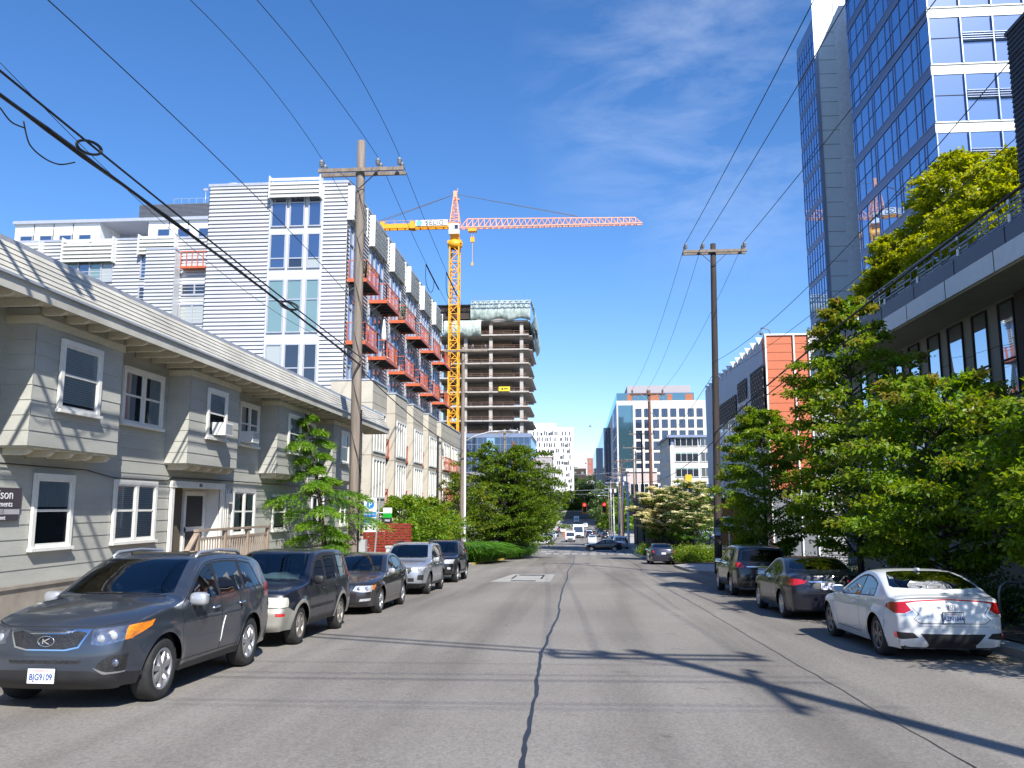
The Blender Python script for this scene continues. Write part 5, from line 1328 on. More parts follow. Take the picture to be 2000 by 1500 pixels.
text_obj('house_number', '806', .13, (-.0+.125+.0, 0, 0), (PI/2,0,PI/2), M_BLACK, house).location = (.124, 22.6-23, 2.535-HB)
q = MB()
for yy in (24.32, 24.45, 24.6): q.tube([(HX+.06,yy,.2),(HX+.06,yy,2.45),(HX+.03,yy,2.52)], .022, 8)
q.box(HX+.03,HX+.16,24.5,24.72,2.05,2.35); q.build('conduit', M_TRIM, house, True)
q = MB(); q.tube([(HX+.07,31.9,.3),(HX+.07,31.9,5.3),(HX+.25,31.9,5.5)], .04, 8); q.build('downpipe', M_TRIM, house, True)
# stoop with railing
st = MB(); st.box(HX+.08, -9.05, 19.7, 24.2, .28, .42); 
for k in range(4): st.box(HX+.3, -9.2, 18.6+.28*k, 18.9+.28*k, -.55+.22*k, -.51+.22*k)
for y in (19.8, 22, 24.1): st.box(-9.2, -9.1, y-.05, y+.05, -1.2, .28)
sp_ = st.build('porch', M_DECK, house, True)
ra = MB()
ra.box(-9.10,-8.98,19.55,24.3,1.36,1.42); ra.box(-9.07,-9.03,19.6,24.2,1.16,1.22); ra.box(-9.07,-9.03,19.6,24.2,.52,.57)
for y in (19.65, 21.2, 22.7, 24.2): ra.box(-9.09,-9.0,y-.05,y+.05,.28,1.40)
for k in range(30): y = 19.75+k*.152; ra.box(-9.06,-9.035,y-.018,y+.018,.57,1.16)
ra.bar((-9.04,19.6,1.33),(-9.04,18.45,.38),.12,.05); ra.bar((-9.04,19.6,.62),(-9.04,18.5,-.28),.05,.06); ra.box(-9.08,-9.0,18.4,18.5,-.7,.42)
for k in range(6): y = 18.6+k*.16; ra.bar((-9.04,y,.5-(19.6-y)*.82),(-9.04,y,1.3-(19.6-y)*.82),.03,.03)
ra.build('railing', M_DECK, sp_).location = -wloc(house)
# things fixed to it that are not of it
def ac(X, y0, z0, label):
    t = thing('air_conditioner', label, 'air conditioner', (X, y0+.28, z0))
    b = MB(); b.box(.03,.40,-.26,.26,.02,.36); b.build('casing', mat('ac_white', (.70,.71,.70), .5, var=.06), t)
    g = MB()
    for k in range(9): g.box(.06,.36,.262,.268,.06+.03*k,.075+.03*k)
    for k in range(7): g.box(.402,.408,-.22,.22,.06+.04*k,.08+.04*k)
    g.build('grille', mat('ac_grille', (.35,.36,.36), .6, var=0), t)
ac(-9.9, 21.95, 3.86, 'white window air conditioner under the open sash of the second bay')
ac(HX+.05, 25.28, 3.92, 'white window air conditioner at the left of a paired upstairs window')
sg = thing('wall_sign', 'dark apartment name sign with white serif lettering screwed to the grey siding', 'sign', (HX, 14.1, 1.7))
b = MB(); b.box(.03,.06,-1.0,1.06,.22,.60,0); b.box(.03,.055,-1.0,1.04,.115,.215,1); b.box(.03,.06,-1.0,1.02,0,.11,0); b.build('board', [mat('sign_charcoal', (.055,.045,.055), .5, var=.1), mat('sign_pale', (.42,.40,.42), .5, var=.1)], sg)
M_SL = mat('sign_letter', (.75,.75,.77), .5, var=0)
for tx, sz, z, yy in (('The Harrison', .25, .47, .15), ('Apartments', .15, .30, .47), ('Harrison, Street', .115, .055, .28)):
    text_obj('lettering', tx, sz, (.062, yy, z), (PI/2,0,PI/2), M_SL, sg)
text_obj('lettering', '804 - 810', .10, (.058, .42, .165), (PI/2,0,PI/2), mat('sign_greyink', (.15,.14,.15), .5, var=0), sg)
cb = MB(); cb.tube([(HX+.05,HY0,2.76),(HX+.05,14.6,2.74),(HX+.05,17.2,2.73),(HX+.06,18.3,2.60),(HX+.05,20.8,2.61),(HX+.05,21.1,2.70),(HX+.05,24.2,2.72),(HX+.05,HY1,2.74)], .014, 6)
tag(cb.build('wall_cable', M_BLACK), 'thin dark cable running along the siding between the two storeys', 'cable')
# ================================================================== left side: corrugated apartment building on its concrete base
M_CORR = mat('corrugated_metal', (.50,.51,.54), .42, .25, var=.06, scale=.7)
M_CORRB = mat('pale_metal', (.58,.60,.64), .45, .2, var=.06, scale=1)
M_ALU = mat('window_aluminium', (.46,.48,.53), .4, .4, var=.06)
M_LOUV = mat('louvre_white', (.74,.75,.72), .45, .1, var=.05)
M_BASE = mat('beige_concrete', (.46,.425,.355), .8, var=.10, scale=1.2, bump=.15, bscale=25, fine=.15)
M_BASEG = mat('beige_concrete_joint', (.20,.185,.155), .9, var=.1)
M_ORANGE = mat('orange_steel', (.52,.115,.048), .5, .1, var=.16, scale=5)
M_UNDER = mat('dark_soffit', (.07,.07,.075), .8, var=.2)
M_BGL = glassy('blue_window', (.012,.02,.045), (.75,.83,1.0), .30, .02, .05, .9)
M_GGL = glassy('green_window', (.16,.24,.20), (.8,.95,.95), .22, .03, .05, .9)
M_DGL = glassy('dark_window', (.012,.014,.018), (.85,.9,1.0), .10, .02, .05, .9)
M_CURTW = glassy('curtain_window', (.38,.40,.36), (.85,.9,1.0), .12, .02, .05, .9)

M_PANE = mat('plain_dark_pane', (.025,.028,.034), .35, spec=.25, var=.3, scale=2)
M_PANEB = mat('plain_grey_pane', (.10,.11,.12), .35, spec=.25, var=.4, scale=3)
def gwin(parent, axis, pos, a0, a1, z0, z1, nx=1, nz=1, fr=.06, dep=.08, frame=None, glass=None, name='window', sgn=1, xs=None, zs=None, proud=.02):
    """framed window on a wall: axis 'x' -> wall normal along x (sgn), a = y; axis 'y' -> normal along -y/+y (sgn), a = x.  window > pane"""
    frame = frame or M_ALU; glass = glass or M_BGL
    f = MB(); g = MB()
    def bx(mb, u0, u1, d0, d1, w0, w1, mi=0):
        if axis == 'x': mb.box(pos+sgn*d0, pos+sgn*d1, u0, u1, w0, w1, mi)
        else: mb.box(u0, u1, pos+sgn*d0, pos+sgn*d1, w0, w1, mi)
    U = xs or [a0+(a1-a0)*k/nx for k in range(nx+1)]; Z = zs or [z0+(z1-z0)*k/nz for k in range(nz+1)]
    for i, u in enumerate(U): bx(f, max(a0, u-fr/2) if i else a0, min(a1, u+fr/2) if i < len(U)-1 else a1, proud, proud+dep, z0, z1) if 0 < i < len(U)-1 else bx(f, a0 if i == 0 else a1-fr, a0+fr if i == 0 else a1, proud, proud+dep, z0, z1)
    for i, z in enumerate(Z):
        w0, w1 = (z0, z0+fr) if i == 0 else ((z1-fr, z1) if i == len(Z)-1 else (z-fr/2, z+fr/2))
        bx(f, a0+fr, a1-fr, proud+.004, proud+dep-.004, w0, w1)
    w = f.build(name, frame, parent, True)
    d = proud+.012
    gl = glass if isinstance(glass, list) else [glass]
    k = 0
    for i in range(len(U)-1):
        for j in range(len(Z)-1):
            q = [(U[i], Z[j]), (U[i+1], Z[j]), (U[i+1], Z[j+1]), (U[i], Z[j+1])]
            if axis == 'x': pts = [(pos+sgn*d, a, b) for a, b in q]
            else: pts = [(a, pos+sgn*d, b) for a, b in q]
            if (axis == 'x') == (sgn < 0): pts = pts[::-1]
            g.poly(pts, k % len(gl)); k += 1
    g.build('pane', gl, w, True)
    return w
def louvres(parent, axis, pos, a0, a1, z0, z1, n, dep=.45, sgn=1, ends=True, name='sun_louvre'):
    m = MB(); st = (z1-z0)/n
    def bx(u0, u1, d0, d1, w0, w1):
        if axis == 'x': m.box(pos+sgn*d0, pos+sgn*d1, u0, u1, w0, w1)
        else: m.box(u0, u1, pos+sgn*d0, pos+sgn*d1, w0, w1)
    for k in range(n):
        z = z0+k*st
        if axis == 'x':
            for (q0, q1) in ((dep-.28, dep),):
                m.add([(pos+sgn*(dep-.04), a0, z), (pos+sgn*(dep-.04), a1, z), (pos+sgn*dep, a1, z+st*.62), (pos+sgn*dep, a0, z+st*.62),
                       (pos+sgn*(dep-.30), a0, z+st*.78), (pos+sgn*(dep-.30), a1, z+st*.78)], [(0,1,2,3), (3,2,5,4), (3,2,1,0)])
        else:
            m.add([(a0, pos+sgn*(dep-.04), z), (a1, pos+sgn*(dep-.04), z), (a1, pos+sgn*dep, z+st*.62), (a0, pos+sgn*dep, z+st*.62),
                   (a1, pos+sgn*(dep-.30), z+st*.78), (a0, pos+sgn*(dep-.30), z+st*.78)], [(0,1,2,3), (3,2,4,5)])
    bx(a0-.06, a0-.01, .02, dep+.03, z0-.05, z1+.05); bx(a1+.01, a1+.06, .02, dep+.03, z0-.05, z1+.05); mid = (a0+a1)/2
    bx(mid-.03, mid+.03, dep-.33, dep-.27, z0, z1)
    return m.build(name, M_LOUV, parent, True)

apt = thing('apartment_building', 'pale corrugated metal apartment building with orange balconies above a beige concrete base', 'apartment building', (-13.2, 46, zr(46)))
AX, AY, AYE = -13.2, 46.0, 79.0
m = MB()
m.laps((-21.5, AY), (-17.85, AY), 7.6, 20.75, .235, .085); m.laps((-14.6, AY), (AX, AY), 7.6, 20.75, .235, .085)
ZF = [(20.05, 20.75), (17.72, 18.06), (15.0, 15.55), (11.2, 11.75), (7.6, 8.7)]
m.box(-21.5+.01, AX-.01, AY+.06, AYE, 7.6, 20.7, 1)
m.box(-21.6, AX+.08, AY-.08, AYE+.05, 20.7, 20.86, 2)
m.box(-17.85, -14.6, AY-.02, AY+.05, 7.6, 20.7, 1)
NB = 6; SPB = 5.83; Y0 = 45.2
for k in range(NB):
    a = Y0+SPB*k
    m.laps((AX, max(AY, a+4.05)), (AX, min(AYE, a+SPB-.1)), 8.85, 20.7, .235, .085)
m.laps((AX, AY-.0), (AX, AY+.35), 8.85, 20.7, .235, .085)
m.laps((AX, AYE), (-21.5, AYE), -1, 20.7, .235, .085)
m.laps((-21.5, AYE), (-21.5, AY), -1, 20.7, .235, .085)
m.build('wall', [M_CORR, M_CORRB, M_ALU], apt, True)
q = MB(); q.lathe([(.45,20.86),(.45,21.15),(.6,21.15),(.6,21.32),(.0,21.42)], 16, (-20.6, 47.5, 0)); q.box(-21.1,-20.1,47,48,20.86,21.0); q.build('roof_vent', M_ALU, apt, True)
# end wall: window stack
XS = [(-17.72, -16.78), (-16.62, -15.72), (-15.50, -14.72)]
def stack(z0, z1, glass, zm=None):
    for i, (a, b) in enumerate(XS):
        gwin(apt, 'y', AY-.03, a, b, z0, z1, 1, 1, .07, .07, M_ALU, glass[i], sgn=-1, zs=[z0, zm, z1] if zm else None)
stack(18.1, 20.0, [M_BGL, M_BGL, M_BGL], 19.55); stack(15.6, 17.68, [M_BGL, [M_DGL, M_BGL], [M_CURTW, M_BGL]], 16.2)
stack(11.8, 14.95, [M_GGL, M_GGL, M_GGL], 13.75); stack(8.75, 11.15, [[M_CURTW, M_CURTW], M_DGL, M_DGL], 9.75)
louvres(apt, 'y', AY, -17.7, -14.75, 19.75, 21.0, 5, .55, -1)
# bays along the street
for k in range(NB):
    a = Y0+SPB*k+.35; b = a+3.5
    if k == 0: a = AY+.35
    lz = 18.55
    h = louvres(apt, 'x', AX, a-.3, b+.2, lz, 20.3, 6, .34, 1)
    e = MB(); e.box(AX+.02, AX+.42, a-.42, a-.36, lz-.1, 20.5); e.build('end_fin', M_LOUV, h, True)
    for (z0, z1, zm, gl) in ((15.05, 18.45, 17.2, [M_BGL, M_DGL, M_BGL]), (11.4, 14.5, 13.4, [M_BGL, M_BGL, M_DGL, M_BGL, M_CURTW]), (8.9, 10.95, 10.0, [M_DGL, M_BGL])):
        gwin(apt, 'x', AX-.02, a, b, z0, z1, 3, 1, .08, .09, M_ALU, gl, zs=[z0, zm, z1])
    for z0, z1 in ((14.55, 14.98), (11.0, 11.33)): pl = MB(); pl.box(AX-.05, AX+.05, a, b, z0, z1); pl.build('spandrel', M_CORRB, apt, True)
# balconies
def balcony(y0, y1, z):
    m = MB(); X1 = AX+1.2
    m.box(AX+.05, X1, y0, y0+.06, z-.22, z, 0); m.box(AX+.05, X1, y1-.06, y1, z-.22, z, 0); m.box(X1-.06, X1, y0+.06, y1-.06, z-.22, z, 0)
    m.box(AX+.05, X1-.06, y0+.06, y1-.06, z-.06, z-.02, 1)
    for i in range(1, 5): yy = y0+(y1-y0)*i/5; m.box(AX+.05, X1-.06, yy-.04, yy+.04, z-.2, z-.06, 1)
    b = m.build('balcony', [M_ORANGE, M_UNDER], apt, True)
    r = MB(); Xr = X1-.05; zt = z+1.05
    r.bar((AX+.1, y0+.04, zt), (Xr, y0+.04, zt), .05); r.bar((AX+.1, y1-.04, zt), (Xr, y1-.04, zt), .05); r.bar((Xr, y0+.02, zt), (Xr, y1-.02, zt), .05)
    n = 7
    for i in range(n): yy = y0+.04+(y1-y0-.08)*i/(n-1); r.bar((Xr, yy, z), (Xr, yy, zt), .045)
    for i in range(3):
        xx = AX+.12+(Xr-AX-.12)*i/2
        for yy in (y0+.04, y1-.04): r.bar((xx, yy, z), (xx, yy, zt), .045)
    for i in range(n-1):
        yy = y0+.04+(y1-y0-.08)*(i+.5)/(n-1)
        if i % 3 != 1: r.bar((Xr, yy-.25, z+.08), (Xr, yy-.25, zt-.06), .014); r.bar((Xr, yy+.02, z+.08), (Xr, yy+.02, zt-.06), .014)
    for j in range(1, 4): r.bar((Xr, y0+.04, z+.25*j), (Xr, y1-.04, z+.25*j), .012); r.bar((AX+.12, y0+.04, z+.25*j), (Xr, y0+.04, z+.25*j), .012)
    if int(y0*10) % 3 == 0: r.box(Xr-.02, Xr-.005, y1-1.2, y1-.65, z+.06, zt-.08)
    r.build('railing', M_ORANGE, b, True)
    h = MB()
    h.bar((AX+.08, y0+.5, z-.6), (AX+.7, y0+.5, z-.2), .04); h.bar((AX+.08, y1-.5, z-.6), (AX+.7, y1-.5, z-.2), .04); h.build('bracket', M_ALU, b, True)
for k in range(NB):
    a = Y0+SPB*k+.25
    if k == 0: a = AY+.12
    balcony(a, Y0+SPB*k+4.15, 15.0); balcony(a+.05, Y0+SPB*k+4.1, 11.35)
# things standing on balconies
def potplant(x, y, z, label, seed, hh=.7):
    t = shrub((x, y, z+.35), (.35, .35, hh), seed, 'potted_plant', label, L_SHRUB, 500, .10, 'potted plant', None, .3, .4, 8)
    p = MB(); p.lathe([(0,-.35),(.22,-.35),(.28,0),(.25,0),(.24,-.05),(0,-.05)], 14); p.build('pot', mat('clay_pot', (.18,.12,.09), .8), t)
potplant(AX+.85, 46.7, 14.98, 'leafy plant in a clay pot on the nearest upper balcony', 31); potplant(AX+.8, Y0+SPB*2+.9, 14.98, 'tall yellow-green potted plant on the third upper balcony', 32, 1.0)
q = MB(); q.lathe([(0,0),(.35,0),(.35,.05),(.04,.06),(.035,1.1),(.20,1.1),(.16,1.5),(.05,2.5),(0,2.55)], 14, (AX+.9, Y0+SPB+.9, 11.33))
tag(q.build('folded_parasol', mat('parasol_cloth', (.75,.74,.72), .8)), 'folded white parasol standing on the second lower balcony', 'parasol')
# concrete base with bays and deep niches
BX = -11.2; BT = 8.86; G0 = -3.2
bys = [(45.0, 48.45), (50.75, 54.3), (56.5, 60.2), (62.35, 66.1), (68.3, 79.2)]
m = MB()
m.box(-13.4, BX-1.0, 45.02, 79.2, G0, 7.9, 0)
for i, (a, b) in enumerate(bys):
    m.box(BX-1.0, BX, a, b, G0, BT, 0); m.box(BX-1.02, BX+.05, a-.04, b+.04, BT, BT+.09, 2)
    for z in (7.62, 4.74): m.box(BX, BX+.004, a, b, z, z+.035, 1); m.box(BX-1, BX+.002, a-.004, a, z, z+.035, 1)
    m.box(BX, BX+.004, a, b, 8.25, 8.275, 1)
m.box(-13.55, BX-1.0, 44.97, 45.6, G0, BT, 0); m.box(-13.6, BX-1.02, 44.92, 45.65, BT, BT+.09, 2)
base = m.build('concrete_base', [M_BASE, M_BASEG, M_ALU], apt, True)
for (a, b) in [(45.35, 48.15), (51.25, 54.05), (56.95, 59.95), (62.8, 65.85), (69.2, 72.6), (73.8, 77.4)]:
    for (z0, z1) in ((4.98, 7.26), (2.42, 4.62), (-.6, 1.9)):
        gwin(apt, 'x', BX-.05, a, b, z0, z1, 4, 1, .10, .085, M_LOUV, [M_PANE, M_PANEB, M_PANE, M_PANE], proud=.03)
for i in range(4):
    a, b = bys[i][1], bys[i+1][0]
    for (z0, z1) in ((4.9, 7.2), (1.9, 4.2)):
        gwin(apt, 'x', BX-1.0, a+.15, b-.15, z0, z1, 2, 1, .1, .08, M_ALU, [M_DGL, M_BGL])
        r = MB(); zz = z0+.05; X = BX-.35
        r.bar((X, a+.03, zz), (X, b-.03, zz), .12); r.bar((X, a+.03, zz+1.05), (X, b-.03, zz+1.05), .06)
        for f in (.04, .35, .66, .96): yy = a+(b-a)*f; r.bar((X, yy, zz), (X, yy, zz+1.05), .05)
        r.bar((X, a+.1, zz+.05), (X, a+(b-a)*.66, zz+1.0), .045)
        r.box(BX-.95, X, a+.03, b-.03, zz-.12, zz-.02)
        r.build('juliet_rail', M_ORANGE, apt, True)
for (a, b) in ((69.1, 72.7), (73.7, 77.5)):
    for z0 in (4.98, 2.42):
        r = MB(); X = BX+.2
        r.bar((X, a, z0), (X, b, z0), .06); r.bar((X, a, z0+1.05), (X, b, z0+1.05), .06)
        n = 13
        for i in range(n): yy = a+(b-a)*i/(n-1); r.bar((X, yy, z0), (X, yy, z0+1.05), .045 if i % 4 == 0 else .018)
        for yy in (a, b): r.bar((BX+.02, yy, z0+1.05), (X, yy, z0+1.05), .05); r.bar((BX+.02, yy, z0), (X, yy, z0), .05)
        r.build('juliet_rail', M_ORANGE, apt, True)
# ------------------------------------------------ rear wing with its white top storey
wing = thing('apartment_wing', 'corrugated rear wing with white louvres stepping back behind the clapboard house', 'apartment building', (-30, 51, zr(51)))
WY = 51.0
def wz(py): return atY(300, py, WY)[1]
def wx(px, py=500): return atY(px, py, WY)[0]
m = MB(); WT = wz(468)
m.laps((-52, WY), (-21.5, WY), 4, WT, .235, .085); m.box(-52, -21.5, WY+.06, WY+16, 0, WT-.02, 1); m.box(-52.1, -21.5, WY-.06, WY+.3, WT, WT+.14, 2)
xa, xb = wx(300), wx(356)
m.laps((xa, WY-.9), (xb, WY-.9), 4, wz(497), .235, .085); m.box(xa, xb, WY-.86, WY, 4, wz(497), 1); m.box(xa-.04, xb+.04, WY-.95, WY, wz(497), wz(497)+.15, 2)
m.build('wall', [M_CORR, M_CORRB, M_ALU], wing, True)
louvres(wing, 'y', WY, wx(130), wx(226), wz(512), wz(466), 6, .5, -1); louvres(wing, 'y', WY, wx(277), wx(346), wz(500), wz(463), 5, .5, -1)
louvres(wing, 'y', WY, wx(20), wx(84), wz(512), wz(470), 6, .5, -1)
for (p0, p1, q0, q1, nx, gl) in ((134,224,550,503,4,[M_GGL,M_BGL,M_GGL,M_CURTW]),(277,299,545,497,1,[M_BGL]),(276,297,600,560,1,[M_DGL]),(359,411,580,556,2,[M_DGL,M_DGL]),(357,408,634,596,2,[M_CURTW,M_CURTW]),(25,84,550,515,3,[M_BGL,M_GGL])):
    gwin(wing, 'y', WY-.04, wx(p0), wx(p1), wz(q0), wz(q1), nx, 1, .09, .08, M_ALU, gl, sgn=-1)
m = MB(); m.box(wx(358), wx(413), WY-.05, WY-.02, wz(655), wz(500)); m.build('panel', M_CORRB, wing, True)
r = MB(); x0, x1 = wx(361), wx(415); z0 = wz(528); yy = WY-.5
r.bar((x0,yy,z0+1.05),(x1,yy,z0+1.05),.06); r.bar((x0,yy,z0),(x1,yy,z0),.14)
for k in range(6): xx = x0+(x1-x0)*k/5; r.bar((xx,yy,z0),(xx,yy,z0+1.05),.05)
r.box(x0, x1, yy, WY, z0-.06, z0-.02); r.build('railing', M_ORANGE, wing, True)
PY_ = 62.0
def pzz(py): return atY(250, py, PY_)[1]
def pxx(px): return atY(px, 450, PY_)[0]
M_WPAN = mat('white_panel', (.74,.76,.76), .45, var=.04)
ph = thing('rooftop_storey', 'white panelled top storey with small strip windows behind the corrugated wing', 'building', (-38, 66, pzz(480)))
m = MB(); zt = pzz(428); zb = pzz(485)
m.box(pxx(30), pxx(195), PY_, PY_+9, zb, zt-.25, 0); m.box(pxx(290), pxx(418), PY_, PY_+9, zb, zt-.25, 0); m.box(pxx(195), pxx(290), PY_+3, PY_+9, zb, zt-.25, 1)
m.box(pxx(28), pxx(420), PY_-.25, PY_+9.3, zt-.25, zt, 2)
for k in range(5):
    for px in (67, 105, 143, 330, 367): m.box(pxx(px)-.03, pxx(px)+.03, PY_-.012, PY_, zb, zt-.25, 1)
m.build('wall', [M_WPAN, mat('grey_panel', (.30,.33,.42), .6), M_ALU], ph, True)
for px in (41, 79, 117, 155, 308, 347, 388): gwin(ph, 'y', PY_-.0, pxx(px), pxx(px+25), pzz(467), pzz(456 if px < 200 else 449), 1, 1, .07, .05, M_ALU, M_BGL, sgn=-1)
mh = MB(); mh.laps((atY(273,400,70)[0], 70), (atY(420,400,70)[0], 70), atY(350,440,70)[1], atY(350,398,70)[1], .12, .03); mh.box(atY(273,400,70)[0], atY(420,400,70)[0], 70.02, 78, atY(350,440,70)[1], atY(350,398,70)[1])
tag(mh.build('mechanical_screen', mat('slate_screen', (.075,.085,.11), .6)), 'dark slate rooftop plant screen beside the corrugated end wall', 'plant screen')
q = MB(); ax_, az_ = atY(401,395,71); q.tube([(ax_,71,az_-1),(ax_,71,az_+1.3)], .03, 6); q.box(ax_-.2,ax_+.2,70.95,71.05,az_+1.1,az_+1.3)
for k in range(9): q.bar((atY(340,398,71)[0]+k*.7,71,az_-.6),(atY(340,398,71)[0]+k*.7,71,az_+.4),.03)
q.bar((atY(340,398,71)[0],71,az_+.4),(atY(340,398,71)[0]+5.6,71,az_+.4),.03)
tag(q.build('roof_railing', M_ALU), 'thin roof railing with a short mast above the slate plant screen', 'railing')
# ================================================================== right side
M_FASC = mat('slate_fascia', (.075,.085,.115), .45, .2, var=.08, scale=1)
M_BAND = mat('white_band', (.55,.58,.60), .5, var=.06)
M_SOFF = mat('olive_soffit', (.30,.30,.25), .8, var=.1)
M_OLIVE = mat('olive_panel', (.17,.17,.15), .6, var=.08)
M_BRICKD = mat('dark_brick', (.045,.035,.030), .85, var=.3, scale=14, bump=.3)
M_RAILG = mat('grey_rail', (.15,.17,.21), .4, .3, var=.05)
M_MIRG = glassy('mirror_window', (.02,.03,.04), (.88,.94,1.0), .55, .01, .10, .55)
G2 = zr(28)
low = thing('office_building', 'low dark office building with slate fascia and tall mirror windows behind the trees', 'office building', (13.1, 28, G2))
YA, YB = 9.0, 41.8
m = MB()
m.box(13.12, 30, YA, YB-.2, -3, 8.9, 0)
m.box(11.5, 13.3, YA, YB, 8.92, 9.42, 1); m.box(11.45, 13.3, YA, YB, 8.34, 8.92, 2); m.box(11.55, 13.3, YA, YB-.05, 8.30, 8.34, 3)
m.box(13.3, 30, YA, YB, 8.9, 9.3, 1)
y = YA+1.3
while y < YB: m.box(11.49, 11.5, y, y+.03, 8.92, 9.42, 4); m.box(11.44, 11.45, y+.6, y+.625, 8.34, 8.92, 4); y += 3.1
for zz in (5.2, 6.9): m.box(13.115, 13.12, YA, YB-.2, zz, zz+.02, 4)
m.build('wall', [M_OLIVE, M_FASC, M_BAND, M_SOFF, M_SEAM], low, True)
ywins = []
for (pa, pb) in ((1950,1982),(1897,1927),(1848,1878),(1808,1832),(1770,1791),(1741,1757)):
    a = atX(pb, 620, 13.1)[0]; b = atX(pa, 620, 13.1)[0]; ywins.append((a, b))
d_ = ywins[-1]
for k in range(1, 4): ywins.append((d_[0]+k*2.1, d_[1]+k*2.1))
for (a, b) in ywins:
    if b > YB-.4: continue
    gwin(low, 'x', 13.12, a, b, 5.3, 8.2, 1, 1, .05, .05, M_SEAM, M_MIRG, sgn=-1, zs=[5.3, 6.4, 8.2], proud=.01)
    gwin(low, 'x', 13.12, a, b, 1.2, 4.4, 1, 1, .05, .05, M_SEAM, M_DGL, sgn=-1, proud=.01)
bk = MB(); bk.box(13.05, 13.12, YA, ywins[0][0]-.12, -1.2, 8.28); bk.build('brick_pier', M_BRICKD, low, True)
# roof railing with its staggered slats
r = MB(); X = 11.65; rr = random.Random(4)
r.bar((X, YA, 10.22), (X, YB-.2, 10.22), .04); r.bar((X, YA, 9.5), (X, YB-.2, 9.5), .05)
y = YA
while y < YB-.3: r.bar((X, y, 9.42), (X, y, 10.22), .025); y += .62
y = YA
while y < YB-.6:
    for j in range(5):
        if rr.random() < .72: r.bar((X, y+.03, 9.6+.12*j), (X, y+.59, 9.6+.12*j), .012, .06)
    y += .62
r.build('roof_railing', M_RAILG, low, True)
for k in range(6):
    q = MB(); yy = 22.6+3.1*k; q.box(X-.07, X-.03, yy-.05, yy+.05, 9.5, 9.72); q.box(X-.07, X-.03, yy-.04, yy+.04, 10.0, 10.12); q.build('rail_light', M_WPAN, low, True)
# dark ribbed plant room that stands on its roof
pr = MB(); z1 = atX(1974, 62, 13.5)[1]; yE = atX(1974, 150, 13.5)[0]
pr.laps((13.5, yE), (13.5, 12), 9.3, z1, .16, .04); pr.box(13.52, 15, 12, yE, 9.3, z1-.02); pr.box(13.44, 15, 12, yE+.05, z1-.02, z1+.1)
tag(pr.build('roof_plant_room', mat('dark_ribbed', (.04,.043,.055), .6)), 'dark ribbed plant room on the roof of the low office building', 'plant room')
pl = MB(); pl.box(12.1, 12.5, 22, 41, 9.42, 9.95); tag(pl.build('roof_planter', M_FASC), 'long slate planter behind the railing of the low office roof', 'planter')
# entrance rails under the trees
for k, (x, y) in enumerate(((10.9, 38.4), (11.3, 35.2))):
    g = zr(y)+.13; q = MB()
    q.tube([(x, y, g), (x, y, g+1.0), (x+1.1, y, g+1.0), (x+1.5, y-.1, g+.4), (x+1.5, y-.1, g)], .025, 8); q.tube([(x+.9, y, g), (x+.9, y, g+1.0)], .022, 8)
    tag(q.build('handrail', mat('steel_rail', (.5,.52,.55), .3, .8)), ['far bent steel handrail under the street trees by the grey entrance', 'near bent steel handrail under the street trees by the grey entrance'][k], 'handrail')

# ------------------------------------------------ terracotta and ribbed building
M_TERRA = mat('terracotta_panel', (.46,.115,.045), .6, var=.08, scale=2)
M_RIB = mat('lilac_ribbed_metal', (.42,.42,.50), .5, .2, var=.05)
M_LATT = mat('brown_lattice', (.09,.055,.05), .7, var=.2)
OX, OY, OT = 14.0, 62.8, 14.6
ob = thing('terracotta_building', 'building with terracotta plank end wall and lilac ribbed side with toothed top', 'building', (OX, OY, zr(OY)))
m = MB(); Xe = 17.15
m.laps((OX, OY), (Xe, OY), 3.2, OT, .62, .03, 0); m.box(OX, Xe, OY-.02, OY+.1, -3, 3.2, 3); m.box(OX+.01, Xe-.01, OY+.05, 92, -3, OT-.02, 1)
for x in (OX, 16.05, Xe): m.box(x-.05, x+.05, OY-.2, OY+.02, -2.5, OT+.05, 2)
m.box(OX-.06, Xe+.06, OY-.12, OY+.3, OT, OT+.12, 2)
m.laps((Xe+.1, OY+.4), (24, OY+.4), -2.5, OT+.1, .22, .06, 3); m.box(Xe, 24, OY+.5, 90, -3, OT+.05, 1); m.box(Xe, 24.2, OY+.25, OY+.8, OT+.1, OT+.28, 2)
m.box(OX-.02, OX+.02, OY, OY+.9, -2.5, OT, 0)
n = 13; y0 = OY+.9; st = (91.5-y0)/n
for k in range(n):
    a, b = y0+k*st, y0+(k+1)*st
    for h in range(3):
        p, q = a+(b-a)*h/3, a+(b-a)*(h+1)/3
        m.add([(OX, p, -2.5), (OX-.16, q, -2.5), (OX-.16, q, OT-.1), (OX, p, OT-.1), (OX, q, -2.5), (OX, q, OT-.1)], [(0,3,2,1), (1,2,5,4)], 4)
    m.add([(OX-.02, a+.02, OT+.05), (OX-.5, a+.02, OT+.05), (OX-.02, a+.02, OT-1.05), (OX-.02, a+.10, OT+.05), (OX-.5, a+.10, OT+.05), (OX-.02, a+.10, OT-1.05)], [(0,1,2), (5,4,3), (0,3,4,1), (1,4,5,2), (2,5,3,0)], 2)  # white triangles stand for the sunlit part of each fin above the shadow
ob_w = m.build('wall', [M_TERRA, M_RIB, M_WPAN, mat('grey_louvre', (.16,.17,.19), .5), M_RIB], ob, True)
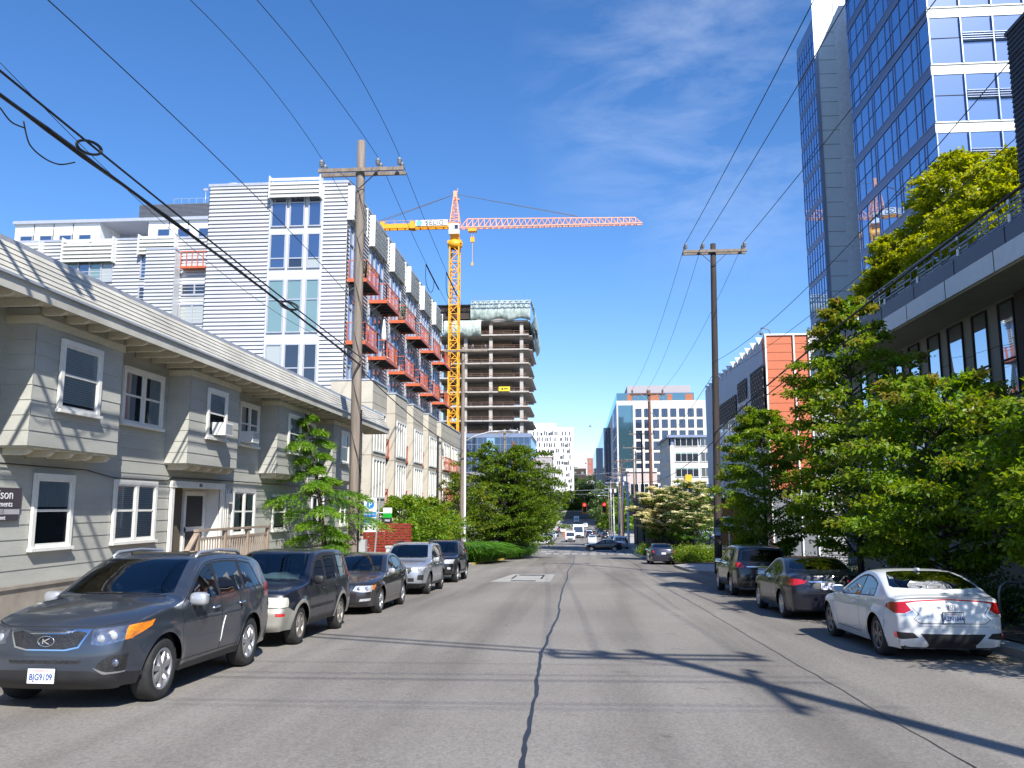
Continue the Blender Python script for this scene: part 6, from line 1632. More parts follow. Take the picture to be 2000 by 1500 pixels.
for (pa, pb, qa, qb) in ((1470,1490,712,860),(1441,1457,738,778),(1392,1437,770,812)):
    ya, za = atX(pb, qa, OX-.2); yb, zb_ = atX(pa, qb, OX-.2)
    s = MB(); zt = za; zl = atX(pb, qb, OX-.2)[1]
    s.box(OX-.22, OX-.2, ya, yb, zl, zt, 0)
    j = 0; zz = zl
    while zz < zt-.2:
        yy = ya+(.4 if j % 2 else 0)
        while yy < yb-.3: s.box(OX-.25, OX-.22, yy, yy+.42, zz, zz+.16, 1); yy += .85
        zz += .32; j += 1
    s.build('lattice_screen', [M_SEAM, mat('lattice_tan', (.20,.13,.11), .7)], ob, True)
for (pa, pb, qa, qb) in ((1441,1457,785,835),(1392,1437,815,868)):
    ya = atX(pb, qa, OX-.2)[0]; yb = atX(pa, qa, OX-.2)[0]; zt = atX(pb, qa, OX-.2)[1]; zl = atX(pb, qb, OX-.2)[1]
    gwin(ob, 'x', OX-.18, ya, yb, zl, zt, 4, 1, .06, .05, M_WPAN, M_DGL, sgn=-1)
m = MB(); m.box(12.2, OX-.02, 74, 92, -3, 2.4, 0); m.box(12.0, OX, 73.8, 92.2, 2.4, 2.75, 1)
for k in range(6): m.box(12.17, 12.2, 75+2.9*k, 77.2+2.9*k, -2.6, 1.9, 2)
tag(m.build('shop_front', [mat('ochre_front', (.34,.16,.05), .7, var=.1), M_BRICKD, M_DGL]), 'low ochre shop front at the foot of the ribbed building', 'shop front')
q = MB(); x, z = atY(1505, 652, OY+3); q.tube([(x, OY+3, OT), (x, OY+3, OT+.75), (x-.12, OY+3, OT+1.05), (x-.55, OY+3, OT+1.25), (x-.75, OY+3, OT+1.2)], .045, 8); q.ell((x-.72, OY+3, OT+.78), (.16,.16,.13), 12, 8); q.bar((x-.72,OY+3,OT+1.2),(x-.72,OY+3,OT+.9),.04)
tag(q.build('security_camera', mat('camera_grey', (.12,.12,.14), .4)), 'dome camera on a bent roof pole above the terracotta wall', 'camera')

# ------------------------------------------------ blue glass tower
M_TGL = glassy('tower_glass', (.012,.030,.085), (.60,.76,1.0), .50, .01, .04, .35)
M_TGLF = glassy('tower_front_glass', (.05,.11,.24), (.70,.84,1.0), .40, .012, .03, .35)
M_SPAN = mat('lilac_spandrel', (.17,.19,.30), .4, .3, var=.05)
M_MULL = mat('mullion', (.26,.31,.43), .35, .5, var=.04)
M_GPAN = mat('tower_grey_panel', (.58,.66,.70), .5, .1, var=.05, scale=.6)
tw = thing('glass_tower', 'tall blue glass office tower with white spandrel bands and a grey panelled recess', 'office tower', (23.6, 54, zr(54)))
TX, TY, TY2, TH = 23.6, 54.0, 69.5, 58.0
PY2 = 88.0; RX = atY(1602, 300, PY2)[0]; LY = atX(1572, 400, RX)[0]
m = MB(); m.box(TX+.05, 50, TY+.05, TY2, -3, TH-.1, 0); m.box(30, 50, 76, 86, -3, 58.4, 1); m.box(TX-.02, 50, TY-.02, TY2, TH-.1, TH+.6, 1); m.build('core', [M_DARK, M_WPAN], tw, True)  # white rear block is unseen, added to cast the shadow on the recess panel
fl = [26.15-4.05*k for k in range(7, -9, -1)]
for zf in fl:
    if zf+4.05 > TH or zf < 0: continue
    z1 = zf+.72; z2 = zf+4.05
    s = MB(); s.box(TX-.03, TX+.05, TY+.02, TY2, zf, z1); s.box(TX-.06, TX-.03, TY+.02, TY2, z1-.04, z1+.03, 1); s.box(TX-.06, TX-.03, TY+.02, TY2, zf-.03, zf+.04, 1); s.build('spandrel', [M_SPAN, M_MULL], tw, True)
    s = MB(); s.box(TX-.03, 46, TY-.05, TY+.05, zf, z1); s.box(TX-.03, 46, TY-.12, TY-.05, z1-.06, z1+.02)
    x = TX+2.05
    while x < 46: s.box(x-.012, x+.012, TY-.053, TY-.05, zf, z1-.06, 1); x += 2.05
    s.build('white_spandrel', [M_WPAN, M_SEAM], tw, True)
    # west glazing
    g = MB(); pat = [1.45, .42, .95, 1.6]; y = TY+.02; i = 0; edges = [y]
    while y < TY2-.1: y = min(TY2, y+pat[i % 4]); edges.append(y); i += 1
    zt = z1+(z2-z1)*.52
    rj = random.Random(int(zf*10))
    for a, b in zip(edges[:-1], edges[1:]):
        for (c, d) in ((z1, zt), (zt, z2)):
            t1, t2 = rj.uniform(-.0025, .0025), rj.uniform(-.0025, .0025)
            g.poly([(TX+t1, b, c), (TX-t1, a, c), (TX-t1+t2, a, d), (TX+t1+t2, b, d)], 0)
    for a in edges[1:-1]: g.box(TX-.05, TX-.0, a-.02, a+.02, z1, z2, 1)
    g.box(TX-.03, TX, TY, TY2, zt-.02, zt+.02, 2)
    g.build('glazing', [M_TGL, M_MULL, M_SEAM], tw, True)
    g = MB(); x = TX
    zt = z1+(z2-z1)*.56
    k = 0
    while x < 44:
        for (c, d) in ((z1, zt), (zt, z2)):
            t1 = rj.uniform(-.008, .008)
            g.poly([(x, TY-t1, c), (x+2.05, TY+t1, c), (x+2.05, TY+t1, d), (x, TY-t1, d)], 0)
        g.box(x-.04, x+.04, TY-.16, TY-.0, z1+.02, z2, 1); g.box(x, x+2.05, TY-.03, TY, zt-.02, zt+.02, 2)
        if k in (1, 2) or k > 3:
            for j in range(4): g.box(x+.05, x+2.0, TY-.22, TY-.05, zt-.25+.16*j, zt-.21+.16*j, 1)
        x += 2.05; k += 1
    g.build('glazing', [M_TGLF, M_MULL, M_SEAM], tw, True)
# recess panels and the narrow west volume
m = MB(); PT = 62
m.box(RX, 31, PY2, PY2+.3, -3, PT, 0)
zz = 0
while zz < PT: m.box(RX, 31, PY2-.012, PY2-.0, zz, zz+.04, 1); zz += 1.62
m.box(RX-.05, RX+.35, PY2-.06, PY2, -3, PT, 2); m.box(atY(1643,300,PY2)[0], atY(1672,300,PY2)[0], PY2-.1, PY2-.012, -3, PT, 3)
m.build('grey_panel', [M_GPAN, M_SEAM, M_MULL, mat('pale_pier', (.62,.67,.73), .5)], tw, True)
zr_ = atX(1558, 110, RX)[1]
m = MB(); m.box(RX+.05, 40, PY2+.3, LY, -3, zr_-.6, 0); m.box(RX-.02, 40, PY2+.3, LY+.05, zr_-.6, zr_+.9, 2)
m.build('west_core', [M_DARK, M_SEAM, M_MULL], tw, True)
for zf in fl:
    if zf < 0 or zf > zr_-1: continue
    z1 = zf+.72; z2 = min(zf+4.05, zr_-.6); zt = z1+(z2-z1)*.52
    g = MB(); n = 7
    for k in range(n):
        a, b = PY2+.1+(LY-PY2-.1)*k/n, PY2+.1+(LY-PY2-.1)*(k+1)/n
        g.poly([(RX, b, z1), (RX, a, z1), (RX, a, zt), (RX, b, zt)]); g.poly([(RX, b, zt), (RX, a, zt), (RX, a, z2), (RX, b, z2)])
        g.box(RX-.06, RX, b-.025, b+.025, z1, z2, 1)
    g.box(RX-.03, RX, PY2+.1, LY, zt-.02, zt+.02, 3); g.box(RX-.03, RX+.04, PY2+.06, LY, zf, z1, 2)
    g.build('glazing', [M_TGL, M_MULL, M_SPAN, M_SEAM], tw, True)
# ================================================================== beyond the crossing
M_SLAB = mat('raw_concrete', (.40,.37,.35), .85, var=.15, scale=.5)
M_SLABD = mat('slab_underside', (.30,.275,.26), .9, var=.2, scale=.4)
M_NET = mat('green_debris_net', (.30,.42,.40), .8, var=.35, scale=.45, stretch=(2.2,2.2,.5), detail=8, col2=(.62,.70,.68))
M_CRANE = mat('crane_yellow', (.80,.36,.015), .45, var=.08)
M_JIB = mat('jib_pink_orange', (.78,.36,.22), .5, var=.08)
YT = 245.0
ct = thing('unfinished_tower', 'bare concrete tower under construction wrapped in green netting at the top', 'tower', (-25, YT, zr(YT)))
xl, xr = -42.0, -14.2; zs_ = [57.2-4.28*k for k in range(11)]
for i, z in enumerate(zs_):
    s = MB(); over = .9 if i % 3 else .3
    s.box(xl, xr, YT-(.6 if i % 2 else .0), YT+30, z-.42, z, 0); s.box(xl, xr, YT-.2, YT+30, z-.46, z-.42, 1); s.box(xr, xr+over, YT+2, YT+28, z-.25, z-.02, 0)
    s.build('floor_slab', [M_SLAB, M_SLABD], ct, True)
    if i > 0:
        r = MB()
        for x in np.arange(xl+1, xr, 3.2): r.bar((x, YT+.1, z), (x, YT+.1, z+1.1), .07)
        r.bar((xl, YT+.1, z+1.1), (xr, YT+.1, z+1.1), .06); r.bar((xl, YT+.1, z+.55), (xr, YT+.1, z+.55), .05)
        r.build('guard_rail', mat('timber_rail', (.30,.16,.11), .8), ct, True)
for x in (-41, -33.2, -25.6, -16.4):
    for y in (YT+1.2, YT+12, YT+22):
        c = MB(); c.box(x-.5, x+.5, y-.5, y+.5, zs_[-1]-6, zs_[0]); c.build('column', M_SLAB, ct, True)
c = MB(); c.box(-37, -20, YT+10, YT+20, zr(YT), 63, 0); c.build('core_wall', M_SLABD, ct, True)
# netting rolled over the top storeys
rs = np.random.RandomState(5)
def net(x0, x1, y0, z0, z1, name='debris_net', side=None):
    m = MB(); nu, nv = 34, 16; vs = []; fs = []
    for i in range(nu+1):
        for j in range(nv+1):
            u, v = i/nu, j/nv; bul = math.sin(PI*v)**.6*1.3+.12*math.sin(u*70+3*math.sin(v*5))*(.3+v*.5)+rs.normal()*.05
            z = z0+(z1-z0)*v+.35*math.sin(u*17)*(1-v)
            if side is None: vs.append((x0+(x1-x0)*u, y0-bul, z))
            else: vs.append((side+bul, y0+(x1-x0)*u, z))
    for i in range(nu):
        for j in range(nv): a = i*(nv+1)+j; fs.append((a, a+nv+1, a+nv+2, a+1))
    m.add(vs, fs, 0, True); return m.build(name, M_NET, ct, True)
net(-31.5, -13.6, YT-.6, 57.3, 63.2); net(0, 26, YT-.4, 55.5, 63.2, side=-13.8); net(-39.5, -28.3, YT-.8, 52.4, 57.2); net(0, 20, YT+3, 50.5, 56, side=-13.0)
m = MB(); m.box(-43, -31.0, YT-1, YT+10, 57.6, 61.6); m.box(-43.4, -30.6, YT-1.2, YT+10, 61.6, 62.0); m.build('formwork', M_BRICKD, ct, True)
m = MB(); m.bar((-31.2, YT-.8, 62.6), (-13.9, YT-.8, 62.6), .1)
for k in range(14): x = -31+k*1.3; m.bar((x, YT-.8, 62.5), (x, YT-.8, 64.3+rs.rand()), .07)
m.build('rebar', mat('rebar', (.2,.16,.15), .8), ct, True)
g = MB(); gx0, gx1, gz0, gz1 = -36, -13.6, 6, 22.0
g.box(gx0, gx1, YT-1.5, YT+28, gz0-12, gz0+6, 1); g.box(gx0, gx1, YT-1.4, YT+28, gz0+6, gz1, 4); g.box(gx0-.1, gx1+.1, YT-1.6, YT+28, gz1, gz1+1.2, 2)
for x in np.arange(gx0, gx1, 1.7): g.box(x-.05, x+.05, YT-1.47, YT-1.4, gz0+6, gz1, 2)
for z in (gz0+10, gz0+14): g.box(gx0, gx1, YT-1.46, YT-1.4, z-.06, z+.06, 2)
g.box(-26.5, -24.2, YT-1.5, YT-1.4, gz0+6, gz1, 3)
g.build('glass_podium', [M_TGL, mat('podium_grey', (.22,.22,.25), .6), M_MULL, mat('blue_panel', (.20,.36,.55), .4), glassy('podium_glass', (.008,.022,.05), (.45,.58,.85), .16, .03, .12, .15)], ct, True)
b = MB(); x0, z0 = atY(974, 764, YT-1); x1, z1 = atY(996, 755, YT-1); b.box(x0, x1, YT-1.1, YT-1.0, z0, z1, 0); b.box(x0+.8, x0+1.3, YT-1.12, YT-1.1, z0+.35, z1-.35, 1); b.box(x0+1.5, x1-.6, YT-1.12, YT-1.1, z0+.5, z1-.5, 1)
tag(b.build('banner', [mat('banner_yellow', (.80,.58,.02), .6), M_BLACK]), 'small yellow banner hung on an upper storey of the bare concrete tower', 'banner')

# ------------------------------------------------ tower crane
CY = 225.0; cxm = atY(887, 640, CY)[0]
cr_ = thing('tower_crane', 'yellow tower crane with long pale orange jib and white cab', 'crane', (cxm, CY, zr(CY)))
def lattice(mb, p0, p1, w0, w1, n, up=Vector((0,1,0)), r=.16, d=.09, mi=0, tri=False):
    p0, p1 = Vector(p0), Vector(p1); ax = (p1-p0).normalized(); a = ax.cross(up).normalized(); b = a.cross(ax)
    cs = ((-1,-1),(1,-1),(1,1),(-1,1)) if not tri else ((-1,-1),(1,-1),(0,1))
    K = len(cs); ring = []
    for i in range(n+1):
        t = i/n; c = p0.lerp(p1, t); w = w0+(w1-w0)*t; ring.append([c+a*(s*w/2)+b*(q*w/2) for s, q in cs])
    for i in range(n):
        for k in range(K):
            k2 = (k+1) % K
            mb.bar(ring[i][k], ring[i+1][k], r, None, mi); mb.bar(ring[i][k], ring[i][k2], d, None, mi)
            if i % 2: mb.bar(ring[i][k], ring[i+1][k2], d, None, mi)
            else: mb.bar(ring[i][k2], ring[i+1][k], d, None, mi)
    for k in range(K): mb.bar(ring[n][k], ring[n][(k+1) % K], d, None, mi)
m = MB(); lattice(m, (cxm, CY, zr(CY)), (cxm, CY, 74.5), 2.5, 2.5, 32, r=.36, d=.18); m.build('mast', M_CRANE, cr_, True)
m = MB(); m.lathe([(1.3,73.4),(2.0,73.8),(2.2,75.2),(1.6,75.4),(1.3,76.2)], 16, (cxm, CY, 0)); m.box(cxm-1.9, cxm+2.0, CY-1.5, CY+1.5, 74.6, 75.5); m.box(cxm-1.2, cxm+1.2, CY-1.2, CY+1.2, 76, 80.6); m.build('slewing_ring', M_CRANE, cr_, True)
m = MB(); m.box(cxm-1.4, cxm+1.5, CY-2.6, CY-1.1, 77.0, 79.9, 0); m.box(cxm+.2, cxm+1.2, CY-2.64, CY-2.6, 78.3, 79.5, 1); m.box(cxm+1.5, cxm+1.53, CY-2.4, CY-1.3, 78.3, 79.5, 1); m.build('cab', [M_WPAN, M_DGL], cr_, True)
m = MB(); lattice(m, (cxm, CY, 80.6), (cxm-.05, CY, 88.6), 2.6, .8, 9, r=.24, d=.11); m.box(cxm-.55, cxm+.5, CY-.5, CY+.5, 88.4, 90.2); m.box(cxm-.7, cxm+1.2, CY-.4, CY+.4, 87.6, 87.9); m.bar((cxm+.6, CY, 90), (cxm+.6, CY, 91.2), .1); m.build('tower_head', M_JIB, cr_, True)
xj = atY(1254, 438, CY)[0]
m = MB(); n = 30
lo = [Vector((cxm+1.6+(xj-cxm-1.6)*i/n, CY+s, 79.35-.002*i)) for s in (-.8, .8) for i in range(n+1)]
up_ = [Vector((cxm+2.6+(xj-cxm-3.6)*(i+.5)/n, CY, 82.0-.03*i)) for i in range(n)]
for i in range(n):
    for q in (0, n+1):
        m.bar(lo[q+i], lo[q+i+1], .26); m.bar(lo[q+i], up_[i], .13); m.bar(lo[q+i+1], up_[i], .13)
    m.bar(lo[i], lo[n+1+i], .09); m.bar(lo[i], lo[n+2+i], .08)
    if i < n-1: m.bar(up_[i], up_[i+1], .24)
m.build('jib', M_JIB, cr_, True)
m = MB(); xc = atY(742, 440, CY)[0]-6
for s in (-.9, .9): m.box(xc, cxm-1.3, CY+s-.2, CY+s+.2, 79.5, 80.7)
for x in np.arange(xc, cxm-1.5, 2.2): m.box(x-.12, x+.12, CY-.9, CY+.9, 79.6, 79.9)
for x in (cxm-20.5, cxm-12): m.box(x-.6, x+.6, CY-1.25, CY+1.25, 79.3, 81.4)
for s in (-1.1, 1.1):
    m.bar((xc, CY+s, 81.6), (cxm-1.3, CY+s, 81.6), .06)
    for x in np.arange(xc, cxm-1.5, 2.6): m.bar((x, CY+s, 80.6), (x, CY+s, 81.6), .05)
m.box(xc, xc+4, CY-1, CY+1, 77.5, 81.2); m.build('counter_jib', M_CRANE, cr_, True)
bn = MB(); bn.box(cxm-11.0, cxm-2.0, CY-1.32, CY-1.26, 79.9, 81.5, 0); bn.lathe([(0,0),(.85,0)], 20, (cxm-10.0, CY-1.36, 80.7), 'y', 1); bd = bn.build('name_board', [mat('board_white', (.78,.80,.82), .5), mat('board_blue', (.15,.42,.62), .5)], cr_, True)
t = text_obj('lettering', 'SELIG', 1.75, (0,0,0), (PI/2,0,0), mat('board_ink', (.10,.12,.16), .5, var=0), cr_, ext=.02); t.location = (-5.6, -1.40, 80.68-zr(CY)); t.scale = (1.25, 1, 1)
m = MB(); top_ = Vector((cxm, CY, 89.4))
for s in (-.7, .7):
    m.bar(top_, (cxm+(xj-cxm)*.66, CY+s*.3, 81.9), .12); m.bar(top_, (xc+3, CY+s, 81), .12)
m.build('pendant_line', mat('steel_line', (.10,.10,.12), .5), cr_, True)
m = MB(); xh, zh = atY(923, 457, CY)
m.box(xh-1.2, xh+1.2, CY-.8, CY+.8, 78.2, 79.1); m.bar((xh-.25, CY, 78.2), (xh-.25, CY, 76.4), .08); m.bar((xh+.25, CY, 78.2), (xh+.25, CY, 76.4), .08); m.box(xh-.55, xh+.55, CY-.3, CY+.3, 75.2, 76.6); m.bar((xh, CY, 75.2), (xh, CY, 69.2), .1); m.box(xh-.25, xh+.25, CY-.2, CY+.2, 68.4, 69.3)
m.build('hook_block', M_CRANE, cr_, True)

# ------------------------------------------------ office blocks in the distance
def win_mesh(name, w, h, frame, glass, axis='y', mull=1, fr=.14, dep=.25, shelf=None):
    m = MB()
    def bx(u0, u1, d0, d1, w0, w1, mi):
        if axis == 'y': m.box(u0, u1, -d1, -d0, w0, w1, mi)
        else: m.box(-d1, -d0, u0, u1, w0, w1, mi)
    bx(0, w, .02, .05, 0, h, 1)
    bx(0, fr, .02, dep, 0, h, 0); bx(w-fr, w, .02, dep, 0, h, 0); bx(fr, w-fr, .02, dep-.01, 0, fr, 0); bx(fr, w-fr, .02, dep-.01, h-fr, h, 0)
    for k in range(1, mull): u = w*k/mull; bx(u-fr*.35, u+fr*.35, .06, dep-.02, fr, h-fr, 0)
    if shelf: bx(fr, w-fr, .06, .12, h*.82, h-fr, 2)
    o = m.build(name, [frame, glass]+([shelf] if shelf else []), None); return o
def put_windows(parent, proto, spots, budget=100):
    first = True; w = wloc(parent)
    for p in spots:
        o = proto if first else proto.copy()
        if not first: COL.objects.link(o)
        first = False; o.parent = parent; o.location = (p[0]-w.x, p[1]-w.y, p[2]-w.z)
M_PALE = mat('pale_stone', (.62,.58,.55), .8, var=.07, scale=.3)
M_TEALG = glassy('teal_glass', (.025,.075,.10), (.55,.80,.95), .22, .03, .04, .2)
M_NAVYG = glassy('navy_glass', (.012,.022,.05), (.55,.65,.85), .12, .03, .04, .2)
GY = 328.0
gb = thing('grid_office_block', 'distant pale office block with a grid of square windows and dark glass flank', 'office building', (32, GY, zr(GY)))
gx0, gx1 = 15.4, 49.4; gt = atY(1300, 782, GY)[1]
m = MB(); m.box(gx0+.05, gx1, GY, GY+150, -7, gt, 0); m.box(gx0, gx1-4, GY+1.5, GY+140, gt, gt+3.2, 2); m.box(20, 45, GY+8, GY+60, gt+3.2, gt+7.0, 3)
m.box(gx0-.02, gx0+.05, GY+.4, GY+40, -4, gt-.4, 4)
m.box(gx0+.4, 21.6, GY-.12, GY, 8, gt-1.8, 1); m.box(12.2, gx0, GY+70, GY+200, -4, gt-4, 4); m.box(10.2, 13, GY+150, GY+250, -4, gt-8, 4)
for k in range(7): m.box(gx0-.10, gx0-.02, GY+.4, GY+40, 5+5*k, 5.4+5*k, 5)
for k in range(6): m.box(gx0-.12, gx0-.02, GY+6*k+.4, GY+6*k+.7, -3, gt-.4, 5)
m.box(gx0-.14, gx0+.4, GY-.14, GY, -4, gt, 0)
m.build('wall', [M_PALE, M_TEALG, M_TEALG, mat('rust_grey', (.36,.33,.36), .6), M_NAVYG, M_MULL], gb, True)
m = MB()
for (x0, x1) in ((19.5,21.5),(28,32),(35,37),(42,45)): m.box(x0, x1, GY+1.38, GY+1.48, gt+.2, gt+2.7)
m.build('terrace_panel', mat('rust_panel', (.34,.12,.06), .7), gb, True)
spots = []
for r_ in range(8):
    z = gt-6.3-4.25*r_
    for c_ in range(8): spots.append((22.6+3.35*c_, GY, z))
put_windows(gb, win_mesh('window', 2.25, 3.1, M_NAVYG, M_NAVYG, mull=2), spots)
WY2 = 218.0
wb = thing('pale_office_building', 'nearer pale office building with wide dark ribbon windows and a blue attic', 'office building', (29, WY2, zr(WY2)))
x0, x1 = 23.6, 34.0; zt = atY(1340, 850, WY2)[1]
m = MB(); m.box(x0, x1, WY2, WY2+28, -6, zt-2.6, 0); m.box(x0-.8, x1+.5, WY2-.8, WY2+28, zt-2.6+2.0, zt, 1); m.box(x0+.3, x1, WY2+.3, WY2+27, zt-2.6, zt-.6, 1); m.build('wall', [M_PALE, mat('attic_blue', (.20,.24,.38), .6)], wb, True)
zr3 = [atY(1340, p, WY2)[1] for p in (872, 902, 932)]
sp1 = []; sp2 = []
for z in zr3+[zr3[2]-4.1]: sp1.append((x0+1.2, WY2, z)); sp2.append((x0+7.6, WY2, z))
put_windows(wb, win_mesh('ribbon_window', 5.9, 2.5, M_WPAN, M_DGL, mull=4, fr=.12, shelf=mat('green_blind', (.25,.40,.36), .6)), sp1); put_windows(wb, win_mesh('paired_window', 2.4, 2.5, M_WPAN, M_DGL, mull=2, fr=.12), sp2)
sp3 = [(x0, WY2+2.5+4.8*k, z) for z in zr3 for k in range(5)]
put_windows(wb, win_mesh('side_window', 3.2, 2.4, M_WPAN, M_DGL, 'x', 2, .12), sp3)
b = MB(); bx0, bz0 = atY(1339, 945, WY2-.6); bx1, bz1 = atY(1351, 927, WY2-.6); b.box(bx0, bx1, WY2-.66, WY2-.6, bz0-1, bz1); tag(b.build('banner', mat('banner_amber', (.72,.40,.01), .6)), 'tall amber banner on the front of the nearer pale office building', 'banner')
# podium with portico between them
m = MB(); m.box(15, 24, 260, 300, -6, 12.5, 0); m.box(14.6, 24, 259.6, 300, 12.5, 13.6, 1)
pd = thing('stone_podium', 'low pink stone office podium in front of the grid block', 'building', (19, 260, zr(260))); m.build('wall', [mat('pink_stone', (.50,.42,.40), .8, var=.08, scale=.4), M_PALE], pd, True)
put_windows(pd, win_mesh('window', 2.6, 3.4, M_WPAN, M_DGL, mull=2), [(15.8+3*k, 260, z) for k in range(3) for z in (-3.5, .9, 5.6)])
# white chequered block on the rise to the left
KY = 520.0
kb = thing('white_flats', 'bright white apartment block with scattered narrow windows on the far rise', 'apartment building', (-15, KY, zr(KY)))
kx0, kx1, kt = -28.5, -2.6, 50.7
m = MB(); m.box(kx0-4, kx1, KY, KY+30, 2, kt, 0); m.box(kx0-4, -13.5, KY+3, KY+24, kt, kt+3, 0); m.build('wall', [mat('bright_white', (.78,.78,.78), .7, var=.03)], kb, True)
rk = random.Random(11); s1, s2 = [], []
for r_ in range(11):
    z = kt-5.0-3.62*r_; x = kx0+.8
    while x < kx1-1.6:
        if r_ < 10 or x > -10:
            if rk.random() < .8: (s1 if rk.random() < .72 else s2).append((x, KY, z+rk.choice([0, 0, .3])))
        x += rk.choice([1.15, 1.5, 1.9, 2.3])
put_windows(kb, win_mesh('window', .8, 2.6, M_PALE, M_DGL, fr=.05, dep=.10), s1); put_windows(kb, win_mesh('wide_window', 1.35, 1.9, M_PALE, M_DGL, fr=.05, dep=.10), s2)
# greyer buildings and brick on the slope
def simple_block(name, label, x0, x1, y0, y1, z0, z1, m_, wn, hn, ww, wh, mg=None, roof=None):
    t = thing(name, label, 'building', ((x0+x1)/2, y0, z0)); m = MB(); m.box(x0, x1, y0, y1, z0-6, z1, 0); m.box(x0-.3, x1+.3, y0-.3, y1+.3, z1, z1+.5, 1); m.build('wall', [m_, roof or M_PALE], t, True)
    sp_ = [(x0+(x1-x0)*(i+.5)/wn-ww/2, y0, z0+(z1-z0)*(j+.35)/hn) for i in range(wn) for j in range(hn)]
    put_windows(t, win_mesh('window', ww, wh, M_WPAN, mg or M_DGL, fr=.12, mull=2), sp_)
    return t
M_BRK = mat('red_brick_far', (.36,.13,.10), .85, var=.12, scale=.6)
a = atY(1148, 918, 900); b = atY(1176, 895, 900)
simple_block('brick_flats', 'red brick apartment block high on the far hill', a[0], b[0]+6, 900, 930, 20, b[1], M_BRK, 5, 5, 1.6, 2.2)
a = atY(1141, 905, 1000); b = atY(1166, 889, 1000)
simple_block('hilltop_house', 'pale flat-roofed house at the skyline of the far hill', a[0], b[0], 1000, 1030, 30, b[1], M_PALE, 4, 2, 2, 2.2)
a = atY(1045, 960, 420); b = atY(1098, 893, 420)
simple_block('grey_warehouse', 'grey stepped building behind the big street tree', a[0]-4, b[0]-5, 420, 440, -3, b[1], mat('warehouse_grey', (.36,.33,.35), .8, var=.1, scale=.3), 3, 4, 2.2, 2.2)
a = atY(1121, 915, 700); simple_block('dark_hill_house', 'dark shingled house on the hill beside the white apartment block', a[0]-8, a[0]+10, 700, 720, 12, a[1], M_BRICKD, 3, 3, 1.6, 1.8)
# low brick restaurant with a red awning on the far right corner
rb = thing('corner_restaurant', 'low dark brick corner restaurant with a red awning beyond the crossing', 'restaurant', (14, 118, zr(118)))
m = MB(); m.box(9.6, 30, 116, 150, -6, 3.0, 0); m.box(9.4, 30.2, 115.8, 150.2, 3.0, 3.5, 1); m.build('wall', [M_BRICKD, M_BRK], rb, True)
put_windows(rb, win_mesh('window', 2.2, 2.0, M_SEAM, M_DGL, mull=2), [(10.6+3*k, 116, -2.4) for k in range(4)])
m = MB(); m.add([(9.4,115.98,1.9),(20,115.98,1.9),(20,113.6,.7),(9.4,113.6,.7)], [(0,3,2,1),(0,1,2,3)]); m.add([(9.58,116,1.9),(9.58,140,1.9),(7.6,140,.7),(7.6,116,.7)], [(0,1,2,3),(0,3,2,1)]); m.build('awning', mat('awning_red', (.42,.035,.035), .7, var=.1), rb, True)
rq = random.Random(8)
for k, (px, py, Y, w_, h_, m_, lab) in enumerate(((1140,962,600,14,7,M_PALE,'cream house low on the far hill left of the signals'),(1160,955,640,11,9,mat('house_grey', (.30,.30,.32), .8),'grey gabled house on the middle of the far hill'),(1178,968,590,12,8,mat('house_tan', (.42,.34,.26), .8),'tan house beside the glass block on the far hill'),(1150,938,760,14,9,M_PALE,'pale house high on the far hill below the brick flats'),(1190,950,560,16,10,mat('house_blue', (.25,.30,.38), .8),'blue-grey house behind the far poles'),(1128,940,720,10,8,mat('house_grey', (.30,.30,.32), .8),'grey house against the trees left on the hill'))):
    hx, hz = atY(px, py, Y); simple_block('hill_house', lab, hx-w_/2, hx+w_/2, Y, Y+12, hz-h_, hz, m_, 3, 2, 1.6, 1.8, None, mat('house_roof', (.16,.14,.14), .8))
# motorway wall that closes the street
m = MB(); m.box(-40, 60, 455, 458, -8, -.8, 0); m.box(-40, 60, 454.7, 458.3, -.8, 0, 1); tag(m.build('retaining_wall', [mat('wall_bluegrey', (.20,.21,.23), .8), M_CONCD]), 'long dark retaining wall closing the far end of the street', 'retaining wall')
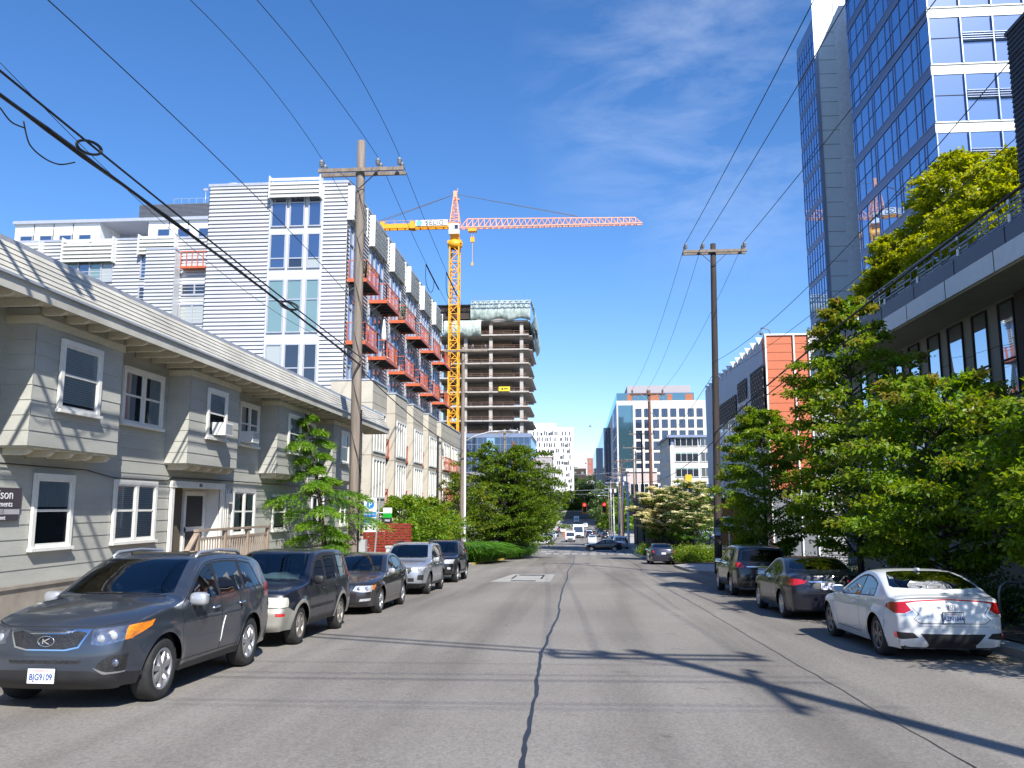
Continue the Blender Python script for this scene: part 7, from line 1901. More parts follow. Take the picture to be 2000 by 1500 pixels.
# ================================================================== poles and wires
M_WOOD = mat('pole_wood', (.20,.165,.135), .85, var=.35, scale=7, bump=.5, bscale=30, stretch=(1,1,.06))
M_WOODD = mat('dark_pole_wood', (.038,.030,.027), .85, var=.4, scale=7, bump=.5, bscale=30, stretch=(1,1,.06))
M_WOODR = mat('red_pole_wood', (.13,.065,.045), .85, var=.4, scale=7, bump=.4, bscale=30, stretch=(1,1,.06))
M_INSUL = mat('insulator', (.22,.22,.24), .35, var=.1)
M_WIRE = mat('wire_black', (.008,.008,.010), .6, var=0)
M_GALV = mat('galvanised', (.50,.50,.52), .4, .6, var=.12, scale=4)
M_LAMP = mat('lamp_glass', (.55,.56,.55), .2, var=.05)
GP = 'utility poles along the street'
def pole(name, label, x, y, top, r, m, arms, lean=0, ins=None, brace=True, extra=None):
    g = zr(y)+.1; t = thing(name, label, 'utility pole', (x, y, g), 0, GP)
    p = MB(); H = top-g; n = 10
    p.tube([(lean*(i/n), 0, H*i/n) for i in range(n+1)], [r*(1-.28*i/n) for i in range(n+1)], 14)
    p.build('pole', m, t)
    def px(z): return lean*((z-g)/H)
    for (z, x0, x1, dbl, along, poss) in arms:
        a = MB(); zz = z-g; cx = px(z)
        for s in ((-1, 1) if dbl else (-1,)):
            o = s*(r*.8+.06)
            if along: a.box(cx+o-.05, cx+o+.05, x0, x1, zz-.07, zz+.07)
            else: a.box(x0-x, x1-x, o-.05, o+.05, zz-.07, zz+.07)
        ca = a.build('crossarm', m if m is not M_WOODD else M_WOOD, t)
        if brace and not along:
            b = MB(); w_ = (x1-x0)*.24
            for s in (-1, 1): b.bar((cx+s*w_, -r*.8-.12, zz-.05), (cx, -r-.02, zz-.78), .045, .02)
            b.build('brace', M_GALV if m is M_WOODR else M_WIRE, t)
        for q in poss:
            prof = [(.02,0),(.02,.10),(.09,.11),(.05,.17),(.10,.19),(.06,.26),(.10,.28),(.05,.36),(.03,.40),(0,.41)]
            if dbl:
                for s in (-1, 1):
                    i_ = MB(); i_.lathe(prof, 12, ((q-x) if not along else cx, s*(r*.8+.06) if not along else q, zz+.07)); i_.build('insulator', M_INSUL, t)
            else:
                i_ = MB(); i_.lathe(prof, 12, ((q-x) if not along else cx, -(r*.8+.06) if not along else q, zz+.07)); i_.build('insulator', M_INSUL, t)
    return t, g
LP, gL = pole('utility_pole', 'tall weathered wooden utility pole beside the small conifer on the left pavement', -8.30, 31.0, 16.3, .215, M_WOOD, [(15.02, -10.05, -6.65, True, False, [-9.93, -7.68, -6.82])], -.12)
q = MB()
for k in range(6): z = 4+1.9*k; q.tube([(.22,-.12,z),(.20,-.2,z+.5),(.02,-.24,z+1.1),(-.17,-.14,z+1.7)], .013, 5)
q.tube([(.20,-.12,.2),(.20,-.12,6.5)], .03, 6); q.build('conduit', M_WIRE, LP)
q = MB(); q.box(.26,.50,-.25,.05,.6,1.7); q.box(.30,.62,-.20,.0,.2,.55); q.build('meter_box', mat('meter_grey', (.38,.39,.40), .5), LP)
RP1, _ = pole('utility_pole', 'dark wooden utility pole between the ribbed building and the first right-hand street tree', 7.02, 44.0, 15.85, .20, M_WOODD, [(15.4, 5.72, 9.05, True, False, [5.85, 6.75, 8.92])], .30)
q = MB(); q.box(-.14,.14,-.24,-.2,1.9,2.3); q.build('notice', mat('notice_blue', (.25,.35,.5), .5), RP1)
LP2, _ = pole('utility_pole', 'wooden utility pole with a plain crossarm beside the white street lamp column', -8.55, 62.0, 13.9, .17, M_WOOD, [(13.6, -10.0, -6.7, False, False, [-9.8, -7.8, -6.85])])
LP3, _ = pole('utility_pole', 'pale wooden pole rising behind the big left-hand street tree', -8.3, 95.0, 10.7, .17, M_WOOD, [(10.3, -10.1, -6.65, False, False, [-9.9, -7.6, -6.8])])
RP2, _ = pole('utility_pole', 'red-brown wooden pole with pinkish crossarm above the cream dogwood', 7.15, 84.0, 13.5, .19, M_WOODR, [(13.1, 5.3, 8.72, True, False, [5.5, 7.0, 8.5])])
q = MB()
for x in (-1.3, 1.1): q.bar((x-.3,-.2,10.6+5),(x+.3,-.2,10.4+5),.06)
q.tube([(.1,-.2,9+5),(.9,-.3,8.2+5),(.25,-.2,7.0+5)], .03, 6); q.build('cutout', M_INSUL, RP2)
far_poles = [(9.4,125,13.1,M_WOODD,'dark'),(9.8,150,12.8,M_WOOD,'pale'),(8.8,172,11.6,M_WOODR,'reddish'),(9.6,195,11.2,M_WOOD,'grey-brown'),(9.0,222,10.2,M_WOODR,'rusty'),(9.8,250,9.0,M_WOOD,'slim pale'),(-8.6,150,9.5,M_WOOD,'lone left-hand')]
whr = ['first beyond the crossing on the right', 'behind the first pole past the crossing', 'carrying white transformer cans in front of the glass block', 'in the dense row of distant poles', 'carrying two white cans low in the far row', 'farthest of the right-hand row', 'past the crossing beside the parked cars']
for (x, y, top, m_, c_), wh in zip(far_poles, whr):
    t, g = pole('utility_pole', c_+' wooden utility pole '+wh, x, y, top, .16, m_, [(top-.5, x-1.9, x+1.9, False, False, [x-1.7, x+.5, x+1.7]), (top-2.6, x-1.4, x+1.4, False, False, [])])
    if y in (172, 222, 195):
        for s in (-.62, .55):
            q = MB(); q.lathe([(0,0),(.26,0),(.28,.1),(.28,.95),(.22,1.0),(0,1.02)], 14, (s, -.25, top-g-4.6)); q.box(s-.1, s+.1, -.2, 0, top-g-4.3, top-g-3.9); q.build('transformer', M_WPAN, t)
st_ = MB(); st_.tube([(0,0,0),(0,0,8.55-zr(85))], .17, 10); tag(st_.build('stub_pole', M_WOODR), 'rusty brown stub pole poking out of the big street tree crown', 'pole', GP).location = (-6.55, 85, zr(85))
BP, _ = pole('utility_pole', 'utility pole beside the viewer whose long shadow crosses the road', 8.2, -.45, 15.0, .20, M_WOODD, [(14.3, 6.5, 9.95, True, False, [6.6, 7.45, 9.85]), (11.4, -1.35, 1.45, False, True, [-1.2, 1.3])])
BPL, _ = pole('utility_pole', 'utility pole on the left pavement just outside the view', -8.3, 9.2, 12.9, .2, M_WOOD, [(11.9, -10.05, -6.65, True, False, [-9.93, -7.68, -6.82])])
def curve(pts, n=24):
    """smooth wire through three or more points (quadratic in y)"""
    ys = [p[1] for p in pts]; out = []
    P = np.array(pts, float); L = np.concatenate([[0], np.cumsum(np.linalg.norm(np.diff(P, axis=0), axis=1))])
    if len(pts) == 3:
        c = [np.polyfit(L, P[:, k], 2) for k in range(3)]
        return [tuple(np.polyval(c[k], l) for k in range(3)) for l in np.linspace(0, L[-1], n)]
    return [tuple(np.interp(l, L, P[:, k]) for k in range(3)) for l in np.linspace(0, L[-1], n)]
def wire(name, label, pts, r, group=None, m=None, extra=None):
    b = MB(); b.tube(curve(pts), r, 6)
    if extra: extra(b)
    return tag(b.build(name, m or M_WIRE), label, 'wire', group)
def sag(a, b, s): return [a, ((a[0]+b[0])/2, (a[1]+b[1])/2, (a[2]+b[2])/2-s), b]
def onXp(px, py, X): y, z = atX(px, py, X); return (X, y, z)
GWL, GWR = 'power lines over the left pavement', 'power lines over the right pavement'
ti = 15.52
for X, px, lab in ((-9.93, 372, 'outermost'), (-7.68, 502, 'middle'), (-6.82, 606, 'roadside')):
    a = onXp(px, 0, X); wire('power_line', lab+' bare line from the near left pole crossarm over the clapboard roof', [(X, 9.2, 12.2), a, (X, 31, ti)], .011, GWL)
    wire('power_line', lab+' bare line running on from the tall left pole to the next', sag((X, 31, ti), (X-.0, 62, 14.05), .75), .011, GWL)
    wire('power_line', lab+' bare line between the second and third left poles', sag((X, 62, 14.05), (X-.05, 95, 10.75), .7), .012, GWL)
for s_, X in ((0, -7.72), (1, -6.85)):
    q = MB(); y0 = 41.5+1.2*s_; z0 = 14.15
    P_ = curve(sag((X, 31, ti), (X, 62, 14.05), .75), 200); pp = [p for p in P_ if y0 < p[1] < y0+4.2]
    q.tube(pp, .03, 6); n_ = len(pp)*3//5
    q.tube([(pp[i][0]-.06*math.sin(PI*i/n_), pp[i][1]-.3*math.sin(2*PI*i/n_), pp[i][2]-.95*math.sin(PI*i/n_)**.7) for i in range(n_+1)], .016, 6)
    tag(q.build('wire_splice', M_WIRE), ['looped splice sleeve on the middle line past the tall left pole', 'looped splice sleeve on the roadside line past the tall left pole'][s_], 'wire splice')
a = onXp(160, 0, -8.6); b_ = onXp(415, 300, -8.5)
wire('power_line', 'single line reaching the side of the tall left pole below its crossarm', [a[:1]+(a[1]-8,)+(a[2]-.9,), b_, (-8.45, 30.8, 9.7)], .011, GWL)
# communication cables with their slack loops
def bundle(b):
    pts = curve([onXp(-200, 40, -8.05), onXp(300, 405, -8.1), (-8.2, 30.85, 7.28)])
    for dx, dz in ((.03,.03),(-.03,.02),(.0,-.035)): b.tube([(x+dx*math.sin(i*.7+dx*40), y, z+dz*math.cos(i*.9)) for i, (x, y, z) in enumerate(pts)], .016, 5)
    w = [onXp(0,210,-8.05), onXp(22,238,-8.05), onXp(48,250,-8.05), onXp(58,282,-8.05), onXp(85,308,-8.05), onXp(115,321,-8.05), onXp(146,317,-8.05)]; sm_ = lambda p: [tuple(crom(p, i/8)) for i in range((len(p)-1)*8+1)]; b.tube(sm_(w[:3]), .012, 5); b.tube(sm_([onXp(46,236,-8.05)]+w[3:]), .012, 5)
wire('cable_bundle', 'thickest black cable bundle slung along the house front to the left pole', [onXp(-200, 40, -8.05), onXp(300, 405, -8.1), (-8.2, 30.85, 7.28)], .030, None, None, bundle)
def loops(b):
    for (px, py, w, h) in ((174, 288, 26, 15), (565, 597, 19, 9)):
        for k in range(3): b.tube([onXp(px+(w-2*k)*math.cos(t)+.25*h*math.sin(t), py+(h-1.5*k)*math.sin(t)+.35*w*math.cos(t)*.5, -7.9) for t in [2*PI*i/18 for i in range(19)]], .011, 5, cap=False)
wire('cable', 'thinner black cable with two coiled slack loops above the cable bundle', [onXp(-120, 40, -7.9), onXp(400, 462, -7.95), (-8.15, 30.8, 7.55)], .019, None, None, loops)
a = onXp(0, 122, -9.0); wire('cable', 'hair-thin line passing behind the looped cable to the left pole', [a, onXp(250, 372, -8.8), (-8.5, 31, 8.0)], .006)
wire('cable', 'black cable sagging from the tall left pole past the beige concrete base', sag((-8.2, 31.2, 7.1), (-8.5, 61.8, 6.1), .35), .022)
wire('cable', 'thin service line drooping from the tall left pole to the beige building', sag((-8.2, 31.2, 8.0), (-11.0, 66, 8.2), .5), .008)
wire('cable', 'cable running on behind the white street lamp column', sag((-8.5, 62, 6.1), (-8.4, 95, 5.0), .5), .022)
for X0, X1, lab in ((6.6, 5.85, 'roadside'), (7.45, 6.75, 'middle'), (9.85, 8.92, 'building-side')):
    wire('power_line', lab+' bare line from behind the viewer to the dark right-hand pole', sag((X0, -.45, 14.8), (X1, 44, 15.9), .35), .016, GWR)
    wire('power_line', lab+' bare line from the dark right pole to the red-brown pole', sag((X1, 44, 15.9), ({5.85:5.5, 6.75:7.0, 8.92:8.5}[X1], 84, 13.6), .9), .011, GWR)
    wire('power_line', lab+' line from the red-brown pole towards the distant poles', sag(({5.85:5.5, 6.75:7.0, 8.92:8.5}[X1], 84, 13.6), ({5.85:7.7, 6.75:9.9, 8.92:11.1}[X1], 125, 13.0), .8), .012, GWR)
wire('cable', 'thin upper cable over the right-hand trees to the dark pole', [onXp(2060, 15, 7.6), onXp(1640, 497, 7.4), (7.15, 43.9, 9.45)], .010)
wire('cable', 'second thin cable below the first over the right-hand trees', [onXp(2060, 200, 7.7), onXp(1590, 610, 7.5), (7.15, 43.9, 8.6)], .008)
wire('cable_bundle', 'thick black cable bundle crossing in front of the gold roof trees', [onXp(2080, 300, 8.2), onXp(1610, 660, 7.7), (7.1, 43.85, 5.75)], .030)
wire('cable_bundle', 'twisted cable pair crossing the terracotta wall to the dark pole', [onXp(1700, 640, 7.9), onXp(1500, 770, 7.5), (7.1, 43.85, 5.2)], .020)
wire('cable', 'cable running from the dark right pole past the ribbed wall', sag((7.1, 44.1, 5.4), (7.1, 83.8, 4.4), .5), .022)
wire('cable', 'upper cable from the dark right pole towards the far row', sag((7.1, 44.1, 8.8), (7.1, 83.8, 7.4), .6), .014)
for k, (yy, z) in enumerate(((1.9, 11.2), (1.1, 11.0), (.35, 11.3), (-.7, 10.8), (-1.6, 11.4))):
    wire('crossing_wire', 'overhead wire crossing the street above the viewer', sag((-16, yy-.3, z+.2), (9, yy, z), .3), [.010, .012, .02, .012, .009][k], 'wires crossing above the viewer')
for k in range(2):
    b_ = sag((8.2, -.45, 14.4-.5*k), (-8.3, 9.2, 10.9-.7*k), .25); wire('cable_bundle', ['upper','lower'][k]+' thick cable bundle strung diagonally over the street beside the viewer', b_, .055)
for k in range(6):
    y0 = 125+24*k
    for s in (-1.7, .5, 1.7): wire('power_line', 'distant power line strung along the far right-hand poles', sag((9.4+s, y0, 13-.5*k), (9.4+s, y0+24, 12.5-.5*k), .3), .014, 'distant power lines')
for k, (y, z) in enumerate(((112, 6.6), (138, 5.2), (160, 8.6), (190, 6.2), (235, 6.0))):
    wire('span_wire', 'pale span wire crossing the street beyond the intersection', sag((-9, y, z-.4), (9.5, y, z), .4), .02, 'distant span wires', M_GALV)

# ================================================================== lamps, signals, signs
def street_lamp(label, x, y, H, reach, ang, rise, name='street_lamp', r=.10, col=None):
    g = zr(y)+.1; t = thing(name, label, 'street lamp', (x, y, g), 0, 'street lamps')
    p = MB(); p.tube([(0,0,0),(0,0,.6),(0,0,H)], [r*1.5, r, r*.7], 12); p.build('column', col or M_GALV, t)
    if reach:
        c, s = math.cos(ang), math.sin(ang); a = MB()
        a.tube([(0,0,H-.7),(c*reach*.25,s*reach*.25,H-.7+rise*.55),(c*reach*.6,s*reach*.6,H-.7+rise*.95),(c*reach,s*reach,H-.7+rise)], [.05,.045,.04,.035], 8); a.build('arm', col or M_GALV, t)
        l = MB(); M = Matrix.Rotation(ang, 3, 'Z'); l.ell((c*(reach+.35), s*(reach+.35), H-.72+rise), (.45,.17,.11), 14, 8, 0, M); l.ell((c*(reach+.4), s*(reach+.4), H-.80+rise), (.22,.13,.07), 12, 6, 1, M); l.build('lamp_head', [M_GALV, M_LAMP], t)
    return t
street_lamp('white street lamp column with an upswept arm beside the second left pole', -8.15, 60.5, 9.3, 3.1, .05, .75, col=mat('lamp_white', (.62,.62,.64), .35, .3, var=.08))
street_lamp('nearest pinkish silver lamp column at the far right corner of the crossing', 6.5, 111.5, 8.6, 2.6, 2.9, .5)
street_lamp('second silver lamp column just past the far right corner', 6.9, 121, 9.8, 2.2, 3.0, .5)
street_lamp('silver lamp column with long arm reaching over the far lanes', 6.6, 141, 8.8, 3.4, 3.05, .5)
street_lamp('distant silver lamp column left of the far row of poles', 6.9, 168, 9.3, 2.6, 3.1, .5)
street_lamp('distant left-hand lamp column past the crossing', -7.4, 135, 8.2, 2.4, .0, .5)
def signal(label, x, y, z, red, face=-1):
    t = thing('traffic_signal', label, 'traffic signal', (x, y, z), 0, 'traffic signals hung over the crossing')
    h = MB(); mi = 0
    h.box(-.20,.20,-.12,.12,0,1.16); h.box(-.30,.30,.05*-face,.08*-face,-.10,1.26); h.bar((0,0,1.16),(0,0,1.9),.05)
    h.build('housing', [mat('signal_yellow', (.55,.27,.02), .5) if red else mat('signal_black', (.012,.014,.014), .5)], t)
    f = MB()
    f.box(-.19,.19,-.125,-.121,.01,1.15); f.build('front_plate', M_SEAM, t)
    for k in range(3):
        l = MB(); zc = .20+.38*k; l.lathe([(0,-.05),(.12,-.04),(.175,0)], 14, (0,-.13,zc), 'y'); l.build('lens', emis('signal_red', (1.0,.02,.02), 6) if (red and k == 2) else M_WDARK, t)
        v = MB(); v.tube([(.17*math.cos(a), -.14, zc+.17*math.sin(a)) for a in [PI*i/8 for i in range(9)]], .012, 4); v.add([(.17*math.cos(PI*i/8), -.13-d, zc+.17*math.sin(PI*i/8)) for i in range(9) for d in (0,.16)], [(2*i, 2*i+2, 2*i+3, 2*i+1) for i in range(8)]); v.build('visor', M_SEAM, t)
signal('left red traffic signal in a yellow frame hung over the crossing', .75, 106, 1.25, True); signal('right red traffic signal in a yellow frame hung over the crossing', 3.2, 106, 1.3, True)
s3 = signal('dark traffic signal seen from behind in front of the far trees', -.9, 98, 2.5, False)
wire('span_wire', 'steel span wire carrying the two red traffic signals', sag((-9.5, 106, 3.9), (9, 106, 3.6), .55), .02, None); wire('span_wire', 'steel span wire carrying the dark traffic signal', sag((-9, 98, 4.9), (9, 98, 4.9), .5), .02, None)
# parking sign by the left pole
PS = thing('parking_sign', 'blue and white parking sign on a leaning steel post beside the tall left pole', 'sign', (-7.72, 31.6, zr(31.6)+.13))
q = MB(); q.bar((.0,0,0),(.22,0,3.2),.05,.05); q.build('post', M_GALV, PS)
q = MB(); q.box(-.36,.12,-.06,-.045,1.95,3.22,0); q.box(-.345,.105,-.064,-.06,2.50,2.70,1); q.box(-.345,.105,-.064,-.06,2.28,2.46,1); q.box(-.36,.12,-.0645,-.06,2.20,2.215,1)
q.lathe([(0,0),(.15,0)], 24, (-.12,-.064,2.96), 'y', 1)
for (a,b,c,d) in ((-.30,-.22,2.02,2.16),(.0,.06,2.02,2.18),(-.14,-.06,2.08,2.12)): q.box(a,b,-.064,-.06,c,d,2)
q.build('board', [mat('sign_white', (.74,.76,.78), .4), mat('sign_blue', (.02,.19,.50), .4), M_SEAM], PS)
for tx, sz, z in (('P',.24,2.96),('Pay to park',.075,2.60),('at pay station',.065,2.37)): text_obj('lettering', tx, sz, (-.12,-.068,z), (PI/2,0,0), mat('sign_ink_white', (.85,.87,.9), .5, var=0), PS, ext=.001)
GS = thing('zone_sign', 'small green white and black zone sign hung beside the parking sign', 'sign', (-7.20, 31.66, zr(31.6)+2.5))
q = MB(); q.box(-.17,.17,-.01,.01,.28,.48,0); q.box(-.17,.17,-.01,.01,.10,.28,1); q.box(-.17,.17,-.01,.01,-.10,.10,2); q.bar((-.35,.02,.3),(-.1,.02,.3),.03); q.build('board', [mat('sign_white', (.74,.76,.78), .4), mat('sign_green', (.01,.30,.03), .4), M_SEAM], GS)
text_obj('lettering', 'FREE', .10, (0,-.014,.0), (PI/2,0,0), mat('sign_ink_white', (.85,.87,.9), .5, var=0), GS, ext=.001)
q = MB(); q.box(-.2,.2,-.16,.16,0,1.35); q.box(-.23,.23,-.19,.19,1.35,1.42); q.box(-.13,.13,-.165,-.16,.8,1.2); tag(q.build('pay_station', mat('meter_pale', (.45,.47,.48), .5)), 'pale grey pay station box beside the red slatted fence', 'pay station').location = (-7.35, 33.2, zr(33.2)+.13)
FN = thing('slat_fence', 'red stained horizontal slat fence beside the beige building', 'fence', (-9.7, 42.5, zr(42.5)))
q = MB(); g0 = zr(42.5)+.15
z = g0
while z < 1.05: q.box(-10.9, -8.45, 42.5, 42.54, z, z+.105); z += .135
M_REDF = mat('red_stain', (.20,.018,.012), .6, var=.3, scale=5)
q.build('slat_panel', M_REDF, FN, True)
for x in (-10.85, -9.7, -8.5):
    q = MB(); q.box(x-.05, x+.05, 42.54, 42.64, g0-.1, 1.1); q.build('post', M_REDF, FN, True)
# staple bike rack
q = MB(); q.tube([(8.35,17.9,-.7),(8.35,17.9,.25),(8.39,17.9,.38),(8.5,17.9,.46),(9.2,17.9,.46),(9.32,17.9,.38),(9.36,17.9,.25),(9.36,17.9,-.7)], .03, 10)
tag(q.build('bike_rack', mat('rack_grey', (.20,.21,.22), .35, .6)), 'bent steel bike rack at the right edge behind the white coupe', 'bike rack')
q = MB(); q.lathe([(0,0),(.17,0),(.17,.06),(.11,.08),(.11,.5),(.14,.52),(.12,.66),(.05,.74),(0,.75)], 16); q.lathe([(.0,-.2),(.06,-.2),(.06,.2),(0,.2)], 10, (0,0,.42), 'x')
tag(q.build('fire_hydrant', mat('hydrant_yellow', (.72,.42,.02), .5)), 'yellow fire hydrant across the side street on the left', 'hydrant').location = (-11.3, 113, zr(113)+.13)
for k, (x, y, h, lab) in enumerate(((-10.4, 109.5, 2.4, 'left'), (-9.1, 98.0, 2.9, 'right'))):
    q = MB(); q.bar((0,0,0),(0,0,h),.09); q.box(-.2,.2,-.07,-.05,h-.75,h-.1); tag(q.build('sign_post', M_WPAN), lab+' white post sign at the left corner of the crossing', 'sign').location = (x, y, zr(y)+.13)
q = MB(); q.bar((0,0,0),(0,0,2.9),.06); q.box(-.28,.28,-.05,-.03,2.1,2.85,0); q.box(-.24,.24,-.055,-.05,2.45,2.8,1); bs = tag(q.build('blue_sign', [M_WPAN, mat('sign_blue', (.02,.19,.50), .4)]), 'blue and white street sign right of the dark pole', 'sign'); bs.location = (7.95, 46, zr(46)+.13)
q = MB()
for k in range(12): q.box(8.2+.32*k, 8.28+.32*k, 69.5, 69.54, zr(69.5)+.1, zr(69.5)+1.25)
q.box(8.1, 12, 69.54, 69.58, zr(69.5)+.3, zr(69.5)+.4); q.box(8.1, 12, 69.54, 69.58, zr(69.5)+1.0, zr(69.5)+1.1); tag(q.build('picket_fence', mat('picket_grey', (.42,.45,.50), .6)), 'grey-white picket fence behind the bright shrubs at the ribbed building', 'fence')

# ================================================================== vehicles in place
SL = .0335
def place(fn, name, label, x, y, rz, group=None):
    r = thing(name, label, 'car', (x, y, zr(y)), rz, group); fn(r); r.rotation_euler = (-SL if abs(rz) < .1 else SL, 0, rz); return r
GCL, GCR = 'cars parked along the left kerb', 'cars parked along the right kerb'
place(sorento, 'parked_suv', 'gunmetal grey SUV with orange turn lens and scratched door, nearest on the left', -5.94, 11.56, 0, GCL)
place(crv, 'parked_suv', 'boxy dark blue SUV with beige bumper and a pale sun shade in its windscreen', -5.94, 16.8, 0, GCL)
place(camry, 'parked_sedan', 'dark brown-grey sedan parked third along the left kerb', -5.94, 23.15, 0, GCL)
place(forester, 'parked_suv', 'silver-blue SUV parked between the brown sedan and the black off-roader', -5.96, 30.3, 0, GCL)
place(runner, 'parked_suv', 'black off-roader with round bright headlamps, last of the near left row', -6.05, 37.6, 0, GCL)
place(civic, 'parked_coupe', 'white coupe with a red light bar across its tail, nearest on the right', 5.87, 16.4, PI, GCR)
place(corolla, 'parked_sedan', 'charcoal sedan with red tail lamps parked in front of the white coupe', 5.81, 23.0, PI, GCR)
place(rogue, 'parked_suv', 'dark grey SUV parked ahead of the charcoal sedan near the dark pole', 6.0, 30.9, PI, GCR)
PB = paint('far_blue_black', (.03,.032,.055), .45, .25); PW = paint('far_white', (.74,.75,.76), 0, .3); PK = paint('far_black', (.012,.012,.016), .3, .2); PS_ = paint('far_silver', (.45,.47,.50), .6, .3); PN = paint('far_navy', (.03,.045,.10), .5, .25); PR = paint('far_red', (.30,.02,.02), .3, .25)
def fc(kind, pm, name, label, x, y, rz, lod=0, group=None):
    r = thing(name, label, 'car', (x, y, zr(y)+.01), rz, group); far_car(r, kind, pm, lod); return r
r = fc('sedan', PB, 'parked_sedan', 'dark blue sedan parked alone at the right kerb before the crossing', 5.85, 62.2, PI, 1); r.rotation_euler[0] = SL
fc('sedan', PK, 'turning_sedan', 'black sedan turning across the street at the crossing', 2.85, 103.2, -PI/2, 1)
fc('minivan', PS_, 'parked_minivan', 'silver minivan seen from behind at the far right corner', 5.7, 119, PI, 1)
suv0 = fc('suv', PW, 'parked_suv', 'white SUV parked on the far right beyond the silver minivan', 5.6, 136, PI)
sed0 = fc('sedan', PW, 'parked_sedan', 'white sedan nearest in the far left kerb row', -6.0, 147, 0)
GF = 'cars far down the street'
def dup(src, name, label, x, y, rz, mats):
    c = copy_tree(src, None, mats); c.name = name; c.location = (x, y, zr(y)+.01); c.rotation_euler = (0, 0, rz); tag(c, label, 'car', GF); return c
for (src, nm, lb, x, y, rz, pm) in ((sed0,'parked_sedan','dark blue sedan second in the far left kerb row',-5.9,154,0,PN),(suv0,'parked_suv','dark navy SUV third in the far left kerb row',-5.9,161,0,PB),(suv0,'parked_suv','silver-blue SUV last in the far left kerb row',-5.8,169,0,PS_),
    (sed0,'moving_sedan','white sedan driving away on the right past the crossing',2.4,158,PI,PW),(sed0,'moving_sedan','second white sedan close ahead of the first one driving away',2.7,168,PI,PS_),
    (suv0,'moving_suv','white SUV far off in the oncoming lane near the red barrier',-4.6,250,0,PW),(sed0,'moving_sedan','pink-white sedan far off right of the white box van',2.9,238,PI,PW),(suv0,'parked_suv','dark SUV far off at the right kerb under the trees',6.0,238,PI,PK),(sed0,'parked_sedan','red sedan far off beside the orange barrier',-5.6,262,0,PR),(suv0,'parked_suv','black SUV at the far right kerb behind the moving sedans',5.9,192,PI,PK)):
    dup(src, nm, lb, x, y, rz, {PW.name: pm})
def van(label, x, y, rz, w, h, L, name, step=False):
    t = thing(name, label, 'van', (x, y, zr(y)+.01), rz, GF); m = MB()
    prof = [(-L/2,.35),(-L/2-.05,.9),(-L/2+.35,1.15),(-L/2+.9,h-.25),(-L/2+1.3,h),(L/2-.1,h),(L/2,h-.2),(L/2,.35)] if not step else [(-L/2,.4),(-L/2,1.3),(-L/2+.25,h-.5),(-L/2+.35,h),(L/2,h),(L/2,.4)]
    m.prism(prof, -w/2, w/2); m.build('body', PW, t)
    g = MB()
    if not step: p0, p1 = (-L/2+.38,1.2), (-L/2+.88,h-.32)
    else: p0, p1 = (-L/2+.02,1.38), (-L/2+.235,h-.55)
    g.add([(-w*.44,p0[0]-.03,p0[1]),(w*.44,p0[0]-.03,p0[1]),(w*.40,p1[0]-.03,p1[1]),(-w*.40,p1[0]-.03,p1[1])],[(0,1,2,3)]); g.build('windscreen', M_DGL, t)
    for s in (-1, 1):
        q = MB(); q.poly([(s*(w/2+.004),-L/2+.75,1.25),(s*(w/2+.004),-L/2+1.7,1.25),(s*(w/2+.004),-L/2+1.7,h-.4),(s*(w/2+.004),-L/2+1.05,h-.4)]); q.build('side_window', M_DGL, t)
        q = MB(); q.box(s*w*.30-.16,s*w*.30+.16,-L/2-.08,-L/2-.02,.72,.95); q.build('headlight', M_LENS, t)
    q = MB(); q.box(-.5,.5,-L/2-.07,-L/2-.03,.62,.85); q.box(-w/2,w/2,-L/2-.12,-L/2,.35,.55); q.build('grille', M_GRILLE, t)
    for yy in (-L/2+.9, L/2-1.0):
        for s in (-1, 1): wheel(t, s*(w/2+.01), yy, .36, .24, 5, 'plain', M_ALLOYD, 0)
    return t
van('white delivery van coming down the middle of the far street', -1.75, 178, 0, 1.95, 2.3, 5.2, 'delivery_van'); van('white box van with a tall dark windscreen behind the delivery van', -.1, 205, 0, 2.5, 3.2, 7.0, 'box_van', True); van('small white truck high up at the end of the street', -1.0, 388, 0, 2.3, 3.2, 6.5, 'box_truck', True)
xs_p = [(-7.6,128,9.0),(-7.9,172,8.4),(-7.4,200,7.5),(6.9,132,7.2),(7.2,152,8.2),(7.0,184,7.6),(7.3,205,6.8),(7.1,232,6.2),(8.0,118,9.6)]
for k, (x, y, top) in enumerate(xs_p):
    g = zr(y)+.1; t = thing('far_pole', ['slim','grey','thin','short','pale','plain','narrow','small','tall'][k]+' pole '+['left of the street past the side street','far down the left side','farthest down the left side','beside the silver minivan','behind the white SUV on the right','right of the moving white sedans','beyond the black SUV on the right','far down the right side by the trees','at the corner of the restaurant'][k], 'pole', (x, y, g)); p = MB(); p.tube([(0,0,0),(0,0,top-g)], [.11,.07], 8); p.build('column', M_GALV if k % 2 else M_WOOD, t); a_ = MB(); a_.bar((-1.1,0,top-g-.4),(1.1,0,top-g-.4),.09); a_.bar((0,0,top-g-1.4),(-1.6 if x > 0 else 1.6,0,top-g-.9),.06); a_.build('arm', M_GALV, t)
for (src, nm, lb, x, y, rz, pm) in ((sed0,'parked_sedan','silver sedan at the far left kerb beneath the trees',-5.9,182,0,PS_),(suv0,'parked_suv','white SUV at the far left kerb behind the delivery van',-5.9,192,0,PW),(sed0,'parked_sedan','navy sedan farthest along the left kerb',-5.9,214,0,PN),(sed0,'parked_sedan','white sedan at the right kerb behind the white SUV',5.7,146,PI,PW),(sed0,'parked_sedan','silver sedan at the right kerb near the rusty pole',5.8,214,PI,PS_),(suv0,'moving_suv','dark SUV driving away far beyond the white sedans',2.6,205,PI,PB),(sed0,'moving_sedan','white sedan coming towards the viewer far beyond the box van',-2.2,300,0,PW),(suv0,'moving_suv','white SUV driving away near the top of the street',2.4,310,PI,PW)):
    dup(src, nm, lb, x, y, rz, {PW.name: pm})
q = MB()
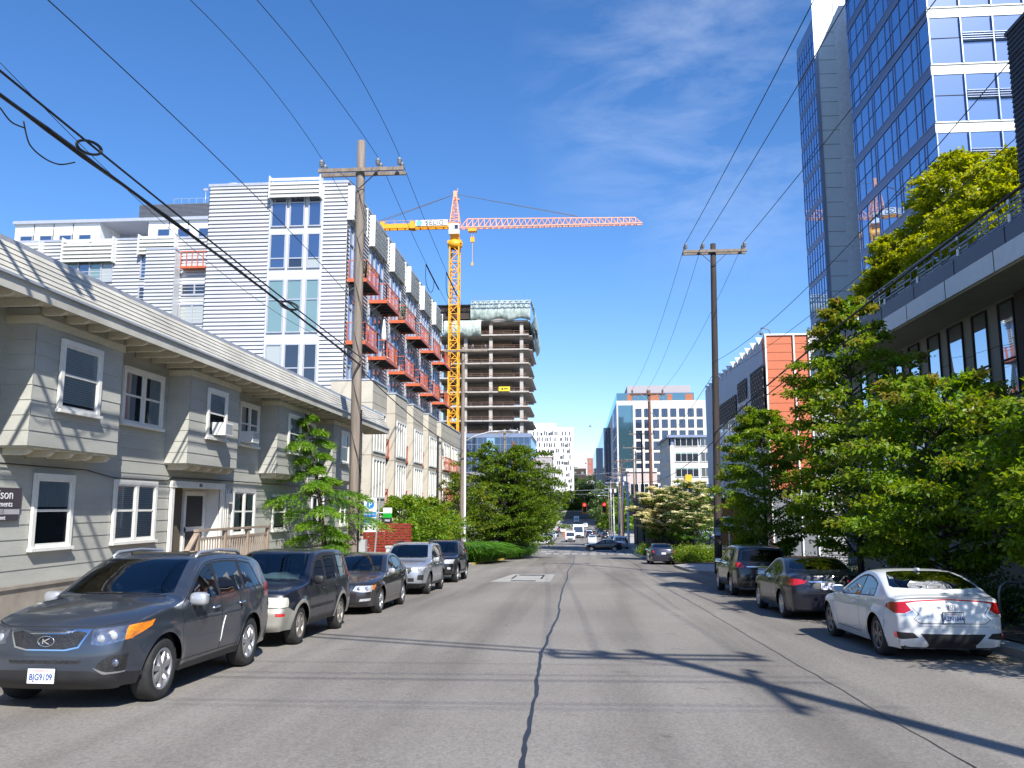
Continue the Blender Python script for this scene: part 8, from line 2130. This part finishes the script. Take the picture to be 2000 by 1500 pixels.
for k in range(5): q.prism([(0,0),(.5,0),(.2,1.1),(.3,1.1)][:2]+[(.32,1.0),(.18,1.0)], -.06, .06, 'y')
BR = mat('barrier_orange', (.75,.12,.03), .6)
for k in range(4):
    q = MB(); q.lathe([(.3,0),(.3,.05),(.2,.06),(.06,.85),(0,.86)], 12); tag(q.build('traffic_cone', BR), 'orange traffic cone in the closed left lane far down the street', 'traffic cone', 'orange cones').location = (-3.3-.25*k, 205+11*k, zr(205+11*k)+.01)
# ================================================================== vegetation
def ell_crown(rx, ry=None, skew=0, peak=.42, top=.12, low=.35):
    ry = ry or rx
    def f(u, az):
        e = math.hypot(rx*math.cos(az), ry*math.sin(az))
        p = (low+(1-low)*math.sin(PI/2*min(1, u/peak))) if u < peak else top+(1-top)*math.cos(PI/2*(u-peak)/(1-peak))**.8
        return e*p*(1+skew*math.cos(az))
    return f
GT = 'street trees along the right pavement'
def gz(y): return zr(y)+.13
broadleaf((8.3, 38.6, gz(38.6)), 7.6, ell_crown(2.3, peak=.35, top=.15), 21, 'street_tree', 'broad bushy street tree right beside the dark utility pole', 'tree', GT, L_IRON, M_BARKD, .08, 60, 24000, .15, .14, tipamt=.45)
broadleaf((8.6, 27.0, gz(27)), 9.4, ell_crown(2.8, skew=.15, peak=.25, top=.07), 22, 'street_tree', 'tallest right-hand street tree with a bronze leader above the others', 'tree', GT, L_IRON, M_BARKD, .10, 64, 30000, .145, .15, tipamt=.65)
broadleaf((8.4, 20.4, gz(20.4)), 5.7, ell_crown(2.35, peak=.45, top=.3), 23, 'street_tree', 'rounded street tree in front of the tall one above the white coupe', 'tree', GT, L_IRON, M_BARKD, .08, 54, 27000, .13, .20, tipamt=.55)
broadleaf((9.0, 15.2, gz(15.2)), 4.9, ell_crown(2.15, peak=.45, top=.3), 24, 'street_tree', 'nearest right-hand street tree cut by the frame edge', 'tree', GT, L_IRON, M_BARKD, .08, 52, 27000, .12, .20, tipamt=.3)
# trees in the roof garden
broadleaf((9.0, 10.0, gz(10)), 5.6, ell_crown(1.9, peak=.45, top=.3), 25, 'street_tree', 'street tree just outside the right frame edge that dapples the white coupe', 'tree', GT, L_IRON, M_BARKD, .08, 40, 9000, .13, .22, tipamt=.3)
GRT = 'trees in the low office roof garden'
for k, (px, py, pt, X, rx, lab) in enumerate(((1748, 590, 455, 16.0, 1.55, 'smaller golden-green roof tree at the far end of the slate railing'), (1885, 490, 290, 17.0, 2.6, 'large golden-green roof tree in front of the glass tower'), (2010, 420, 285, 17.0, 2.8, 'golden-green roof tree at the right frame edge'))):
    y, _ = atX(px, py, X); zt = atX(px, pt, X)[1]
    broadleaf((X, y, 9.3), zt-9.3, ell_crown(rx, peak=.45, top=.35, low=.6), 41+k, 'roof_tree', lab, 'tree', GRT, L_GOLD, M_BARK, .08, 70, 36000, .18, .14, layered=.5, tipamt=.5)
# left pavement
conifer((-8.75, 29.2, gz(29)), 6.1, 51, 'small_conifer', 'small bright green conifer with drooping layered boughs in front of the grey house', lambda u, az: (2.35*(1-u)**.7+.22)*(.72+.38*math.sin(u*31+az*2.0)), 30000, .13, lean=(-.95, 0), nb=30, base=.16, droop=.34, asp=.20)
GB = 'tall shrubs beside the beige concrete base'
for k, (x, y, h, lab, s) in enumerate(((-9.6, 45.0, 3.9, 'nearest yellow-green maple shrub behind the red slat fence', 61), (-9.5, 48.8, 4.1, 'second maple shrub along the beige base', 62), (-9.4, 52.8, 4.3, 'bronze-tipped maple shrub at the middle of the beige base', 63), (-9.3, 56.5, 4.1, 'last maple shrub before the white lamp column', 64))):
    broadleaf((x, y, gz(y)), h, ell_crown(2.0, peak=.4, top=.35, low=.7), s, 'maple_shrub', lab, 'shrub', GB, L_SHRUB, M_BARKD, .045, 36, 6500, .17, .10, stems=3, tipamt=.7 if k == 2 else .35)
shrub((-8.3, 41.0, gz(41)), (.5, .4, 1.2), 65, 'fence_shrub', 'low shrub growing against the red slat fence', L_SHRUB, 900, .10)
shrub((-9.3, 9.6, gz(9.6)), (.6, .5, .9), 66, 'foundation_shrub', 'low green shrub by the house foundation at the left frame edge', L_SHRUB, 1500, .07)
BT_ = dict(leaf=L_MAPLE, bark=M_BARKD)
broadleaf((-6.3, 74.5, gz(74)), 9.9, ell_crown(5.0, peak=.48, top=.5, low=.75), 71, 'big_street_tree', 'big dense dark-trunked street tree on the left before the crossing', 'tree', None, L_MAPLE, M_BARKD, .24, 84, 42000, .19, .15, stems=2, tipamt=.2)
broadleaf((-9.3, 68.0, gz(68)), 6.8, ell_crown(2.6, peak=.45, top=.3, low=.5), 72, 'street_tree', 'slender olive and bronze tree left of the big street tree', 'tree', None, L_MAPLE, M_BARK, .07, 44, 8000, .17, .25, tipamt=.9)
broadleaf((-7.3, 116, gz(116)), 7.6, ell_crown(3.3, peak=.5, top=.4, low=.5), 73, 'street_tree', 'multi-stemmed pale-barked tree across the side street on the left', 'tree', None, L_MAPLE, M_BARK, .09, 46, 9000, .24, .3, stems=4)
broadleaf((-8.2, 88.6, gz(88)), 8.6, ell_crown(3.4, peak=.45, top=.35, low=.6), 74, 'street_tree', 'dense tree directly behind the big street tree on the left', 'tree', None, L_MAPLE, M_BARKD, .14, 46, 10000, .24, .2)
broadleaf((-7.5, 134, gz(134)), 8.5, ell_crown(3.8, peak=.5, top=.4, low=.6), 75, 'street_tree', 'mid-green street tree past the side street above the parked cars', 'tree', None, L_MAPLE, M_BARKD, .14, 46, 9000, .27, .25)
GD = 'cream flowering dogwoods'
broadleaf((6.9, 72.0, gz(72)), 5.9, ell_crown(2.2, peak=.5, top=.45, low=.6), 81, 'dogwood', 'dogwood covered in cream blossom behind the lone dark blue sedan', 'tree', GD, L_DOG, M_BARKD, .08, 44, 8000, .16, .28, flower=(L_FLOW, .42, .24))
broadleaf((8.8, 67.5, gz(67)), 6.2, ell_crown(2.1, peak=.5, top=.4, low=.6), 82, 'dogwood', 'greener dogwood with scattered cream blossom beside the dark pole', 'tree', GD, L_DOG, M_BARKD, .08, 44, 8000, .16, .25, flower=(L_FLOW, .14, .22))
broadleaf((11.5, 100+12, zr(112)), 7.5, ell_crown(3.2, peak=.5, top=.4, low=.6), 83, 'street_tree', 'light green tree behind the red-brown pole on the right', 'tree', None, L_MAPLE, M_BARKD, .12, 40, 7000, .26, .3)
GSB = 'bright shrubs in the right planting bed'
for k, (x, y) in enumerate(((7.2, 60.2), (8.4, 61.5), (9.5, 62.0), (7.8, 64.5), (9.3, 66.5))):
    shrub((x, y, gz(y)), (.85, .8, 1.15), 91+k, 'bed_shrub', ['bright shrub at the front corner of the right planting bed', 'second bright shrub in the right planting bed', 'bright shrub nearest the dark pole in the right bed', 'shrub behind the front corner of the right bed', 'rear shrub of the right planting bed'][k], L_SHRUB, 1800, .13, 'shrub', GSB)
shrub((6.6, 82.5, gz(82)), (.9, 1.6, 1.0), 97, 'corner_shrub', 'low green shrub at the right corner of the crossing', L_SHRUB, 1500, .16)
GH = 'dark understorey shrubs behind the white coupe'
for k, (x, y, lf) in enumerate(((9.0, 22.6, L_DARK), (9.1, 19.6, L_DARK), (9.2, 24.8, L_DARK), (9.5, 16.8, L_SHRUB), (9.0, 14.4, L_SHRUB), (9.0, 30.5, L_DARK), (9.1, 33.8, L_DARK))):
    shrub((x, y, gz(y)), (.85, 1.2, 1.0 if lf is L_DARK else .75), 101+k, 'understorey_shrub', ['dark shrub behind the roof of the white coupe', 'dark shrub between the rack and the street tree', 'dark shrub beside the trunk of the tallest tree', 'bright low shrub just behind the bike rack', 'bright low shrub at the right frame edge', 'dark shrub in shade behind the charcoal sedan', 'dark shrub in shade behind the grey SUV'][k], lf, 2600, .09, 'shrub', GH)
GG = 'arching grass clumps on the left kerb bed'
for k, (x, y) in enumerate(((-7.6, 59.6), (-7.5, 61.4), (-7.3, 63.2), (-7.1, 65.0), (-8.4, 60.8), (-8.3, 63.4), (-6.3, 71.3), (-5.9, 73.6), (-5.5, 76.0))):
    grass_clump((x, y, zr(y)+.16), (1.1, 1.1), 111+k, 'grass_clump', 'arching green grass clump in the left kerb bed before the crossing', 3200, 2.1 if k < 6 else 1.4, L_GRASS, GG)
for k, (x, y) in enumerate(((-5.6, 80.3), (-5.1, 83.2))):
    shrub((x, y, gz(y)), (1.0, 1.1, 1.35), 121+k, 'round_shrub', ['round dark shrub at the left corner of the crossing', 'second round dark shrub behind the first at the left corner'][k], L_DARK, 2600, .15)
for k, (x, y) in enumerate(((-8.0, 111.5), (-6.9, 114.0))):
    shrub((x, y, gz(y)), (1.5, 1.3, .75), 125+k, 'clipped_hedge', ['clipped bright hedge across the side street on the left', 'second clipped hedge behind the first across the side street'][k], L_SHRUB, 2200, .17, 'hedge')
rs = np.random.RandomState(77)
for nm, xa, n_ in (('leaf_litter', 6.75, 520), ('leaf_litter', -6.85, 300)):
    yy = 8+rs.rand(n_)**1.3*40; xx = xa+rs.normal(size=n_)*.16; P = np.stack([xx, yy, np.array([zr(v) for v in yy])+.012], 1)
    aa = rs.rand(n_)*6.3; tag(leaf_mesh(nm, leaf_mat('dry_leaf', [(.10,.07,.03),(.16,.12,.04),(.09,.10,.03)], None, .1), P, np.stack([np.cos(aa), np.sin(aa), .05+0*aa], 1), np.tile([0,0,1.0], (n_,1))+rs.normal(size=(n_,3))*.15, np.full(n_, .06)*(.6+.8*rs.rand(n_)), .6, np.zeros(n_), None), 'dry leaf litter gathered in the '+('right' if xa > 0 else 'left')+' gutter', 'leaf litter', None, 'stuff')
# far trees: four kinds, copied
protos = []
for k, (lf, rx, h) in enumerate(((L_FAR, 4.2, 10), (L_FARD, 3.6, 12), (L_SHRUB, 4.4, 8.5), (L_FARD, 5.0, 9))):
    protos.append(broadleaf((0, 0, -50), h, ell_crown(rx, peak=.45, top=.35, low=.6), 131+k, 'hill_tree', 'x', 'tree', 'trees on the far rise', lf, M_BARKD, .2, 30, 3600, .55, .2, layered=.3, spread=1.6))
rs = np.random.RandomState(17); used = [False]*4
spots = [(-9.5,160,0),(-10,185,1),(-11,215,2),(9.8,210,2),(8.4,255,0),(9.2,285,2),(10.5,232,1),(-9.5,330,1),(10,330,1),(-12,290,0),(13.5,128,2),(-9.5,245,0)]
for k in range(58):
    y = 462+rs.rand()**1.2*560; w_ = .045*y+8; spots.append(((rs.rand()*2-1)*w_-.012*y+(6 if y < 520 else 0), y, int(rs.randint(4))))
for k in range(22):
    x = -30+rs.rand()*75; spots.append((x, 466+rs.rand()*45, int(rs.choice([0, 2, 2, 3]))))
for (x, y, ki) in spots:
    if KY-8 < y < KY+40 and kx0-8 < x < kx1+4: continue
    if abs(x) < 6.5 and y < 440: continue
    p = protos[ki]
    if used[ki]: p = copy_tree(p)
    used[ki] = True
    s = .75+.6*rs.rand(); near = y < 440
    p.location = (x, y, zr(y)-.1); p.rotation_euler = (0, 0, rs.rand()*6); p.scale = (s, s, s*(.9+.3*rs.rand()))
    p['label'] = ['mid-green bushy tree', 'dark upright tree', 'light yellow-green tree', 'dark spreading tree'][ki]+(' lining the far street' if near else ' among those covering the far hill')
    p['group'] = 'trees lining the far street' if near else 'trees on the far hill'
q = MB(); bx_, bz_ = atY(1153, 833, 130); q.ell((bx_, 130, bz_), (.28,.1,.09), 8, 6)
q.add([(bx_-.05,130,bz_+.05),(bx_+.15,130,bz_+.05),(bx_+.5,130.5,bz_+.28),(bx_-.15,129.5,bz_+.3)], [(0,1,2),(0,1,3),(2,1,0),(3,1,0)])
tag(q.build('bird', mat('bird_grey', (.4,.4,.4), .8)), 'small bird flying above the far end of the street', 'bird')
